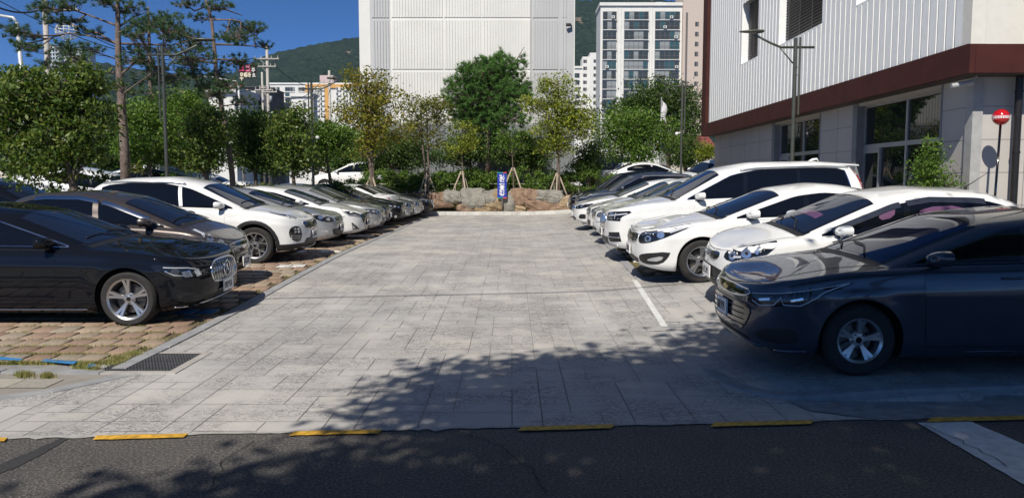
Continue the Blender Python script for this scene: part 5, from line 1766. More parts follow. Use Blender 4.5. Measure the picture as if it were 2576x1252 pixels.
blades('grass', grass_pts(-9.5, XL - .15, YB - .12, 34, 62000, lambda y: XL - .20, 1), .018, .052, 'short green and straw grass growing in the joints of the left bays', GRASSM, .0035)
blades('grass', grass_pts(XR0 + .15, 7.5, YR0 + .18, 34, 15000, lambda y: XR0 + .25 + (XR1 - XR0) * (y - YR0) / (YK - YR0), 2), .015, .048, 'short green and straw grass growing in the joints of the right bays', GRASSM, .0035)
pp = []
rr = random.Random(5)
for _ in range(9000):
    u, v, s_ = rr.choice(((210, 925, 22), (300, 905, 22), (280, 915, 26), (60, 945, 20), (120, 948, 14), (340, 893, 18), (235, 932, 18)))
    p = G(u + rr.gauss(0, s_ * .55), v + rr.gauss(0, s_ * .14)); pp.append((p.x, p.y, zg(p.x, p.y)))
blades('grass', pp[::2], .015, .055, 'ragged grass tufts along the front kerb beside the drain grate', GRASSM, .0035)
# ------------------------------------------------------------------ buildings
WHITEW = M('white_wall_paint', (.66, .655, .62), .8, var=.07, scale=.35, bmp=.1)
GREYW = M('grey_wall_paint', (.46, .465, .47), .8, var=.05, scale=.6)
GREYD = M('shaded_grey_wall_paint', (.19, .205, .215), .8, var=.06)  # grey paint of the lower storey, darkened further to carry tree shade
CREAM = M('cream_wall', (.62, .58, .50), .8, var=.05)
BEIGE = M('beige_wall', (.50, .42, .36), .8, var=.05)
ORANGE = M('orange_wall', (.60, .33, .10), .8, var=.05)
DGLASS = glassm('far_window_glass', (.045, .055, .055))
TEAL = glassm('teal_window_glass', (.04, .09, .10))
RAILM = M('balcony_rail', (.12, .11, .11), .6)
MAROON = M('maroon_panel', (.055, .014, .011), .7, var=.2, scale=2.5, spec=.25)
CLAD = M('white_cladding', (.80, .81, .80), .45, var=.04)
CLADG = M('panel_side_grey', (.33, .34, .35), .5, var=.04)
STONE = M('grey_stone_panel', (.46, .435, .405), .7, var=.06, scale=1.2)
STONEJ = M('panel_joint', (.10, .095, .09), .9)
FRAMEA = M('aluminium_frame', (.42, .43, .44), .4, metal=.5, var=.06)
WGLASS = glassm('shop_window_glass', (.012, .016, .016), .015)
LOUV = M('louvre_dark', (.035, .033, .035), .5)
STEEL_P = M('lamp_pole_steel', (.085, .09, .075), .4, metal=.4, var=.15)

# --- tall white block closing the drive
def big_block():
    Y = 44.0; m = Y / FPX
    X = lambda u: (u - 1288) * m
    Z = lambda v: CAMH + (460 - v) * m
    t = empty('apartment_block', (X(1176), Y, .3), label='tall windowless white block with vertical ribs closing the end of the drive', cat='building')
    ox = X(1176); oz = .3
    w = MB()
    zt = 36
    w.bb(X(911) - ox, X(1443) - ox, 0, 12, 0, zt, 0)
    w.bb(X(989) - ox, X(1334) - ox, -.10, 0, Z(316) - oz, zt, 0)
    wall = w.build('wall', [WHITEW], t)
    g = MB()
    g.bb(X(938) - ox, X(989) - ox, -.02, 0, Z(316) - oz, zt)
    g.bb(X(1334) - ox, X(1440) - ox, -.02, 0, Z(316) - oz, zt)
    g.build('grey_wall_strip', GREYW, t)
    b = MB(); b.bb(X(911) - ox, X(1443) - ox, -.14, 0, -1, Z(316) - oz); b.build('lower_wall', GREYD, t)
    r = MB(); r2 = MB(); r3 = MB(); r4 = MB()
    fl = 125 * m
    tops = [Z(184) - oz + k * fl for k in range(0, 9)]
    sp = .157
    def ribs(mb, ua, ub, yf, z0, z1, wd=.126):
        n = int((X(ub) - X(ua)) / sp)
        for i in range(n):
            x = X(ua) - ox + sp * (i + .5) + (X(ub) - X(ua) - n * sp) / 2
            mb.bb(x - wd / 2, x + wd / 2, yf - .04, yf, z0, z1)
    for k in range(-1, 8):
        z0 = (tops[k] if k >= 0 else Z(316) - oz) + .08; z1 = (tops[k + 1] if k >= 0 else tops[0]) - .07
        for a, b_ in ((991, 1119), (1121, 1212), (1214, 1333)): ribs(r, a, b_, -.10, z0, z1)
        ribs(r2, 942, 986, -.02, z0, z1); ribs(r4, 1338, 1402, -.02, z0, z1)
        ribs(r4, 1410, 1424, -.02, z0, z1, .04)
    ribs(r3, 1000, 1425, -.14, .2, Z(330) - oz)
    r.build('white_ribs', WHITEW, t); r2.build('grey_ribs', GREYW, t); r4.build('grey_ribs', GREYW, t); r3.build('lower_ribs', GREYD, t)
    c = MB(); zc = Z(74) - oz; xc = X(1423) - ox
    c.tube([(xc + .25, -.02, zc), (xc + .2, -.25, zc)], .04, 6); c.tube([(xc + .2, -.22, zc), (xc - .05, -.28, zc - .02)], .09, 8)
    c.build('security_camera', M('camera_dark', (.05, .05, .055), .5), t)
big_block()

# --- far flats
def slab_block(name, label, Y, u0, u1, vt, wall_mat, cols, row0, pitch, wh, rows, depth=11, z0=-1, wn_='balcony_window', extra=None, gm=None, rail=True):
    m = Y / FPX
    X = lambda u: (u - 1288) * m
    Z = lambda v: CAMH + (460 - v) * m
    t = empty(name, (X((u0 + u1) / 2), Y, 0), label=label, cat='building')
    ox = X((u0 + u1) / 2)
    w = MB(); w.bb(X(u0) - ox, X(u1) - ox, 0, depth, z0, Z(vt)); 
    w.bb(X(u0) - ox - .3, X(u1) - ox + .3, -.5, depth, Z(vt), Z(vt) + .9)
    w.build('wall', wall_mat, t)
    rr = random.Random(int(u0))
    gl_ = [DGLASS, TEAL, DGLASS, M('curtain_window', (.25, .27, .27), .3)]
    for r in range(rows):
        for (a, b) in cols:
            v = row0 + r * pitch
            za, zb_ = Z(v + wh), Z(v)
            mb = MB()
            # recessed frame, panes of different glass
            n = max(2, int(round((b - a) / 11)))
            x0, x1 = X(a) - ox, X(b) - ox
            mb.bb(x0 - .05, x1 + .05, -.12, -.02, za - .1, zb_ + .06, 0)
            for i in range(n):
                xa, xb = x0 + (x1 - x0) * i / n + .06, x0 + (x1 - x0) * (i + 1) / n - .06
                mb.bb(xa, xb, -.15, -.122, za + .05, zb_ - .05, rr.choice((1, 1, 2, 3)))
            if rail:
                mb.bb(x0, x1, -.50, -.46, za + .95, za + 1.0, 4)
                for i in range(int((x1 - x0) / .55) + 1): mb.bb(x0 + i * .55, x0 + i * .55 + .05, -.49, -.47, za + .03, za + .95, 4)
                mb.bb(x0 - .1, x1 + .1, -.52, -.13, za - .22, za - .06, 5)
            mb.build(wn_, [RAILM, DGLASS, TEAL, gl_[3], RAILM, wall_mat], t)
            if rail and rr.random() < .34:
                k = MB(); xx = rr.uniform(x0 + .2, x1 - 1.1)
                k.bb(xx, xx + .9, -.95, -.55, za + .2, za + .95, 0); k.tube([(xx + .4, -.96, za + .57), (xx + .4, -.98, za + .57)], .28, 12, mi=1)
                k.build('air_conditioner', [WHITEW, RAILM], t)
    if extra: extra(t, X, Z, ox)
    return t
def ex1(t, X, Z, ox):
    mb = MB(); mb.bb(X(1707) - ox, X(1768) - ox, -1.2, 10, -1, Z(-60)); mb.build('stair_tower', BEIGE, t)
    mb = MB(); mb.bb(X(1714) - ox, X(1719) - ox, -1.26, -1.2, -1, Z(45)); mb.build('recess_shade_strip', RAILM, t)  # dark raised strip, its colour stands for the shade inside a recess
    for r in range(9):
        mb = MB(); z = Z(68 + r * 24 + 10); mb.bb(X(1737) - ox, X(1746) - ox, -1.27, -1.205, z, z + 1.25, 0); mb.bb(X(1738) - ox, X(1741.2) - ox, -1.30, -1.272, z + .1, z + 1.15, 1); mb.build('stair_window', [RAILM, DGLASS], t)
    mb = MB()
    for u in (1548, 1556, 1627, 1633): mb.bb(X(u) - ox - .05, X(u) - ox + .05, -.2, -.0, 0, Z(30))
    mb.build('wall_fins', WHITEW, t)
    mb = MB(); mb.bb(X(1645) - ox, X(1662) - ox, 2, 5, Z(26), Z(14)); mb.build('roof_hut', WHITEW, t)
slab_block('apartment_tower', 'tall white apartment slab with glazed balconies and a beige stair tower', 230, 1506, 1707, 27, WHITEW, [(1512, 1545), (1565, 1624), (1641, 1701)], 41, 24, 19, 11, extra=ex1)
def ex2(t, X, Z, ox):
    mb = MB(); mb.bb(X(1462) - ox, X(1480) - ox, -.6, 9, -1, Z(150)); mb.bb(X(1480) - ox, X(1506) - ox, -1.2, 9, -1, Z(141)); mb.build('stepped_wing', WHITEW, t)
    for r in range(9):
        for a, b, yy in ((1464, 1473, -.62), (1489, 1498, -1.22)):
            mb = MB(); z = Z(158 + r * 17); mb.bb(X(a) - ox, X(b) - ox, yy - .08, yy, z - 1.2, z + .1, 0); mb.bb(X(a) - ox + .2, X(a + 4) - ox, yy - .11, yy - .082, z - 1.05, z - .05, 1); mb.build('window', [RAILM, DGLASS], t)
slab_block('apartment_tower', 'small stepped white apartment block far behind the yellow-green tree', 330, 1436, 1512, 178, WHITEW, [(1440, 1455)], 190, 17, 10, 6, extra=ex2, rail=False)
def ex3(t, X, Z, ox):
    mb = MB(); mb.bb(X(776) - ox, X(905) - ox, -.8, 6, Z(226), Z(217)); mb.bb(X(776) - ox, X(784) - ox, -.8, 6, -1, Z(226)); mb.bb(X(824) - ox, X(834) - ox, -.8, 6, -1, Z(226)); mb.build('orange_wing', ORANGE, t)
    for r in range(6):
        for a in (783, 798, 812, 852, 868, 884):
            mb = MB(); z = Z(224 + r * 12.4); mb.bb(X(a) - ox, X(a + 11) - ox, -1.0, -.8, z - 1.9, z, 0); mb.bb(X(a + 1) - ox, X(a + 5) - ox, -1.05, -1.002, z - 1.7, z - .2, 1); mb.build('window', [WHITEW, DGLASS], t)
    mb = MB(); mb.bb(X(812) - ox, X(846) - ox, -.5, 8, Z(214), Z(195)); mb.build('roof_sign_board', M('pinkish_board', (.55, .42, .42), .8), t)
slab_block('apartment_block', 'white and orange apartment block far behind the utility pole', 450, 687, 910, 217, WHITEW, [(692, 700), (702, 711), (725, 737), (738, 749), (758, 767), (768, 776)], 224, 12.4, 9, 6, extra=ex3, rail=False)
slab_block('white_building', 'low white building with a blue window in front of the orange flats', 200, 740, 792, 247, WHITEW, [(770, 776)], 262, 16, 8, 2, rail=False, depth=5)
slab_block('grey_building', 'flat grey low building between the poles left of the yellow tree', 150, 600, 690, 262, M('dusty_wall', (.30, .28, .26), .9), [(640, 655)], 272, 16, 8, 1, rail=False)
slab_block('white_building', 'pale low building showing between the two tall pines', 110, 535, 600, 238, WHITEW, [(560, 570)], 250, 18, 9, 2, rail=False)
slab_block('beige_building', 'beige low building with a vent at the left edge', 60, -120, 40, 285, CREAM, [(12, 30)], 320, 30, 10, 1, rail=False)

# --- motel with roof sign
def motel():
    Y = 120.0; m = Y / FPX
    X = lambda u: (u - 1288) * m
    Z = lambda v: CAMH + (460 - v) * m
    ox = X(640)
    t = empty('motel_building', (ox, Y, 0), label='dark grey motel under a rooftop frame with pink and cream Korean letters', cat='building')
    mb = MB(); mb.bb(X(605) - ox, X(684) - ox, 0, 8, 0, Z(224)); mb.bb(X(603) - ox, X(686) - ox, -.3, 8.3, Z(224), Z(222)); mb.build('wall', M('dark_metal_wall', (.05, .052, .06), .6, var=.2), t)
    f = MB()
    x0, x1, z0, z1 = X(613) - ox, X(656) - ox, Z(222), Z(169)
    for i in range(12):
        x = x0 + (x1 - x0) * i / 11; f.bb(x - .03, x + .03, -.1, -.04, z0, z1)
    for i in range(6):
        z = z0 + (z1 - z0) * i / 5; f.bb(x0, x1, -.1, -.04, z - .03, z + .03)
    f.bb(x0, x1, -.03, .0, z0 + (z1 - z0) * .42, z1)
    f.tube([(x0, 0, z0), (x0 + .5, 3, z0)], .05, 5)
    fr = f.build('sign_frame', M('sign_frame_dark', (.02, .02, .025), .7), t)
    pink = M('pink_sign_letter', (.55, .03, .12), .5); cr = M('cream_sign_letter', (.62, .55, .40), .5)
    pk = M('pale_pink_sign', (.6, .2, .28), .5)
    u = m * 6.2625 ** -1
    def sign(mb, st, ua, ub, va, vb, w):
        M4 = Matrix.Translation((0, -.16, 0)) @ Matrix(((1, 0, 0, 0), (0, 0, -1, 0), (0, 1, 0, 0), (0, 0, 0, 1)))
        letters([(st, X(ua) - ox, Z(vb), X(ub) - X(ua), Z(va) - Z(vb))], M4, w, mb, .06)
    a = MB(); sign(a, hangul('M', 'o'), 615, 624.5, 171, 185, .20); a.build('sign_letter', pink, t)
    a = MB(); a.bb(X(630) - ox, X(641) - ox, -.14, -.10, Z(187), Z(169.5)); q = a.build('sign_letter', pink, t)
    a = MB(); sign(a, hangul('T', 'e', 'L'), 631, 640, 171, 185.5, .10); a.build('letter_face', pk, q)
    a = MB(); sign(a, hangul('M', 'u'), 644.5, 652, 173.5, 186, .13); a.build('sign_letter', WHITEW, t)
    a = MB(); sign(a, hangul('O', 'u'), 615.5, 622.5, 189, 206, .15); a.build('sign_letter', cr, t)
    a = MB(); sign(a, hangul('DD', 'e'), 625, 631.5, 189, 199, .12); a.build('sign_letter', cr, t)
    a = MB(); sign(a, hangul('L', 'a'), 633.5, 642, 189, 199, .12); a.build('sign_letter', cr, t)
    a = MB(); sign(a, hangul('O', 'eu'), 646, 653, 191, 200, .10); a.build('sign_letter', WHITEW, t)
    a = MB()
    cx, cz = X(630.5) - ox, Z(237)
    a.tube([(cx + .27 * math.cos(i * math.pi / 10), -.1, cz + .42 * math.sin(i * math.pi / 10)) for i in range(21)], .06, 6)
    a.bb(cx - .4, cx + .4, -.14, -.06, cz - .58, cz - .50); a.build('ring_emblem', M('brass_ring', (.5, .36, .22), .5), t)
    for ua in (640, 644, 648.5):
        a = MB(); a.bb(X(ua) - ox, X(ua + 3) - ox, -.06, -.01, Z(248), Z(233)); a.build('white_panel', WHITEW, t)
    a = MB(); a.bb(X(612) - ox, X(645) - ox, -2.5, -.3, 0, Z(259)); a.build('white_annex', WHITEW, t)
    a = MB(); a.add([(X(602) - ox, -.3, Z(222)), (X(602) - ox, -.3, Z(213)), (X(611) - ox, -.3, Z(222)), (X(602) - ox, 3, Z(222)), (X(602) - ox, 3, Z(213)), (X(611) - ox, 3, Z(222))], [(0, 2, 1), (3, 4, 5), (0, 1, 4, 3), (1, 2, 5, 4), (0, 3, 5, 2)]); a.build('red_gable', pink, t)
motel()

# --- hotel with a lattice globe, far left
def hotel():
    Y = 300.0; m = Y / FPX
    X = lambda u: (u - 1288) * m
    Z = lambda v: CAMH + (460 - v) * m
    ox = X(185)
    t = empty('hotel_building', (ox, Y, 0), label='pale hotel top with a blue roof edge and a white lattice globe', cat='building')
    mb = MB(); mb.bb(X(150) - ox, X(175) - ox, -2, 10, 0, Z(124)); mb.bb(X(175) - ox, X(224) - ox, 0, 10, 0, Z(126)); mb.build('wall', M('pale_blue_wall', (.50, .55, .60), .8), t)
    mb = MB(); mb.bb(X(146) - ox, X(177) - ox, -2.4, 10, Z(124), Z(118)); mb.bb(X(177) - ox, X(228) - ox, -.5, 10, Z(126), Z(120)); mb.build('roof_edge', M('blue_roof_edge', (.06, .18, .33), .6), t)
    for r in range(3):
        for c_ in range(3):
            mb = MB(); mb.bb(X(153 + 7 * c_) - ox, X(157.5 + 7 * c_) - ox, -2.1, -2, Z(140 + 9 * r), Z(134 + 9 * r)); mb.build('window', DGLASS, t)
    g = MB(); cx, cz, r0 = X(180) - ox, Z(84), 26 * m
    for k in range(7):
        a = math.pi * k / 7
        g.tube([(cx + r0 * math.cos(b) * math.cos(a), 3 + r0 * math.cos(b) * math.sin(a), cz + r0 * .82 * math.sin(b)) for b in [2 * math.pi * i / 20 for i in range(21)]], .17, 4)
    for s_ in (-.7, -.35, 0, .35, .7):
        q = r0 * math.sqrt(1 - s_ * s_)
        g.tube([(cx + q * math.cos(b), 3 + q * math.sin(b), cz + r0 * .82 * s_) for b in [2 * math.pi * i / 20 for i in range(21)]], .17, 4)
    g.tube([(cx, 3, Z(120)), (cx, 3, cz - r0 * .8)], .9, 8)
    g.build('lattice_globe', M('lattice_white', (.65, .65, .62), .7), t)
    st = [[[(0, 0), (0, 1)], [(0, .5), (.6, .5)], [(.6, 0), (.6, 1)]], JC['O'], [[(.3, 0), (.3, 1)], [(0, .75), (.7, .75)]], [[(.1, .5), (.8, .5), (.5, .9), (.1, .5), (.3, 0), (.8, .1)]], [[(.3, 0), (.3, 1)]]]
    a = MB(); M4 = Matrix.Translation((0, -.05, 0)) @ Matrix(((1, 0, 0, 0), (0, 0, -1, 0), (0, 1, 0, 0), (0, 0, 0, 1)))
    letters([(s_, X(181 + 7 * i) - ox, Z(142), 5 * m, (10 if i != 1 and i != 3 else 7) * m) for i, s_ in enumerate(st)], M4, .22, a, .2)
    a.build('sign_letters', M('sign_grey', (.12, .14, .17), .6), t)
hotel()

# --- red roofed house
def house():
    Y = 62.0; m = Y / FPX
    X = lambda u: (u - 1288) * m
    Z = lambda v: CAMH + (460 - v) * m
    ox = X(1735)
    t = empty('red_roofed_house', (ox, Y, 0), label='small cream house with a brownish red gable roof behind the round dark tree', cat='house')
    x0, x1 = X(1676) - ox, X(1795) - ox
    mb = MB(); mb.bb(x0 + .3, x1, 0, 5, 0, Z(372)); mb.add([(x0 + .3, -.01, Z(372)), (x0 + .3, 5, Z(372)), (x0 + .3, 2.5, Z(345))], [(0, 1, 2)]); mb.build('wall', CREAM, t)
    r = MB(); zz0, zz1 = Z(374), Z(341)
    r.add([(x0, -.4, zz0), (x1, -.4, zz0), (x1, 2.5, zz1), (x0, 2.5, zz1), (x0, 5.4, zz0), (x1, 5.4, zz0), (x0, -.4, zz0 + .12), (x1, -.4, zz0 + .12), (x1, 2.5, zz1 + .12), (x0, 2.5, zz1 + .12), (x0, 5.4, zz0 + .12), (x1, 5.4, zz0 + .12)],
          [(6, 7, 8, 9), (9, 8, 11, 10), (0, 3, 2, 1), (3, 4, 5, 2), (0, 1, 7, 6), (0, 6, 9, 3), (3, 9, 10, 4), (1, 2, 8, 7), (4, 10, 11, 5)])
    r.build('roof', M('brownish_red_roof', (.22, .06, .05), .7), t)
    mb = MB(); mb.bb(x0 + 1.0, x0 + 2.2, -.04, -.005, 1.2, 2.6, 0); mb.bb(x0 + 1.05, x0 + 1.6, -.06, -.045, 1.25, 2.55, 1); mb.build('window', [FRAMEA, DGLASS], t)
    mb = MB(); mb.bb(x1 - 2.2, x1 - 1.2, -.04, -.005, 1.2, 2.4, 0); mb.bb(x1 - 2.15, x1 - 1.25, -.06, -.045, 1.25, 2.35, 1); mb.build('window', [FRAMEA, DGLASS], t)
house()

# --- hall on the right: stone ground floor, maroon fascia, white ribbed cladding
def hall():
    XF, YF = 8.09, 14.0            # fascia corner
    XW, YW = 8.57, 14.62           # wall corner
    YE = 33.2
    ZB, ZT = 3.68, 4.18            # fascia
    g0 = .2
    t = empty('community_hall', (XF + 6, YF + 9, g0), label='modern hall with white ribbed cladding, a maroon fascia band and grey stone ground floor', cat='building')
    O = Vector((XF + 6, YF + 9, g0))
    XO = 30.0
    def bb(mb, x0, x1, y0, y1, z0, z1, mi=0): mb.bb(x0 - O.x, x1 - O.x, y0 - O.y, y1 - O.y, z0 - O.z, z1 - O.z, mi)
    # window openings on the drive side: (y0, y1, z0, z1)
    W1 = (15.75, 19.5, .55, 3.62); W2 = (21.9, 25.6, .55, 3.62)
    wall = MB()
    ys = [YW, W1[0], W1[1], W2[0], W2[1], YE]
    for i, (a, b) in enumerate(zip(ys[:-1], ys[1:])):
        if i in (1, 3): bb(wall, XW, XW + .4, a, b, -.2, .55); bb(wall, XW, XW + .4, a, b, 3.62, ZB + .1)
        else: bb(wall, XW, XW + .4, a, b, -.2, ZB + .1)
    bb(wall, XW + .4, XO, YW, YW + .4, -.2, ZB + .1)
    bb(wall, XW + .4, XO, YW + .4, YE, -.2, .1)
    wall.build('stone_wall', STONE, t)
    j = MB()
    for k in range(1, 7):
        z = .35 + .61 * k - .25
        for i in (0, 2, 4): bb(j, XW - .0015, XW, ys[i], ys[i + 1], z, z + .009)
        bb(j, XW, XO, YW - .0015, YW, z, z + .009)
    for y in (20.7, 27.2, 28.9, 30.6, 32.3): bb(j, XW - .002, XW, y, y + .009, .1, ZB)
    for x in (9.55, 10.9, 12.3): bb(j, x, x + .009, YW - .002, YW, .1, ZB)
    j.build('panel_joints', STONEJ, t)
    # column strip at the corner
    c = MB(); bb(c, XW - .05, XW + .14, YW - .05, YW + .0, 0, 2.78 + .9); bb(c, XW - .05, XW, YW, YW + .18, 0, 3.68); c.build('corner_trim', M('corner_trim_grey', (.36, .36, .35), .6), t)
    # recess interior: dark room
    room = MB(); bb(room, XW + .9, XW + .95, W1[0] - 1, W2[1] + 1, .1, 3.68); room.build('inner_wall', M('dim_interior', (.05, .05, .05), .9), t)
    for (y0, y1, z0, z1) in (W1, W2):
        f = MB()
        x0, x1 = XW + .16, XW + .24
        zt_ = 2.62; ym = y0 + (y1 - y0) * .44
        e = .055
        bb(f, x0, x1, y0, y0 + e, z0, z1); bb(f, x0, x1, y1 - e, y1, z0, z1)
        bb(f, x0, x1, y0 + e, y1 - e, z1 - e, z1); bb(f, x0, x1, y0 + e, y1 - e, z0, z0 + e)
        bb(f, x0 - .01, x1, y0 + e, y1 - e, zt_ - .05, zt_ + .05)
        bb(f, x0 - .005, x1, ym - .04, ym + .04, z0 + e, zt_ - .05); bb(f, x0 - .005, x1, ym - .04, ym + .04, zt_ + .05, z1 - e)
        yq = y1 - (y1 - ym) * .42
        bb(f, x0 - .03, x1, yq - .035, yq + .035, z0 + e, zt_ - .05)
        bb(f, x0 - .03, x1 - .01, yq + .035, y1 - e, zt_ - .16, zt_ - .051)
        w = f.build('window', FRAMEA, t)
        for (a, b, c_, d) in ((y0 + e, ym - .04, zt_ + .05, z1 - e), (ym + .04, y1 - e, zt_ + .05, z1 - e), (y0 + e, ym - .04, z0 + e, zt_ - .05), (ym + .04, yq - .035, z0 + e, zt_ - .05), (yq + .035, y1 - e, z0 + e, zt_ - .16)):
            p = MB(); bb(p, x0 + .03, x0 + .045, a, b, c_, d); p.build('pane', WGLASS, w)
        # reveals
        rm = M('reveal_grey', (.20, .215, .23), .6)
        rv = MB(); bb(rv, XW - .03, XW + .165, y1 - .012, y1 + .24, .2, ZB); rv.build('reveal', rm, t)
        rv = MB(); bb(rv, XW - .012, XW, y0 - .06, y0 - .001, .2, ZB); rv.build('reveal', rm, t)
    # fascia band and soffit
    f = MB()
    for k in range(13):
        a = YF + (YE - YF) * k / 13; b = YF + (YE - YF) * (k + 1) / 13
        bb(f, XF, XF + .1, a + .004, b - .004, ZB, ZT)
    for k in range(9):
        a = XF + .1 + 2.4 * k; bb(f, a + .004, a + 2.4 - .004, YF, YF + .1, ZB, ZT)
    bb(f, XF + .02, XO, YF + .02, YE, ZB + .01, ZB + .09, 1)
    bb(f, XF + .015, XF + .25, YF + .11, YE, ZT + .0, ZT + .02, 0)
    bb(f, XF - .02, XF + .7, YE - .35, YE + .35, ZB + .02, 16)      # end frame
    f.build('fascia', [MAROON, M('soffit_dark', (.05, .045, .045), .8)], t)
    # upper storey mass
    u = MB(); bb(u, XF + .35, XO, YF + .22, YE, ZT, 16); u.build('upper_wall', LOUV, t)
    # ribbed panels, each a shallow folded strip; openings left for the louvred windows
    cl = MB()
    pit = .30
    n = int((YE - .45 - YF - .35) / pit)
    lou = [(26.3, 28.1, 5.93, 8.0), (20.9, 24.3, 5.92, 16), (15.2, 18.75, 5.92, 16)]
    def panel(y0, y1, z0, z1):
        # bright outer face and a short grey return
        xf = XF + .06
        mb = cl
        mb.add([(xf - O.x, y0 - O.y + .0, z0 - O.z), (xf - O.x, y0 + .235 - O.y, z0 - O.z), (xf - O.x, y0 + .235 - O.y, z1 - O.z), (xf - O.x, y0 - O.y, z1 - O.z),
                (xf + .07 - O.x, y0 + .235 - O.y, z0 - O.z), (xf + .07 - O.x, y0 + .235 - O.y, z1 - O.z), (xf + .07 - O.x, y0 + pit - O.y, z0 - O.z), (xf + .07 - O.x, y0 + pit - O.y, z1 - O.z),
                (xf - O.x, y0 - O.y, z1 - O.z), (xf + .25 - O.x, y0 - O.y, z1 - O.z), (xf + .25 - O.x, y0 + pit - O.y, z1 - O.z), (xf + .25 - O.x, y0 - O.y, z0 - O.z), (xf - O.x, y0 + .235 - O.y, z1 - O.z)],
               [(0, 3, 2, 1), (1, 2, 5, 4), (4, 5, 7, 6)])
        mb.bb(xf - O.x + .0, xf + .28 - O.x, y0 - O.y - .001, y0 - O.y + .006, z0 - O.z, z1 - O.z)
        mb.bb(xf - O.x + .002, xf + .28 - O.x, y0 - O.y + .006, y0 + pit - O.y, z1 - O.z - .012, z1 - O.z - .002)
    for i in range(n):
        y0 = YF + .38 + i * pit; y1 = y0 + pit
        ym = (y0 + y1) / 2
        cut = [l for l in lou if l[0] < ym < l[1]]
        if cut:
            panel(y0, y1, ZT + .02, cut[0][2])
            if cut[0][3] < 15: panel(y0, y1, cut[0][3], 16)
        else: panel(y0, y1, ZT + .02, 16)
    cl.build('ribbed_cladding', CLAD, t)
    # smooth cladding round the corner
    s_ = MB()
    bb(s_, XF + .06, XF + .32, YF + .10, YF + .37, ZT + .02, 5.30); bb(s_, XF + .06, XF + .32, YF + .10, YF + .37, 5.315, 16)
    x = XF + .33
    while x < 22:
        for z0, z1 in ((ZT + .02, 5.30), (5.315, 6.9), (6.915, 16)):
            bb(s_, x + .004, x + .40, YF + .12, YF + .22, z0, z1)
            bb(s_, x + .41, x + .74, YF + .17, YF + .22, z0, z1)
        x += .75
    s_.build('smooth_cladding', M('cream_cladding', (.66, .64, .58), .5, var=.04), t)
    for (y0, y1, z0, z1) in lou:
        l = MB(); z1 = min(z1, 12)
        k = 0; z = z0
        while z < z1:
            l.box((XF + .30 - O.x, (y0 + y1) / 2 - O.y, z - O.z), (.07, y1 - y0, .012), rot=Matrix.Rotation(R(35), 3, 'Y')); z += .085
        for yy in np.linspace(y0 + .3, y1 - .3, 4): l.bb(XF + .25 - O.x, XF + .262 - O.x, yy - O.y, yy + .015 - O.y, z0 - O.z, z1 - O.z)
        l.build('louvred_window', M('louvre_slat', (.07, .068, .07), .4, metal=.3), t)
    # vent grille in the far wall
    v = MB(); bb(v, XW - .02, XW, 27.4, 28.6, .9, 1.75); v.build('wall_vent', M('vent_grey', (.2, .21, .22), .6), t)
    # floodlight under the fascia
    v = MB(); p = Vector((8.35, 14.42, 3.62)) - O
    v.tube([p + Vector((.12, 0, .06)), p + Vector((.05, 0, -.05))], .02, 6); v.tube([p + Vector((.05, 0, -.06)), p + Vector((-.32, .02, -.12))], [.05, .045], 10); v.build('floodlight', M('lamp_grey', (.4, .41, .42), .4), t)
    # downpipe
    d = MB(); xp = P(2560, 300, 14.45).x - O.x; yp = 14.45 - O.y
    d.tube([(xp, yp, 0), (xp, yp, ZB - O.z)], .065, 14)
    d.tube([(xp, yp - .52, ZT - O.z + .02), (xp, yp - .52, 9)], .085, 14)
    for z in (.9, 2.1, 3.2): d.tube([(xp, yp, z - .02), (xp, yp, z + .02)], .075, 14)
    d.build('downpipe', M('dark_brown_pipe', (.035, .03, .028), .35, metal=.5), t, True, crease=40)
hall()
# --- marker ball on a pole
def ball():
    p = P(2518, 295, 14.0)
    gx_, gy_ = p.x - .06, p.y
    t = empty('marker_post', (gx_, gy_, zg(gx_, gy_)), label='glossy red ball with a white dashed band on a thin black post', cat='marker post')
    z0 = zg(gx_, gy_)
    mb = MB(); mb.tube([(0, 0, 0), (.06, 0, p.z - z0 - .1)], .022, 10); mb.build('post', GLOSSB, t, True)
    r = .143; prof = [(r * math.sin(a), r * math.cos(a)) for a in np.linspace(math.pi, 0, 20)]
    mb = MB(); mb.lathe(prof, 32, Matrix.Translation((.06, 0, p.z - z0))); b = mb.build('ball', M('red_gloss', (.48, .008, .012), .15, coat=1, var=0), t, True)
    mb = MB()
    for k in range(36):
        a = 2 * math.pi * k / 36; a2 = a + .10
        q = []
        for aa, zz in ((a, -.028), (a2, -.028), (a2, .022), (a, .022)):
            rr_ = math.sqrt((r + .002) ** 2 - zz ** 2); q.append((.06 + rr_ * math.cos(aa), rr_ * math.sin(aa), p.z - z0 + zz))
        mb.add(q, [(0, 1, 2, 3)])
    mb.build('dashed_band', M('white_band', (.8, .8, .8), .5, var=0), b)
ball()

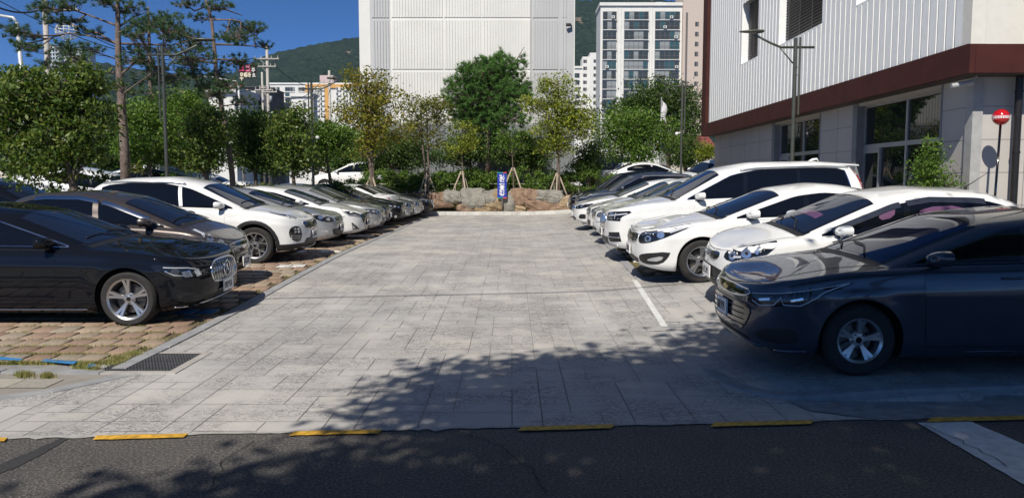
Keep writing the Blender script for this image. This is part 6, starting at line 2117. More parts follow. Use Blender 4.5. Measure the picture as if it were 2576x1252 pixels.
# --- street lamps with curved arm
def street_lamp(base, h, arm, label, ang=0, second=False, mat=None, r=.045, camera=False):
    t = empty('street_lamp', base, R(ang), label=label, cat='street lamp', group=None)
    mat = mat or STEEL_P
    mb = MB()
    mb.tube([(0, 0, 0), (0, 0, .5), (0, 0, h * .5), (0, 0, h)], [r * 1.2, r * 1.1, r, r * .92], 10)
    mb.tube([(.11, 0, h * .62), (.11, 0, h + .02)], r * .55, 8)
    mb.tube([(0, 0, 0), (0, 0, .12)], r * 2, 12)
    mb.build('pole', mat, t, True, crease=40)
    mb = MB()
    mb.tube([(.45, 0, h - .22), (-.35, 0, h - .22), (-.6, 0, h - .12), (-1.0, 0, h + .08), (-arm * .62, 0, h + .14)], [.03, .03, .028, .026, .024], 8)
    mb.tube([(-.05, 0, h - .60), (-.38, 0, h - .22)], .016, 6)
    mb.tube([(.03, .09, h - .70), (.03, -.09, h - .70)], .012, 5); mb.tube([(.03, .09, h - .88), (.03, -.09, h - .88)], .012, 5)
    mb.build('arm', mat, t, True)
    mb = MB()
    n = 10; x0, x1 = -arm * .58, -arm
    ring = []
    for i in range(n + 1):
        f = i / n; x = x0 + (x1 - x0) * f
        wd = .03 + .13 * math.sin(math.pi * min(1, .18 + f * .82)) ** .7
        hh = .02 + .035 * math.sin(math.pi * min(1, .3 + f * .7))
        for k in range(10):
            a = 2 * math.pi * k / 10
            ring.append((x, wd * math.cos(a), h + .14 + (hh if math.sin(a) > 0 else hh * .35) * math.sin(a)))
    fs = [(i * 10 + k, i * 10 + (k + 1) % 10, (i + 1) * 10 + (k + 1) % 10, (i + 1) * 10 + k) for i in range(n) for k in range(10)]
    fs += [tuple(range(9, -1, -1)), tuple(n * 10 + k for k in range(10))]
    mb.add(ring, fs)
    mb.build('lamp_head', mat, t, True)
    if camera:
        mb = MB(); z = h * .62
        mb.tube([(0, 0, z), (-.16, 0, z)], .02, 6); mb.lathe([(.0, -.07), (.05, -.06), (.07, 0), (.06, .05), (0, .07)], 12, Matrix.Translation((-.18, 0, z - .03)))
        mb.build('security_camera', WHITEW, t, True)
        mb = MB(); mb.tube([(-.06, -.02, 1.2), (-.06, -.02, 1.42)], .05, 8); mb.build('junction_box', WHITEW, t)
    return t
def lamp_at(u, vtop, Y, arm, label, **kw):
    p = P(u, vtop, Y); z = zg(p.x, Y)
    return street_lamp((p.x, Y, z), p.z - z, arm, label, **kw)
lamp_at(2002, 96, 19.0, 1.35, 'grey steel street lamp in front of the white ribbed cladding', r=.048)
lamp_at(1717, 203, 30.0, 1.15, 'grey steel street lamp with a camera beside the dark round tree', camera=True)
lamp_at(408, 116, 20.0, 1.35, 'dark steel street lamp standing between the two tall pines', ang=180)
lamp_at(783, 208, 28.0, 1.0, 'dark steel street lamp left of the yellowing tree, a camera on its pole', ang=180, camera=True)

def road_lamp(u, v0, v1, Y, tip, label):
    a, b = P(u, v0, Y), P(tip[0], tip[1], Y)
    z = zg(a.x, Y)
    t = empty('road_lamp', (a.x, Y, z), label=label, cat='street lamp')
    mb = MB(); o_ = Vector((a.x, Y, z))
    mb.tube([(.25, 0, 0), (.12, 0, (a.z - z) * .6), (0, 0, a.z - z - .2)], [.13, .10, .07], 10); mb.build('pole', M('galvanised_white', (.55, .56, .56), .5, metal=.2), t, True)
    mb = MB(); mb.tube([(0, 0, a.z - z - .22), (-.15, 0, a.z - z), tuple(b - o_)], [.07, .06, .05], 8); mb.build('arm', M('galvanised_white', (.55, .56, .56), .5, metal=.2), t, True)
    mb = MB(); d = (b - a).normalized(); mb.tube([tuple(b - o_ - d * .1), tuple(b - o_ + d * .5)], [.1, .06], 8); mb.build('lamp_head', M('lamp_head_grey', (.4, .41, .42), .5), t, True)
road_lamp(42, 45, 200, 34, (-10, 38), 'tall white road lamp at the far left edge of the sky')
road_lamp(599, 205, 290, 60, (508, 191), 'white road lamp right of the second pine with its arm pointing left')

# --- utility poles and cables
def utility_pole(u, v0, v1, Y, r, arms, label, boxes=()):
    a = P(u, v0, Y); z = zg(a.x, Y); m = Y / FPX
    t = empty('utility_pole', (a.x, Y, z), label=label, cat='utility pole')
    mb = MB(); mb.tube([(0, 0, 0), (0, 0, a.z - z)], [r * 1.3, r], 12); mb.build('pole', M('pole_concrete', (.40, .375, .34), .8, var=.12), t, True)
    for (v, ua, ub) in arms:
        zz = P(u, v, Y).z - z
        mb = MB(); x0, x1 = (ua - u) * m, (ub - u) * m
        mb.bb(x0, x1, -r - .1, -r - .01, zz - .05, zz + .05)
        mb.tube([(x0 * .6, -r - .05, zz), (0, -r, zz - .6)], .02, 5)
        for f in (.05, .3, .7, .95): mb.tube([(x0 + (x1 - x0) * f, -r - .05, zz + .05), (x0 + (x1 - x0) * f, -r - .05, zz + .28)], [.05, .03], 6)
        mb.build('crossarm', M('pole_concrete', (.40, .375, .34), .8, var=.12), t)
    for (v, du, w, h) in boxes:
        zz = P(u, v, Y).z - z
        mb = MB(); mb.tube([(du * m, -.3, zz - h * m / 2), (du * m, -.3, zz + h * m / 2)], w * m / 2, 10); mb.build('transformer', M('transformer_grey', (.3, .31, .33), .6), t, True)
utility_pole(671, 112, 300, 75, .13, [(149, 639, 702), (168, 649, 694), (227, 640, 682), (232, 660, 695)], 'tall concrete utility pole with crossarms left of the white and orange flats', [(250, 9, 7, 14), (252, -10, 6, 12)])
utility_pole(659, 182, 300, 82, .10, [(222, 653, 668)], 'shorter utility pole standing just left of the tall one')
utility_pole(828, 178, 320, 80, .12, [(209, 805, 838)], 'utility pole in front of the pink roof board')
utility_pole(786, 238, 320, 95, .10, [(235, 773, 800)], 'thin utility pole between the street lamp and the orange flats')
utility_pole(110, -30, 100, 48, .14, [(28, 112, 196)], 'grey utility pole rising behind the pine at the far left')
def cable(name, p0, p1, sag, r, label):
    pts = []
    for i in range(25):
        f = i / 24; p = p0.lerp(p1, f); pts.append(p - Vector((0, 0, sag * 4 * f * (1 - f))))
    mb = MB(); mb.tube(pts, r, 5)
    tag(mb.build(name, M('cable_black', (.012, .012, .013), .6), None, True), label, 'cable', 'overhead power cables')
A_ = lambda u, v, Y: P(u, v, Y)
cable('overhead_cable', A_(639, 147, 75), A_(-60, -30, 60), 2.2, .035, 'black cable rising from the tall utility pole to the upper left')
cable('overhead_cable', A_(702, 147, 75), A_(640, 168, 120), .4, .03, 'short cable from the tall utility pole to the motel sign')
cable('overhead_cable', A_(649, 167, 75), A_(112, 30, 48), 1.6, .03, 'black cable running left from the second crossarm')
cable('overhead_cable', A_(640, 226, 75), A_(150, 120, 60), 1.4, .03, 'lower cable passing behind the pines')
cable('overhead_cable', A_(694, 168, 75), A_(838, 208, 80), 1.0, .03, 'cable between the tall pole and the pole by the roof board')
cable('overhead_cable', A_(682, 226, 75), A_(805, 209, 80), 1.2, .03, 'slack cable between the tall pole and the roof board pole')
cable('overhead_cable', A_(690, 232, 75), A_(786, 237, 95), 1.0, .03, 'low slack cable in front of the white and orange flats')
cable('overhead_cable', A_(112, 22, 48), A_(-40, 2, 40), .4, .05, 'thick black cable bundle at the upper left corner')
cable('overhead_cable', A_(1440, 52, 44), A_(1508, 28, 120), .6, .02, 'thin cable crossing the hill right of the ribbed block')
# cable over the drive: only its shadow lies in view
s0, s1 = G(640, 752), G(1770, 708)
off = Vector((-ldir.x, -ldir.y, -ldir.z)) * (6.0 / -ldir.z)
d_ = (s1 - s0).normalized()
cable('overhead_cable', s0 + off - d_ * 12, s1 + off + d_ * 12, .0, .022, 'thin cable high over the drive whose shadow line crosses the slabs')
# ------------------------------------------------------------------ planting
def leafmat(name, cols, rough=.5, trans=.35):
    m, nt, bs = new_mat(name)
    g = N(nt, 'ShaderNodeNewGeometry')
    k = len(cols)
    r = ramp(nt, g.outputs['Random Per Island'], [(i / (k - 1), c) for i, c in enumerate(cols)])
    nt.links.new(r.outputs[0], bs.inputs['Base Color'])
    bs.inputs['Roughness'].default_value = rough
    bs.inputs['Specular IOR Level'].default_value = .35
    tr = N(nt, 'ShaderNodeBsdfTranslucent')
    br = mixc(nt, 1.0, r.outputs[0], (1.0, 1.15, .55), 'MULTIPLY')
    nt.links.new(br, tr.inputs['Color'])
    mx = N(nt, 'ShaderNodeMixShader'); mx.inputs[0].default_value = trans
    nt.links.new(bs.outputs[0], mx.inputs[1]); nt.links.new(tr.outputs[0], mx.inputs[2])
    nt.links.new(mx.outputs[0], nt.nodes['Material Output'].inputs['Surface'])
    return m
BARK = M('grey_brown_bark', (.13, .10, .08), .9, var=.35, scale=9, bmp=.8, bscale=25)
BARKP = M('pine_bark', (.16, .12, .10), .9, var=.4, scale=12, bmp=.9, bscale=22)
STAKE = M('weathered_stake', (.34, .28, .21), .8, var=.2)
LG = leafmat('dark_green_leaf', [(.035, .07, .015), (.065, .12, .022), (.10, .16, .03), (.07, .13, .035)])
LB = leafmat('broad_green_leaf', [(.045, .09, .015), (.085, .14, .025), (.14, .20, .045), (.21, .23, .055)], .35)
LM = leafmat('mid_green_leaf', [(.06, .13, .02), (.11, .20, .03), (.17, .26, .04)])
LY = leafmat('yellow_green_leaf', [(.13, .19, .02), (.22, .27, .03), (.33, .33, .04), (.18, .24, .03)])
LO = leafmat('olive_orange_leaf', [(.17, .19, .025), (.27, .23, .035), (.20, .24, .03), (.34, .24, .04), (.14, .19, .03)])
LOL = leafmat('olive_leaf', [(.09, .12, .025), (.16, .18, .035), (.22, .19, .04), (.11, .16, .03)])
LH = leafmat('hedge_leaf', [(.055, .12, .02), (.10, .19, .03), (.16, .25, .05), (.21, .26, .06)])
LP = leafmat('pine_needle', [(.035, .08, .035), (.06, .125, .05), (.10, .16, .065)], .6, .25)
LPB = leafmat('bright_pine_needle', [(.045, .12, .025), (.085, .19, .035), (.13, .25, .05)], .6, .25)

def leaf_quads(C, size, up=.35, wid=.55, r=None):
    """diamond leaves centred on points C (n,3)"""
    n = len(C)
    C = np.asarray(C, dtype=float)
    d = rng.normal(size=(n, 3)); d[:, 2] -= .25; d /= np.linalg.norm(d, axis=1)[:, None]
    nn = rng.normal(size=(n, 3)); nn[:, 2] += up * 3
    s = np.cross(d, nn); s /= (np.linalg.norm(s, axis=1)[:, None] + 1e-9)
    nn = np.cross(s, d)
    L_ = size * rng.uniform(.65, 1.25, n)[:, None]
    a = C - d * L_ / 2; b = C + s * L_ * wid / 2 + nn * L_ * .07; c = C + d * L_ / 2; e = C - s * L_ * wid / 2 + nn * L_ * .07
    V = np.stack([a, b, c, e], 1).reshape(-1, 3)
    F = np.arange(4 * n).reshape(-1, 4)
    return V, F

def in_ell(n, e, rr):
    """n points in ellipsoid e = (cx, cy, cz, rx, ry, rz), denser to the outside"""
    p = rr.normal(size=(n, 3)); p /= np.linalg.norm(p, axis=1)[:, None]
    p *= (rr.random(n) ** .42)[:, None]
    k = rr.random(n) < .16
    p[k] *= rr.uniform(1.0, 1.30, int(k.sum()))[:, None]
    return p * np.array(e[3:6]) + np.array(e[:3])

def curve_pts(a, b, bulge, n=6):
    a, b = Vector(a), Vector(b); out = []
    for i in range(n):
        f = i / (n - 1)
        p = a.lerp(b, f); p.z += bulge * 4 * f * (1 - f) * (1 if True else 0); out.append(p)
    return out

def broad_tree(label, Y, base_u, ells, mat, size, nclu, nleaf, rc,  r0=.09, top_v=None, seed=1, cat='tree', name='broadleaf_tree', lean=0, group=None, bark=BARK, wid=.55, up=.35, stakes=0, limbs=26, stems=1, yf=1.0, gz=None, twigr=.006):
    """ells: (u, v, ru, rv[, weight]) as seen at depth Y"""
    m = Y / FPX
    nclu = int(nclu * 1.45); nleaf = int(nleaf * 1.75); size *= 1.0; rc *= 1.05
    rr = np.random.default_rng(seed); pr = random.Random(seed)
    b = P(base_u, 460, Y); bz = zg(b.x, Y) if gz is None else gz
    O = Vector((b.x, Y, bz))
    t = empty(name, O, label=label, cat=cat, group=group)
    E = []
    for e in ells:
        c = P(e[0], e[1], Y) - O
        E.append((c.x, c.y, c.z, e[2] * m, (e[2] + e[3]) * .5 * m * yf, e[3] * m))
    wts = np.array([e[4] if len(e) > 4 else e[3] * m * e[3] for e, k in zip([(0, 0, 0, x[3] * x[5]) for x in E], E)])
    wts = np.array([x[3] * x[4] * x[5] for x in E]) ** .75; wts /= wts.sum()
    cl = np.concatenate([in_ell(max(2, int(nclu * w)), e, rr) for w, e in zip(wts, E)])
    zt = max(e[2] for e in E)
    cx = sum(e[0] * w for e, w in zip(E, wts)); 
    # trunk
    tb = MB()
    tops = []
    for k in range(stems):
        px = (pr.uniform(-.25, .25) if stems > 1 else 0)
        pts = []
        for i in range(8):
            f = i / 7
            pts.append(Vector((px * f + cx * .8 * f ** 1.5 + lean * f + math.sin(f * 5 + k) * r0 * .7, math.cos(f * 4 + k) * r0 * .6, zt * f)))
        tb.tube(pts, [r0 * (1.25 - .3 * min(1, i)) * (1 - .82 * (i / 7)) + .008 for i in range(8)], 9)
        tops.append(pts)
    nodes = [p for pts in tops for p in pts[2:]]
    idx = rr.choice(len(cl), min(limbs, len(cl)), replace=False)
    ends = []
    for i in idx:
        c = Vector(cl[i])
        cand = [p for p in nodes if p.z < c.z + .2] or nodes
        nd = min(cand, key=lambda p: (p - c).length + max(0, p.z - c.z + .3) * 1.5)
        pts = curve_pts(nd, c, -.06 * (c - nd).length, 6)
        rl = r0 * .32
        tb.tube(pts, [rl * (1 - .75 * k / 5) + .004 for k in range(6)], 5, cap=False)
        ends += pts[2:]
    EA = np.array([tuple(p) for p in ends])
    for c in cl:
        j = int(np.argmin(((EA - c) ** 2).sum(1)))
        tb.tube([EA[j], (EA[j] + c) / 2 + rr.normal(size=3) * .03, c], [twigr * 1.6, twigr * 1.2, twigr * .6], 3, cap=False)
    tb.build('trunk', bark, t, True)
    P_ = []
    for c in cl:
        n = int(nleaf * rr.uniform(.5, 1.5))
        q = rr.normal(size=(n, 3)) * np.array([rc, rc, rc * .55]) + c
        P_.append(q)
    P_ = np.concatenate(P_)
    V, F = leaf_quads(P_, size, up, wid)
    np_mesh('crown', V, F, mat, t)
    if stakes:
        for k in range(stakes):
            a = 2 * math.pi * k / stakes + .4 + (seed % 3) * .5
            sb = MB(); dx, dy = math.cos(a) * .85, math.sin(a) * .6 - .1
            sb.tube([(dx, dy, -.1), (dx * .06, dy * .06, 1.75)], .036, 7); sb.build('support_pole', STAKE, t, True)
        sb = MB(); sb.tube([(-.09, -.09, 1.62), (.09, -.09, 1.62), (.09, .09, 1.62), (-.09, .09, 1.62), (-.09, -.09, 1.62)], .02, 5); sb.build('stake_tie', STAKE, t)
    return t

def pine(label, Y, trunk, clumps, branches, mat, needle=.13, tuft_d=1.0, r0=.12, seed=3, nper=20, depth=1.0, branch_r=.035, gz=None):
    """trunk: (u, v) list top to base; clumps: (u, v, ru, rv); branches: list of pixel polylines"""
    m = Y / FPX
    rr = np.random.default_rng(seed); pr = random.Random(seed)
    bu = trunk[-1][0]
    b = P(bu, 460, Y); bz = zg(b.x, Y) if gz is None else gz
    O = Vector((b.x, Y, bz))
    t = empty('pine_tree', O, label=label, cat='pine tree')
    tp = [P(u, v, Y) - O for u, v in trunk[:-1]] + [Vector((0, 0, 0))]
    tb = MB()
    n = len(tp)
    tb.tube(tp, [r0 * (.35 + .75 * (i / (n - 1))) for i in range(n)], 10)
    nodes = []
    for a, c in zip(tp[:-1], tp[1:]):
        for k in range(6): nodes.append(a.lerp(c, k / 6))
    bn = []
    for br in branches:
        yo = pr.uniform(-1, 1) * 1.2 * depth
        pts = []
        for i, (u, v) in enumerate(br):
            p = P(u, v, Y) - O; p.y += yo * i / max(1, len(br) - 1); pts.append(p)
        fine = []
        for a, c in zip(pts[:-1], pts[1:]):
            for k in range(4): fine.append(a.lerp(c, k / 4))
        fine.append(pts[-1])
        tb.tube(fine, [branch_r * (1 - .75 * k / len(fine)) for k in range(len(fine))], 6, cap=False)
        bn += fine
    T_ = []
    for (u, v, ru, rv) in clumps:
        c = P(u, v, Y) - O
        near = min(nodes, key=lambda p: abs(p.z - (c.z - .15)) + .2 * abs(p.x - c.x))
        yo = pr.uniform(-1, 1) * (abs(c.x - near.x) * .55 + .3) * depth
        c.y += yo
        src = near
        if bn:
            nb = min(bn, key=lambda p: (p - c).length)
            if (nb - c).length < (near - c).length * .8: src = nb
        mid = curve_pts(src, c, -.05 * (c - src).length, 6)
        tb.tube(mid, [branch_r * .6 * (1 - .7 * k / 5) + .003 for k in range(6)], 5, cap=False)
        ru *= 1.18; rv *= 1.55; nt_ = max(8, int(ru * rv * m * m * 380 * tuft_d))
        for _ in range(nt_):
            q = rr.normal(size=3); q /= np.linalg.norm(q); q *= rr.random() ** .4
            p = Vector((c.x + q[0] * ru * m, c.y + q[1] * ru * m * .7, c.z + q[2] * rv * m))
            T_.append(p)
            s_ = mid[pr.choice((2, 3, 4, 5))]
            tb.tube([s_, s_.lerp(p, .55) - Vector((0, 0, .04)), p], [.010, .007, .004], 3, cap=False)
    tb.build('trunk', BARKP, t, True)
    T_ = np.array([tuple(p) for p in T_])
    n = len(T_)
    C = np.repeat(T_, nper, axis=0)
    d = rr.normal(size=(n * nper, 3)); d[:, 2] = np.abs(d[:, 2]) * .8 + .05 * rr.normal(size=n * nper); d /= np.linalg.norm(d, axis=1)[:, None]
    out = np.repeat(rr.normal(size=(n, 3)) * .35, nper, axis=0); d += out; d /= np.linalg.norm(d, axis=1)[:, None]
    s = np.cross(d, rr.normal(size=(n * nper, 3))); s /= np.linalg.norm(s, axis=1)[:, None]
    L_ = needle * rr.uniform(.7, 1.2, n * nper)[:, None]; w = .0065 * (Y / 20)
    C = C - d * L_ * .1 + rr.normal(size=C.shape) * needle * .14
    V = np.stack([C + s * w, C - s * w, C + d * L_], 1).reshape(-1, 3)
    np_mesh('crown', V, np.arange(3 * n * nper).reshape(-1, 3), mat, t)
    return t

# the big broad-leaved tree and the pines on the left
broad_tree('big tree with large drooping leaves at the left, in front of the first pine', 16.5, 185, [(130, 240, 120, 70), (60, 300, 95, 90), (200, 310, 95, 95), (130, 390, 115, 80), (225, 200, 60, 45), (30, 230, 50, 55)], LB, .125, 270, 22, .14, r0=.10, seed=11, limbs=40, wid=.45, up=.15, name='broadleaf_tree', yf=.8)
pine('tall pine with thick straight trunk, left of the lamp post', 21, [(293, -60), (296, 20), (297, 114), (300, 184), (308, 286), (313, 367), (316, 470)],
     [(110, 42, 42, 12), (165, 36, 48, 12), (200, 62, 35, 9), (95, 95, 38, 14), (150, 118, 42, 16), (62, 84, 26, 10), (80, 128, 42, 12), (205, 24, 38, 10), (240, 84, 30, 9), (270, 4, 36, 12), (312, 14, 44, 15), (325, 122, 36, 12), (350, 62, 30, 12), (45, 110, 22, 7),
      (400, 52, 52, 14), (428, 82, 45, 16), (385, 98, 36, 12), (345, 150, 40, 14), (400, 192, 74, 17), (452, 172, 44, 15), (385, 168, 36, 12), (462, 205, 26, 8), (120, 160, 45, 12), (215, 150, 40, 10), (60, 150, 30, 8), (300, 215, 30, 9), (250, 130, 28, 8)],
     [[(296, 66), (240, 45), (180, 22), (140, 12)], [(297, 112), (230, 78), (160, 55), (115, 45)], [(298, 112), (235, 90), (150, 75), (80, 85)], [(300, 184), (215, 178), (175, 147), (114, 112), (61, 92)], [(296, 70), (320, 40), (345, 18)], [(298, 110), (350, 106), (400, 104), (440, 84)],
      [(310, 290), (322, 262), (335, 238), (366, 226), (400, 212), (430, 200)], [(302, 190), (340, 160), (385, 150)], [(308, 250), (270, 215), (245, 190)]], LP, seed=5, r0=.125, tuft_d=1.0, nper=24)
pine('second tall pine with a leaning trunk, right of the lamp post', 24, [(512, -20), (521, 12), (532, 50), (540, 130), (545, 200), (560, 280), (573, 350), (584, 440), (588, 470)],
     [(478, 14, 36, 9), (500, 40, 30, 8), (556, 18, 38, 10), (598, 58, 48, 11), (470, 90, 40, 12), (495, 118, 45, 13), (622, 106, 40, 13), (580, 100, 28, 8), (500, 150, 55, 15), (592, 150, 44, 13), (556, 212, 48, 18), (535, 180, 34, 11), (448, 78, 28, 9), (640, 100, 20, 8), (620, 60, 26, 9), (540, 235, 40, 14), (470, 160, 30, 9), (600, 250, 30, 10)],
     [[(532, 50), (560, 54), (600, 58), (625, 66)], [(540, 112), (580, 108), (622, 106), (648, 108)], [(538, 100), (500, 104), (460, 92)], [(543, 150), (590, 148), (620, 152)], [(544, 160), (500, 158), (460, 160)], [(522, 14), (500, 34), (478, 16)], [(524, 22), (550, 14), (575, 18)]], LP, seed=8, r0=.085, tuft_d=1.0, nper=22)
pine('thin pine between the two tall pines, behind the lamp post', 27, [(373, 18), (376, 120), (380, 260), (384, 465)], [(380, 60, 36, 14), (350, 90, 34, 12), (410, 120, 38, 13), (360, 145, 40, 13), (400, 240, 36, 13), (420, 40, 30, 10), (340, 230, 36, 12)], [], LP, seed=9, r0=.09, tuft_d=.7, nper=20)

for i, (lab, Y, bu, el) in enumerate([
 ('dark background tree behind the big left tree', 42, 90, [(90, 350, 120, 80), (30, 400, 90, 50)]),
 ('dark background tree beyond the far left edge', 30, -190, [(-190, 330, 120, 90)]),
 ('dark background tree behind the thick pine', 46, 330, [(330, 340, 90, 80), (290, 400, 70, 45)]),
 ('dark background tree between lamp post and second pine', 48, 490, [(490, 330, 80, 75), (440, 395, 70, 45)]),
 ('dark background tree right of the second pine', 50, 640, [(620, 345, 70, 65), (680, 385, 70, 50)]),
 ('dark background tree behind the thin lamp post', 52, 790, [(770, 370, 80, 50), (850, 385, 60, 45)]),
 ('dark background tree left of the ribbed block', 41.5, 900, [(900, 385, 60, 50), (960, 400, 50, 38)])]):
    broad_tree(lab, Y, bu, el, LG, .22, 150, 24, .42, r0=.12, seed=70 + i, limbs=14, group='dark trees in the background on the left')
S = [
 ('bushy green tree behind the thick pine trunk', 25, 375, [(370, 290, 60, 50), (400, 350, 75, 70), (345, 370, 60, 60)], LM, .11, 190, 22, .17, 21),
 ('bright green tree behind the lamp post', 27, 470, [(455, 260, 55, 45), (480, 330, 65, 80), (440, 390, 55, 40)], LM, .10, 170, 22, .17, 22),
 ('dark leafy tree left of the second pine', 23, 520, [(520, 330, 45, 70), (505, 400, 50, 40)], LB, .11, 120, 20, .16, 23),
 ('low bushy tree right of the second pine', 26, 640, [(640, 310, 55, 50), (625, 370, 60, 55), (660, 400, 50, 40)], LG, .10, 150, 22, .17, 24),
 ('dark large-leaved tree left of the thin lamp post', 25, 735, [(735, 300, 45, 38), (725, 350, 52, 50), (745, 400, 50, 45)], LB, .12, 140, 20, .16, 25),
 ('fresh green maple right of the thin lamp post', 29, 830, [(815, 340, 52, 38), (850, 355, 50, 40), (790, 390, 40, 35)], LM, .10, 150, 22, .16, 26),
 ('dark shaded tree behind the staked yellowing tree', 39, 985, [(985, 375, 62, 48), (1035, 390, 58, 42), (940, 395, 50, 35)], LG, .12, 190, 24, .22, 27),
 ('dark shaded low tree under the central pine', 40.5, 1180, [(1180, 365, 60, 48), (1230, 375, 55, 45), (1130, 390, 45, 35)], LG, .13, 170, 24, .24, 33),
 ('dark shaded low tree behind the small light green tree', 41, 1330, [(1310, 375, 50, 45), (1350, 390, 45, 38)], LG, .13, 120, 24, .24, 34),
 ('ivy covered shrub at the corner of the ribbed block', 37.6, 1490, [(1485, 395, 42, 45), (1470, 430, 40, 30)], LG, .10, 130, 24, .17, 28),
 ('green tree in front of the dark round tree crowns', 40, 1590, [(1580, 310, 75, 45), (1550, 350, 60, 50), (1640, 340, 65, 45), (1600, 385, 60, 30)], LM, .14, 230, 22, .26, 29),
 ('large dark tree rising before the white apartment slab', 52, 1680, [(1660, 245, 85, 42), (1720, 265, 50, 45), (1610, 270, 55, 45), (1690, 310, 90, 45), (1570, 290, 45, 40)], LG, .17, 300, 24, .36, 30),
 ('round clipped dark tree by the red-roofed house', 48, 1722, [(1722, 385, 40, 45)], LG, .13, 110, 26, .22, 31),
 ('small yellow-leaved tree at the far end of the hall', 44, 1776, [(1776, 383, 22, 22)], LY, .11, 40, 22, .17, 32),
]
for (lab, Y, bu, el, mt, sz, nc, nl, rc, sd) in S:
    broad_tree(lab, Y, bu, el, mt, sz, nc, nl, rc, r0=.085 * Y / 25, seed=sd, limbs=18)
broad_tree('staked yellowing tree with olive and orange leaves, left of the ribbed block', 33, 935, [(918, 200, 58, 32), (950, 250, 68, 45), (900, 290, 62, 50), (960, 320, 68, 45), (915, 370, 55, 30)], LO, .13, 210, 17, .20, r0=.10, seed=41, stakes=3, limbs=34, stems=2, yf=.8, up=.6)
broad_tree('staked sparse olive tree before the white ribs, left of the central pine', 36.3, 1074, [(1065, 265, 62, 28), (1095, 290, 50, 42), (1050, 320, 50, 38), (1090, 350, 42, 22)], LOL, .13, 120, 13, .19, r0=.07, seed=42, stakes=3, limbs=30, stems=2, yf=.8, up=.6)
broad_tree('small staked tree with yellow-orange leaves below the central pine', 36.4, 1163, [(1165, 330, 38, 28), (1150, 372, 42, 22), (1175, 360, 26, 30)], LY, .12, 46, 12, .16, r0=.04, seed=43, stakes=3, limbs=16, yf=.8, up=.6)
broad_tree('small staked light green tree right of the blue sign', 36.6, 1291, [(1288, 345, 44, 22), (1300, 370, 36, 20), (1270, 360, 26, 22)], LM, .11, 48, 13, .15, r0=.035, seed=44, stakes=3, limbs=18, yf=.8, up=.5)
broad_tree('staked yellow-green tree in front of the right edge of the ribbed block', 36.2, 1402, [(1392, 212, 48, 30), (1375, 260, 55, 38), (1430, 285, 72, 38), (1395, 330, 70, 34), (1462, 315, 45, 30), (1400, 370, 55, 22)], LY, .13, 230, 16, .20, r0=.09, seed=45, stakes=3, limbs=38, stems=2, yf=.8, up=.6)
pine('dense bushy pine in the middle before the white ribbed block', 40, [(1232, 140), (1230, 200), (1228, 300), (1226, 460)],
     [(1225, 190, 60, 28), (1185, 205, 52, 26), (1270, 200, 52, 26), (1160, 238, 48, 26), (1225, 240, 65, 30), (1285, 240, 48, 28), (1190, 275, 55, 26), (1250, 280, 60, 26), (1240, 165, 40, 16), (1290, 172, 30, 18), (1150, 262, 36, 18), (1215, 305, 60, 20), (1280, 300, 52, 18), (1165, 300, 40, 16), (1245, 330, 40, 12), (1300, 232, 26, 16), (1255, 148, 18, 9), (1205, 162, 18, 8), (1318, 150, 8, 16), (1262, 140, 10, 12), (1205, 150, 8, 10), (1140, 215, 22, 12), (1175, 180, 24, 12), (1318, 215, 18, 16)],
     [[(1230, 190), (1262, 165), (1300, 150), (1318, 120)], [(1230, 200), (1205, 185), (1180, 172)], [(1231, 170), (1245, 150), (1250, 128)], [(1230, 190), (1205, 165), (1196, 148)]], LPB, needle=.24, tuft_d=.42, r0=.14, seed=12, nper=24, branch_r=.05)
broad_tree('slim young tree in front of the hall windows', 14.5, 2345, [(2345, 390, 26, 34), (2340, 430, 48, 34), (2355, 460, 55, 26), (2338, 365, 12, 16)], LM, .055, 105, 12, .085, r0=.022, seed=46, limbs=20, yf=.7, twigr=.003)

# shrubs and hedges
def shrub(label, Y, u, vt, vb, ru, mat, size, seed, cat='shrub', name='shrub', n=3200, depth=.5, flowers=0):
    m = Y / FPX; rr = np.random.default_rng(seed)
    b = P(u, 460, Y); z0 = zg(b.x, Y); O = Vector((b.x, Y, z0))
    h = P(u, vt, Y).z - z0
    t = empty(name, O, label=label, cat=cat)
    w = ru * m
    k = max(4, int(w * 9))
    cs = []
    for i in range(k * 5):
        x = rr.uniform(-w, w); hh = h * (.72 + .28 * math.sin(x * 3.1 + seed) * .5 + .14 * rr.random())
        cs.append((x, rr.uniform(-depth, depth), rr.uniform(.12, 1) ** .8 * hh))
    cs = np.array(cs)
    pick = cs[rr.integers(0, len(cs), n)] + rr.normal(size=(n, 3)) * np.array([.10, .08, .07])
    pick = pick[pick[:, 2] > .02]
    V, F = leaf_quads(pick, size, .4, .55)
    np_mesh('leaves', V, F, mat, t)
    mb = MB()
    for c in cs[::2]: mb.tube([(c[0] * .8, c[1] * .6, 0), (c[0] * .9, c[1] * .8, c[2] * .6), tuple(c)], [.012, .008, .004], 3, cap=False)
    mb.build('stems', BARK, t)
    return t
hd = [(960, 432, 42), (1015, 428, 45), (1075, 432, 42), (1130, 430, 40), (1180, 424, 38), (1232, 432, 40), (1335, 422, 48), (1390, 428, 36), (1445, 424, 46)]
names = ['hedge shrub at the left end behind the stone wall', 'hedge shrub under the staked yellowing tree', 'hedge shrub at the foot of the sparse olive tree', 'hedge shrub between the olive tree and the small orange-leaved tree', 'tall-tipped hedge shrub left of the blue sign', 'hedge shrub directly behind the blue sign', 'hedge shrub right of the blue sign', 'hedge shrub left of the yellow-green tree stakes', 'hedge shrub by the right end of the stone wall']
for i, ((u, vt, ru), lab) in enumerate(zip(hd, names)):
    o = shrub(lab, 37.2, u, vt - 4, 480, ru + 10, LH, .095, 60 + i, n=6500, depth=.45); o['group'] = 'hedge behind the stone wall'
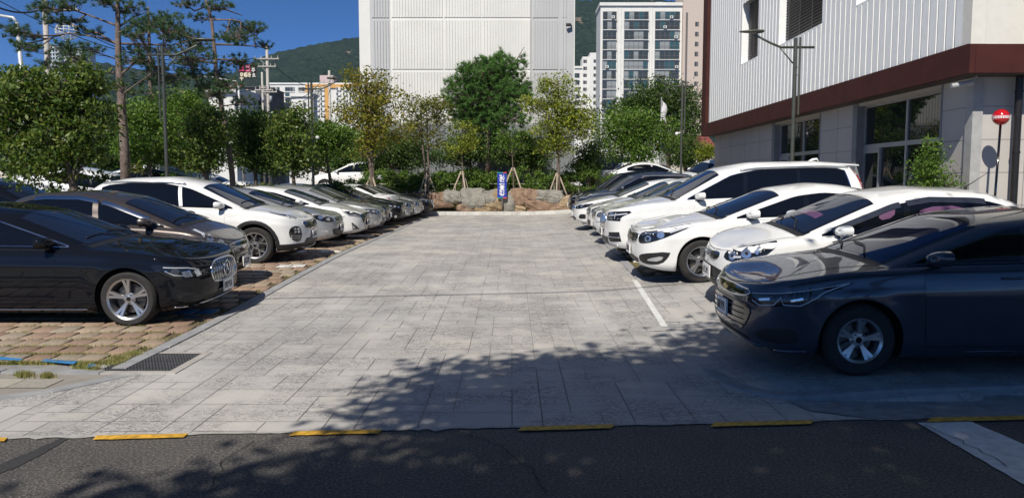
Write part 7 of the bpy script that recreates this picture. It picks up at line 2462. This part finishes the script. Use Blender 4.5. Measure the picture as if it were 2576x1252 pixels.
for i, (u, Y, vt, ru, mt, lab) in enumerate([
    (50, 18.5, 395, 75, LM, 'bright green low bush at the left edge under the big tree'), (60, 15.6, 478, 70, LM, 'low green bush behind the black saloon roof'), (215, 18, 440, 60, LG, 'dark bush at the foot of the big tree'),
    (330, 19.5, 415, 60, LOL, 'yellowish bush in front of the thick pine'), (425, 20.5, 425, 45, LG, 'bush at the foot of the lamp post'), (500, 20.5, 425, 45, LB, 'leafy bush left of the second pine foot'),
    (640, 23, 400, 45, LOL, 'brownish green bush right of the second pine'), (715, 24, 425, 45, LG, 'bush left of the thin lamp post foot'), (835, 27, 428, 45, LG, 'bush right of the thin lamp post foot'), (900, 31, 428, 38, LH, 'bush at the left end of the hedge'),
    (1560, 37.5, 440, 60, LH, 'low bush behind the black crossover'), (1660, 37.5, 446, 70, LH, 'low bush right of the black crossover roof'), (1760, 37, 444, 50, LH, 'low bush near the far end of the hall'), (1560, 37.0, 425, 30, LH, 'bush with a red flower beside the van')]):
    shrub(lab, Y, u, vt, 480, ru, mt, .09, 80 + i, n=2600)
for i, (u, v, w) in enumerate([(1145, 512, 16), (1195, 518, 18), (1222, 506, 12), (1245, 515, 16), (1283, 514, 20), (1325, 520, 14), (1372, 500, 18), (1410, 505, 20), (1430, 515, 14)]):
    Y = 35.75; m = Y / FPX; rr = np.random.default_rng(100 + i)
    p = P(u, v + 10, Y); t = empty('small_shrub', p, label='small olive shrub among the boulders, ' + ['leftmost', 'second from the left', 'third from the left', 'just left of the sign post', 'just right of the sign post', 'below the square boulders', 'beside the flat long boulder', 'high on the right', 'at the right end of the wall'][i], cat='shrub', group='small shrubs among the boulders')
    q = rr.normal(size=(420, 3)) * np.array([w * m * .45, .12, .12]) + np.array([0, 0, .16])
    V, F = leaf_quads(q, .06, .4); np_mesh('leaves', V, F, LOL, t)
    mb = MB()
    for k in range(8): mb.tube([(0, 0, -.12), tuple(q[k])], [.008, .004], 3, cap=False)
    mb.build('stems', BARK, t)

# boulders of the retaining wall
def rockmat(name, a, b):
    m, nt, bs = new_mat(name)
    bs.inputs['Roughness'].default_value = .9
    n = noise(nt, 2.2, 7, .65); n2 = noise(nt, 9, 6, .7)
    r = ramp(nt, n.outputs[0], [(.3, tuple(c * .8 for c in a)), (.55, tuple(c * .85 for c in b)), (.75, b)])
    nt.links.new(r.outputs[0], bs.inputs['Base Color'])
    bump(nt, n2.outputs[0], .9, .05, bs)
    return m
RK = [rockmat('brown_rock', (.16, .10, .065), (.33, .22, .15)), rockmat('grey_rock', (.15, .145, .13), (.32, .30, .26)), rockmat('ochre_rock', (.22, .15, .08), (.40, .30, .19))]
def boulder(u, v, ru, rv, Y, mat, label, seed, dy=.35):
    m = Y / FPX
    c = P(u, v, Y)
    bm = bmesh.new()
    bmesh.ops.create_cube(bm, size=2)
    bmesh.ops.subdivide_edges(bm, edges=bm.edges[:], cuts=4, use_grid_fill=True)
    from mathutils import noise as mn
    for q in bm.verts:
        co = q.co.copy()
        s_ = Vector((abs(co.x) ** 6 + abs(co.y) ** 6 + abs(co.z) ** 6, 0, 0)).x ** (1 / 6.0)
        co = co / s_ if s_ > 0 else co
        d = mn.noise(co * 1.1 + Vector((seed * 3.1, 0, 0))) * .26 + mn.noise(co * 3.1 + Vector((0, seed * 2.1, 0))) * .13
        co *= (1 + d)
        q.co = Vector((co.x * ru * m, co.y * dy, co.z * rv * m))
    me = bpy.data.meshes.new('boulder'); bm.to_mesh(me); bm.free(); me.materials.append(mat)
    o = link(bpy.data.objects.new('boulder', me)); o.location = c
    o.rotation_euler = (0, random.Random(seed).uniform(-.06, .06), random.Random(seed + 1).uniform(-.2, .2))
    tag(o, label, 'boulder', 'boulders of the stone retaining wall')
for i, (u, v, ru, rv, k, lab) in enumerate([
    (1110, 500, 30, 18, 0, 'low brown boulder beside the last black saloon'), (1140, 492, 24, 14, 1, 'pale boulder above the left shrubs of the wall'), (1190, 497, 34, 24, 1, 'big pale grey boulder left of the sign'), (1234, 494, 24, 16, 1, 'rounded grey boulder between the pale one and the sign'), (1222, 516, 28, 13, 2, 'low ochre boulder at kerb level left of the sign'),
    (1252, 500, 16, 22, 2, 'ochre boulder half hidden by the blue sign'), (1277, 505, 18, 26, 1, 'dark upright boulder in the shadow of the sign'), (1302, 496, 18, 22, 0, 'square brown boulder right of the sign'), (1336, 492, 20, 18, 0, 'second square brown boulder right of the sign'), (1352, 515, 32, 15, 0, 'wide brown boulder low in the middle right'),
    (1382, 492, 36, 14, 1, 'long flat grey-brown boulder on the right'), (1402, 518, 34, 12, 0, 'long low brown boulder by the right kerb'), (1424, 505, 20, 14, 2, 'small ochre boulder at the right end'), (1170, 520, 22, 10, 0, 'flat brown boulder at the kerb far left'), (1300, 522, 24, 8, 2, 'small flat ochre stone under the square boulder'), (1448, 510, 26, 22, 0, 'brown boulder behind the black crossover nose')]):
    boulder(u, v + 3, ru * 1.0, rv * 1.1, 35.85, RK[k], lab, i + 1)
# rope rail along the hedge, blue sign
mb = MB()
for i in range(9):
    p = P(960 + i * 62, 462, 36.9); mb.tube([(p.x, p.y, zg(p.x, p.y)), (p.x, p.y, p.z + .03)], .018, 6)
a, b = P(955, 463, 36.9), P(1462, 461, 36.9)
mb.tube([a, a.lerp(b, .5) - Vector((0, 0, .02)), b], .012, 5)
tag(mb.build('rope_rail', M('pale_rail', (.45, .43, .38), .7)), 'low pale rail running along the front of the hedge', 'rail')
def sign():
    Y = 35.42; p = P(1263, 527, Y); z0 = p.z
    t = empty('banner_sign', (p.x, Y, z0), label='blue upright banner with white Korean letters on a steel post', cat='sign')
    m = Y / FPX
    zt = P(1263, 433, Y).z - z0; zb_ = P(1263, 499, Y).z - z0; w = 11.6 * m
    mb = MB(); mb.tube([(0, 0, 0), (0, 0, zt - .1)], .028, 10); mb.build('post', M('post_steel', (.4, .4, .4), .35, metal=.8), t, True)
    mb = MB(); mb.bb(-w, w, -.07, -.035, zb_, zt, 0)
    mb.bb(-w, w * .25, -.076, -.072, zb_ + .0, zb_ + .05, 1); mb.bb(w * .25, w, -.076, -.072, zb_, zb_ + .05, 2)
    mb.bb(-w, w * .25, -.076, -.072, zt - .05, zt, 1); mb.bb(w * .25, w, -.076, -.072, zt - .05, zt, 2)
    mb.build('panel', [M('banner_blue', (.012, .03, .30), .4, coat=.3, var=.03), M('banner_green', (.02, .22, .20), .5), M('banner_red', (.55, .06, .05), .5)], t)
    M4 = Matrix.Translation((0, -.0725, 0)) @ Matrix(((1, 0, 0, 0), (0, 0, -1, 0), (0, 1, 0, 0), (0, 0, 0, 1)))
    syl = [('M', 'i', 'N'), ('O', 'wo', 'N'), ('O', 'i', 'N'), None, ('J', 'eo', 'N'), ('O', 'yo', 'O'), ('J', 'u'), ('C', 'a'), ('J', 'a', 'O')]
    H_ = zt - zb_ - .24; unit = H_ / 8.45; z = zt - .12; a = MB(); items = []
    for s_ in syl:
        if s_ is None: z -= unit * .45; continue
        items.append((hangul(*s_), -w * .60, z - unit * .92, w * 1.2, unit * .84)); z -= unit
    letters(items, M4, .021, a, .004)
    a.build('lettering', M('banner_white', (.8, .8, .8), .5, var=0), t)
sign()
# flag on a pole beyond the lot
p = P(1664, 245, 45); z = zg(p.x, 45)
t = empty('flagpole', (p.x, 45, z), label='thin flagpole with a limp white flag before the dark trees', cat='flagpole')
mb = MB(); mb.tube([(0, 0, 0), (0, 0, p.z - z)], [.05, .025], 8); mb.build('pole', FRAMEA, t, True)
mb = MB(); V = []
for i in range(9):
    for j in range(4):
        V.append((.03 + .09 * j + .05 * math.sin(i * .9), .06 * math.sin(j * 2.2 + i * .3), p.z - z - .15 - i * .13 - j * .10))
mb.add(V, [(i * 4 + j, i * 4 + j + 1, i * 4 + j + 5, i * 4 + j + 4) for i in range(8) for j in range(3)]); mb.build('flag', M('flag_cloth', (.6, .6, .62), .8), t, True)

# trees behind the camera: their shade falls on the drive and the dark saloon
def shade_tree(x, y, rx, ry, z, rz, n, label, seed, tx, ty):
    rr = np.random.default_rng(seed)
    t = empty('street_tree', (tx, ty, 0), label=label, cat='tree', group='roadside trees behind the viewpoint')
    cl = in_ell(n, (x - tx, y - ty, z, rx, ry, rz), rr)
    P_ = np.concatenate([rr.normal(size=(34, 3)) * np.array([.26, .26, .16]) + c for c in cl])
    V, F = leaf_quads(P_, .17, .8, .6); np_mesh('crown', V, F, LM, t)
    mb = MB(); mb.tube([(0, 0, 0), (.05, .05, 2.5), ((x - tx) * .3, (y - ty) * .3, 4.5), (x - tx, y - ty, z)], [.2, .16, .12, .04], 10)
    for c in cl[:16]: mb.tube([((x - tx) * .4, (y - ty) * .4, 4.8), tuple(c)], [.06, .015], 5, cap=False)
    mb.build('trunk', BARK, t, True)
shade_tree(-1.2, -.1, 2.0, 1.15, 7.0, 1.0, 320, 'roadside tree left of centre behind the viewpoint', 201, -1.5, -3.4)
shade_tree(1.3, 1.1, 2.0, 2.1, 7.0, 1.0, 240, 'roadside tree casting shade on the drive', 206, .8, -3.0)
shade_tree(4.3, 1.6, 2.7, 2.4, 7.0, 1.2, 608, 'roadside tree shading the dark saloon', 202, 4.2, -2.8)
shade_tree(-3.2, -3.1, 1.6, 1.5, 7.0, .9, 192, 'small roadside tree farthest left behind the viewpoint', 208, -4.2, -5)
shade_tree(-.7, -3.3, 2.8, 2.2, 7.0, 1.2, 448, 'roadside tree farther back on the left', 203, -2.2, -5.5)
shade_tree(3.4, -1.8, 3.2, 2.8, 7.2, 1.2, 672, 'roadside tree farther back in the middle', 204, 2.0, -6.2)
shade_tree(8.2, .5, 3.0, 3.2, 7.2, 1.2, 672, 'roadside tree farther right behind the viewpoint', 205, 8, -4)
shade_tree(8.0, -3.2, 3.2, 2.8, 7.2, 1.2, 544, 'roadside tree farthest back on the right', 207, 7.5, -7)

# ------------------------------------------------------------------ hills
def hills():
    m, nt, bs = new_mat('wooded_hill')
    bs.inputs['Roughness'].default_value = 1
    bs.inputs['Specular IOR Level'].default_value = 0
    n = noise(nt, .09, 6, .7); n2 = noise(nt, .012, 4, .6)
    v = N(nt, 'ShaderNodeTexVoronoi', Scale=.11)
    tc = N(nt, 'ShaderNodeTexCoord'); nt.links.new(tc.outputs['Object'], v.inputs['Vector'])
    a = ramp(nt, n.outputs[0], [(.3, (.014, .026, .022)), (.55, (.024, .040, .030)), (.75, (.038, .056, .040))])
    b = ramp(nt, n2.outputs[0], [(.35, (.8, .85, .9)), (.65, (1.15, 1.15, 1.05))])
    c = mixc(nt, 1.0, a.outputs[0], b.outputs[0], 'MULTIPLY')
    rk = noise(nt, .02, 3, .5); rr_ = ramp(nt, rk.outputs[0], [(.70, (0, 0, 0)), (.73, (1, 1, 1))])
    nt.links.new(mixc(nt, rr_.outputs[0], c, (.20, .16, .12)), bs.inputs['Base Color'])
    iv = N(nt, 'ShaderNodeMath', operation='SUBTRACT'); iv.inputs[0].default_value = 1; nt.links.new(v.outputs['Distance'], iv.inputs[1])
    bump(nt, iv.outputs[0], 1.0, 5, bs)
    from mathutils import noise as mn
    ridge = [(-3600, 400), (-2400, 330), (-1300, 262), (-400, 200), (0, 190), (120, 175), (220, 160), (262, 158), (330, 172), (450, 188), (560, 196), (600, 184), (683, 142), (764, 123), (830, 112), (880, 102), (960, 96), (1100, 70), (1250, 40), (1443, 10), (1528, 6), (1580, 3), (1640, 6), (1690, 14), (1770, 40), (1900, 80), (2100, 130), (2600, 200), (3200, 260), (4600, 390)]
    us = np.linspace(-3600, 4600, 1200); vv = np.interp(us, [r[0] for r in ridge], [r[1] for r in ridge])
    nr = 46; V = []
    for j in range(nr):
        f = j / (nr - 1)
        for u, v_ in zip(us, vv):
            Y = 800 + 900 * f
            x = (u - 1288) / FPX * 1500 * (Y / 1500)
            ztop = CAMH + (460 - v_) / FPX * 1700
            z = ztop * (f ** .8)
            p = Vector((x * .02, Y * .02, 1.0))
            z += (mn.noise(p * 1.0) * 22 + mn.noise(p * .35) * 30) * math.sin(math.pi * f) + (abs(mn.noise(p * 9)) * 7 + mn.noise(p * 24) * 3.0) * min(1, f * 3)
            V.append((x, Y, z - 4))
    F = []; k = len(us)
    for j in range(nr - 1):
        for i in range(k - 1): F.append((j * k + i, j * k + i + 1, (j + 1) * k + i + 1, (j + 1) * k + i))
    o = np_mesh('hills', V, F, m, smooth=True); o['kind'] = 'structure'
hills()

# ------------------------------------------------------------------ hazy air
hm = bpy.data.materials.new('haze'); hm.use_nodes = True
nt = hm.node_tree; nt.nodes.clear()
ho = nt.nodes.new('ShaderNodeOutputMaterial'); pv = nt.nodes.new('ShaderNodeVolumePrincipled')
pv.inputs['Color'].default_value = (.55, .72, .95, 1); pv.inputs['Density'].default_value = .00007; pv.inputs['Anisotropy'].default_value = .2
nt.links.new(pv.outputs[0], ho.inputs['Volume'])
mb = MB(); mb.bb(-3550, 3550, -650, 3550, -1.2, 480)
o = mb.build('haze', hm); o['kind'] = 'stuff'
# ------------------------------------------------------------------ the parked cars
def nose_x(u, Y): return (u - 1288) / FPX * Y
def parkL(c, u, Y, ang=0):
    x = nose_x(u, Y); c.put(x - c.sp['L'] / 2, Y, ang)
def parkR(c, u, Y, ang=180):
    x = nose_x(u, Y); c.put(x + c.sp['L'] / 2, Y, ang)
GL_, GR_ = 'cars parked along the left side', 'cars parked along the right side'
def grp(c, g): c.root['group'] = g; return c
parkL(grp(make_eclass('black saloon with a chrome ribbed grille and ring emblem, nearest on the left'), GL_), 566, 10.15)
parkL(grp(make_spark('small grey-brown hatchback with chrome window visors beside the black saloon'), GL_), 612, 12.45)
parkL(grp(make_sportage('white crossover with black wheel arch cladding and round fog lamp pods'), GL_), 788, 15.85)
parkL(grp(make_sedan('silver-grey saloon tucked right behind the white crossover', SILVER, 'md', ['1', '9', ('N', 'a'), ' ', '1', '2', '4', '5']), GL_), 858, 18.7)
parkL(grp(make_sedan('white saloon with sharp triangular headlamps and black arrow grille', WHITE, 'ad', ['3', '8', ('M', 'u'), ' ', '9', '1', '7', '1']), GL_), 925, 21.0)
parkL(grp(make_sedan('silver saloon with a wide chrome grille, fifth from the near end on the left', SILVER, 'tg', ['4', '4', ('L', 'u'), ' ', '8', '9', '7', '2'], wglass=CLEARG), GL_), 966, 23.3)
parkL(grp(make_sedan('dark navy saloon with a chrome bumper line, between two silver saloons', NAVY, 'yf', wglass=CLEARG), GL_), 982, 25.5)
parkL(grp(make_sedan('black saloon with big clear headlamps and a round fog lamp', BLACK, 'k7', wglass=CLEARG), GL_), 1019, 27.7)
parkL(grp(make_sedan('grey-silver saloon third from the stone wall on the left', SILVER2, 'yf', wglass=CLEARG), GL_), 1042, 29.9)
parkL(grp(make_sedan('pale silver saloon second from the stone wall on the left', SILVER, 'toy', wglass=CLEARG), GL_), 1063, 32.0)
parkL(grp(make_sedan('black saloon parked last, next to the stone wall', BLACK, 'bmw', wglass=TINT), GL_), 1090, 34.1)

parkR(grp(make_sedan('dark blue-grey saloon standing in tree shade, nearest on the right', STEEL, 'cruze', ['0', '6', ('N', 'eo'), ' ', '9', '1', '9', '5'], mirmat=STEEL, wglass=glassm('sky_reflect_windshield', (.012, .026, .075))), GR_), 1828, 7.6)  # windshield base colour carries the deep blue of a sky reflection
parkR(grp(make_rio('white hatchback with pink sunshades, smoked window visors and a roof antenna'), GR_), 1783, 10.25)
parkR(grp(make_sedan('white saloon with black fender vents and dark almond headlamps', WHITE, 'k5', ['5', '2', ('B', 'eo'), ' ', '6', '3', '1', '8']), GR_), 1586, 12.6)
parkR(grp(make_xc90('big white estate car with a chrome grille, roof rails and red upright tail lamp'), GR_), 1517, 15.3)
parkR(grp(make_sedan('white saloon with a black lower bumper, hidden beyond the big estate car', WHITE2, 'tg', wglass=CLEARG, H=1.50), GR_), 1491, 18.6)
parkR(grp(make_sedan('white saloon second beyond the big estate car', WHITE, 'yf', wglass=TINTB, H=1.48), GR_), 1478, 21.0)
parkR(grp(make_sedan('white saloon with twin kidney grilles beyond the big estate car', WHITE, 'bmw', wglass=CLEARG), GR_), 1441, 23.8)
parkR(grp(make_suv('dark grey crossover second from the stone wall on the right', STEEL, 'tu', H=1.70), GR_), 1447, 28.2)
parkR(grp(make_suv('black crossover parked last on the right, next to the stone wall', BLACK, 'sf', H=1.80), GR_), 1430, 31.4)

# cars in the raised lots behind
def far_car(label, mat, kind, u, Y, ang, **kw):
    sp = dict(sedan=sedan, hatch=hatch, suv=suv)[kind](**kw)
    c = Car(sp, mat, label, detail=0)
    c.standard(rim=.21, spokes=5, twin=0)
    c.headlights([(.52, .66), (.55, .78), (.95, .82), (1.1, .74)] if kind != 'suv' else [(.52, .80), (.55, .92), (.95, .95), (1.1, .88)], [], base=LENS)
    c.grille([(-.4, .5), (-.45, .64), (.45, .64), (.4, .5)], frame=None)
    c.tails([(.5, .82), (.52, .95), (.95, .96), (.95, .82)])
    c.plate(None, front=False, z=.6, off=.01)
    c.root['group'] = 'cars in the lot behind the shrubs'
    c.put(nose_x(u, Y), Y, ang)
    return c
far_car('black car behind the shrubs at the far left edge', BLACK, 'sedan', 10, 17.8, 2, H=1.5)
far_car('white crossover with a tinted rear quarter behind the first pine', WHITE2, 'suv', 365, 27, 178)
far_car('white saloon half hidden by the leafy shrubs left of the first pine', WHITE2, 'sedan', 250, 24, 8)
far_car('white saloon showing between the lamp post and the second pine', WHITE2, 'sedan', 470, 30, 185)
far_car('white saloon directly behind the second pine trunk', WHITE, 'sedan', 590, 27.5, 175)
far_car('grey saloon behind the shrubs between the second pine and the thin lamp post', SILVER2, 'sedan', 715, 30, 170)
far_car('white hatchback just right of the thin lamp post', WHITE, 'hatch', 815, 34, 160)
far_car('white saloon showing under the green maple', WHITE2, 'sedan', 850, 30, 168)
far_car('white crossover left of the staked yellowing tree', WHITE, 'suv', 898, 40, 175)
far_car('silver-white coupe-roofed saloon in the lot beyond the black crossover', WHITE2, 'sedan', 1635, 39.5, 0, H=1.46, wglass=CLEARG)
far_car('white crossover half hidden behind the silver-white saloon', WHITE, 'suv', 1640, 45, 10)
far_car('white car beside the far end of the hall', WHITE2, 'suv', 1790, 38, 200)
# dark van
def van():
    Y = 47.0; p = P(1565, 420, Y)
    sp = suv(L=5.1, W=1.92, H=1.95, wb=3.2, fo=.95, dc=.85, dr0=1.45, dA=1.0, dB=2.0, dC=2.1, dr1=4.7, dre=5.0,
        sh=[(0, .85), (.3, 1.0), (.9, 1.12), (5.1, 1.15)], zb=[(0, .85), (.3, 1.05), (.85, 1.18), (5.1, 1.2)],
        zc=[(.7, 1.1), (.85, 1.18), (1.45, 1.80), (2.0, 1.93), (4.6, 1.93), (4.95, 1.8), (5.08, 1.2), (5.1, 1.15)],
        wins=[(1.0, 1.95, .05, 0), (2.05, 3.2, 0, .0), (3.3, 4.7, 0, 0)])
    c = Car(sp, STEEL, 'dark blue-grey van under the trees beyond the ivy covered shrub', cat='van', detail=0, name='parked_van')
    c.standard(rim=.2, spokes=5, twin=0)
    c.tails([(.6, .9), (.62, 1.3), (.9, 1.3), (.9, .9)])
    c.put(p.x, Y, 0)
van()
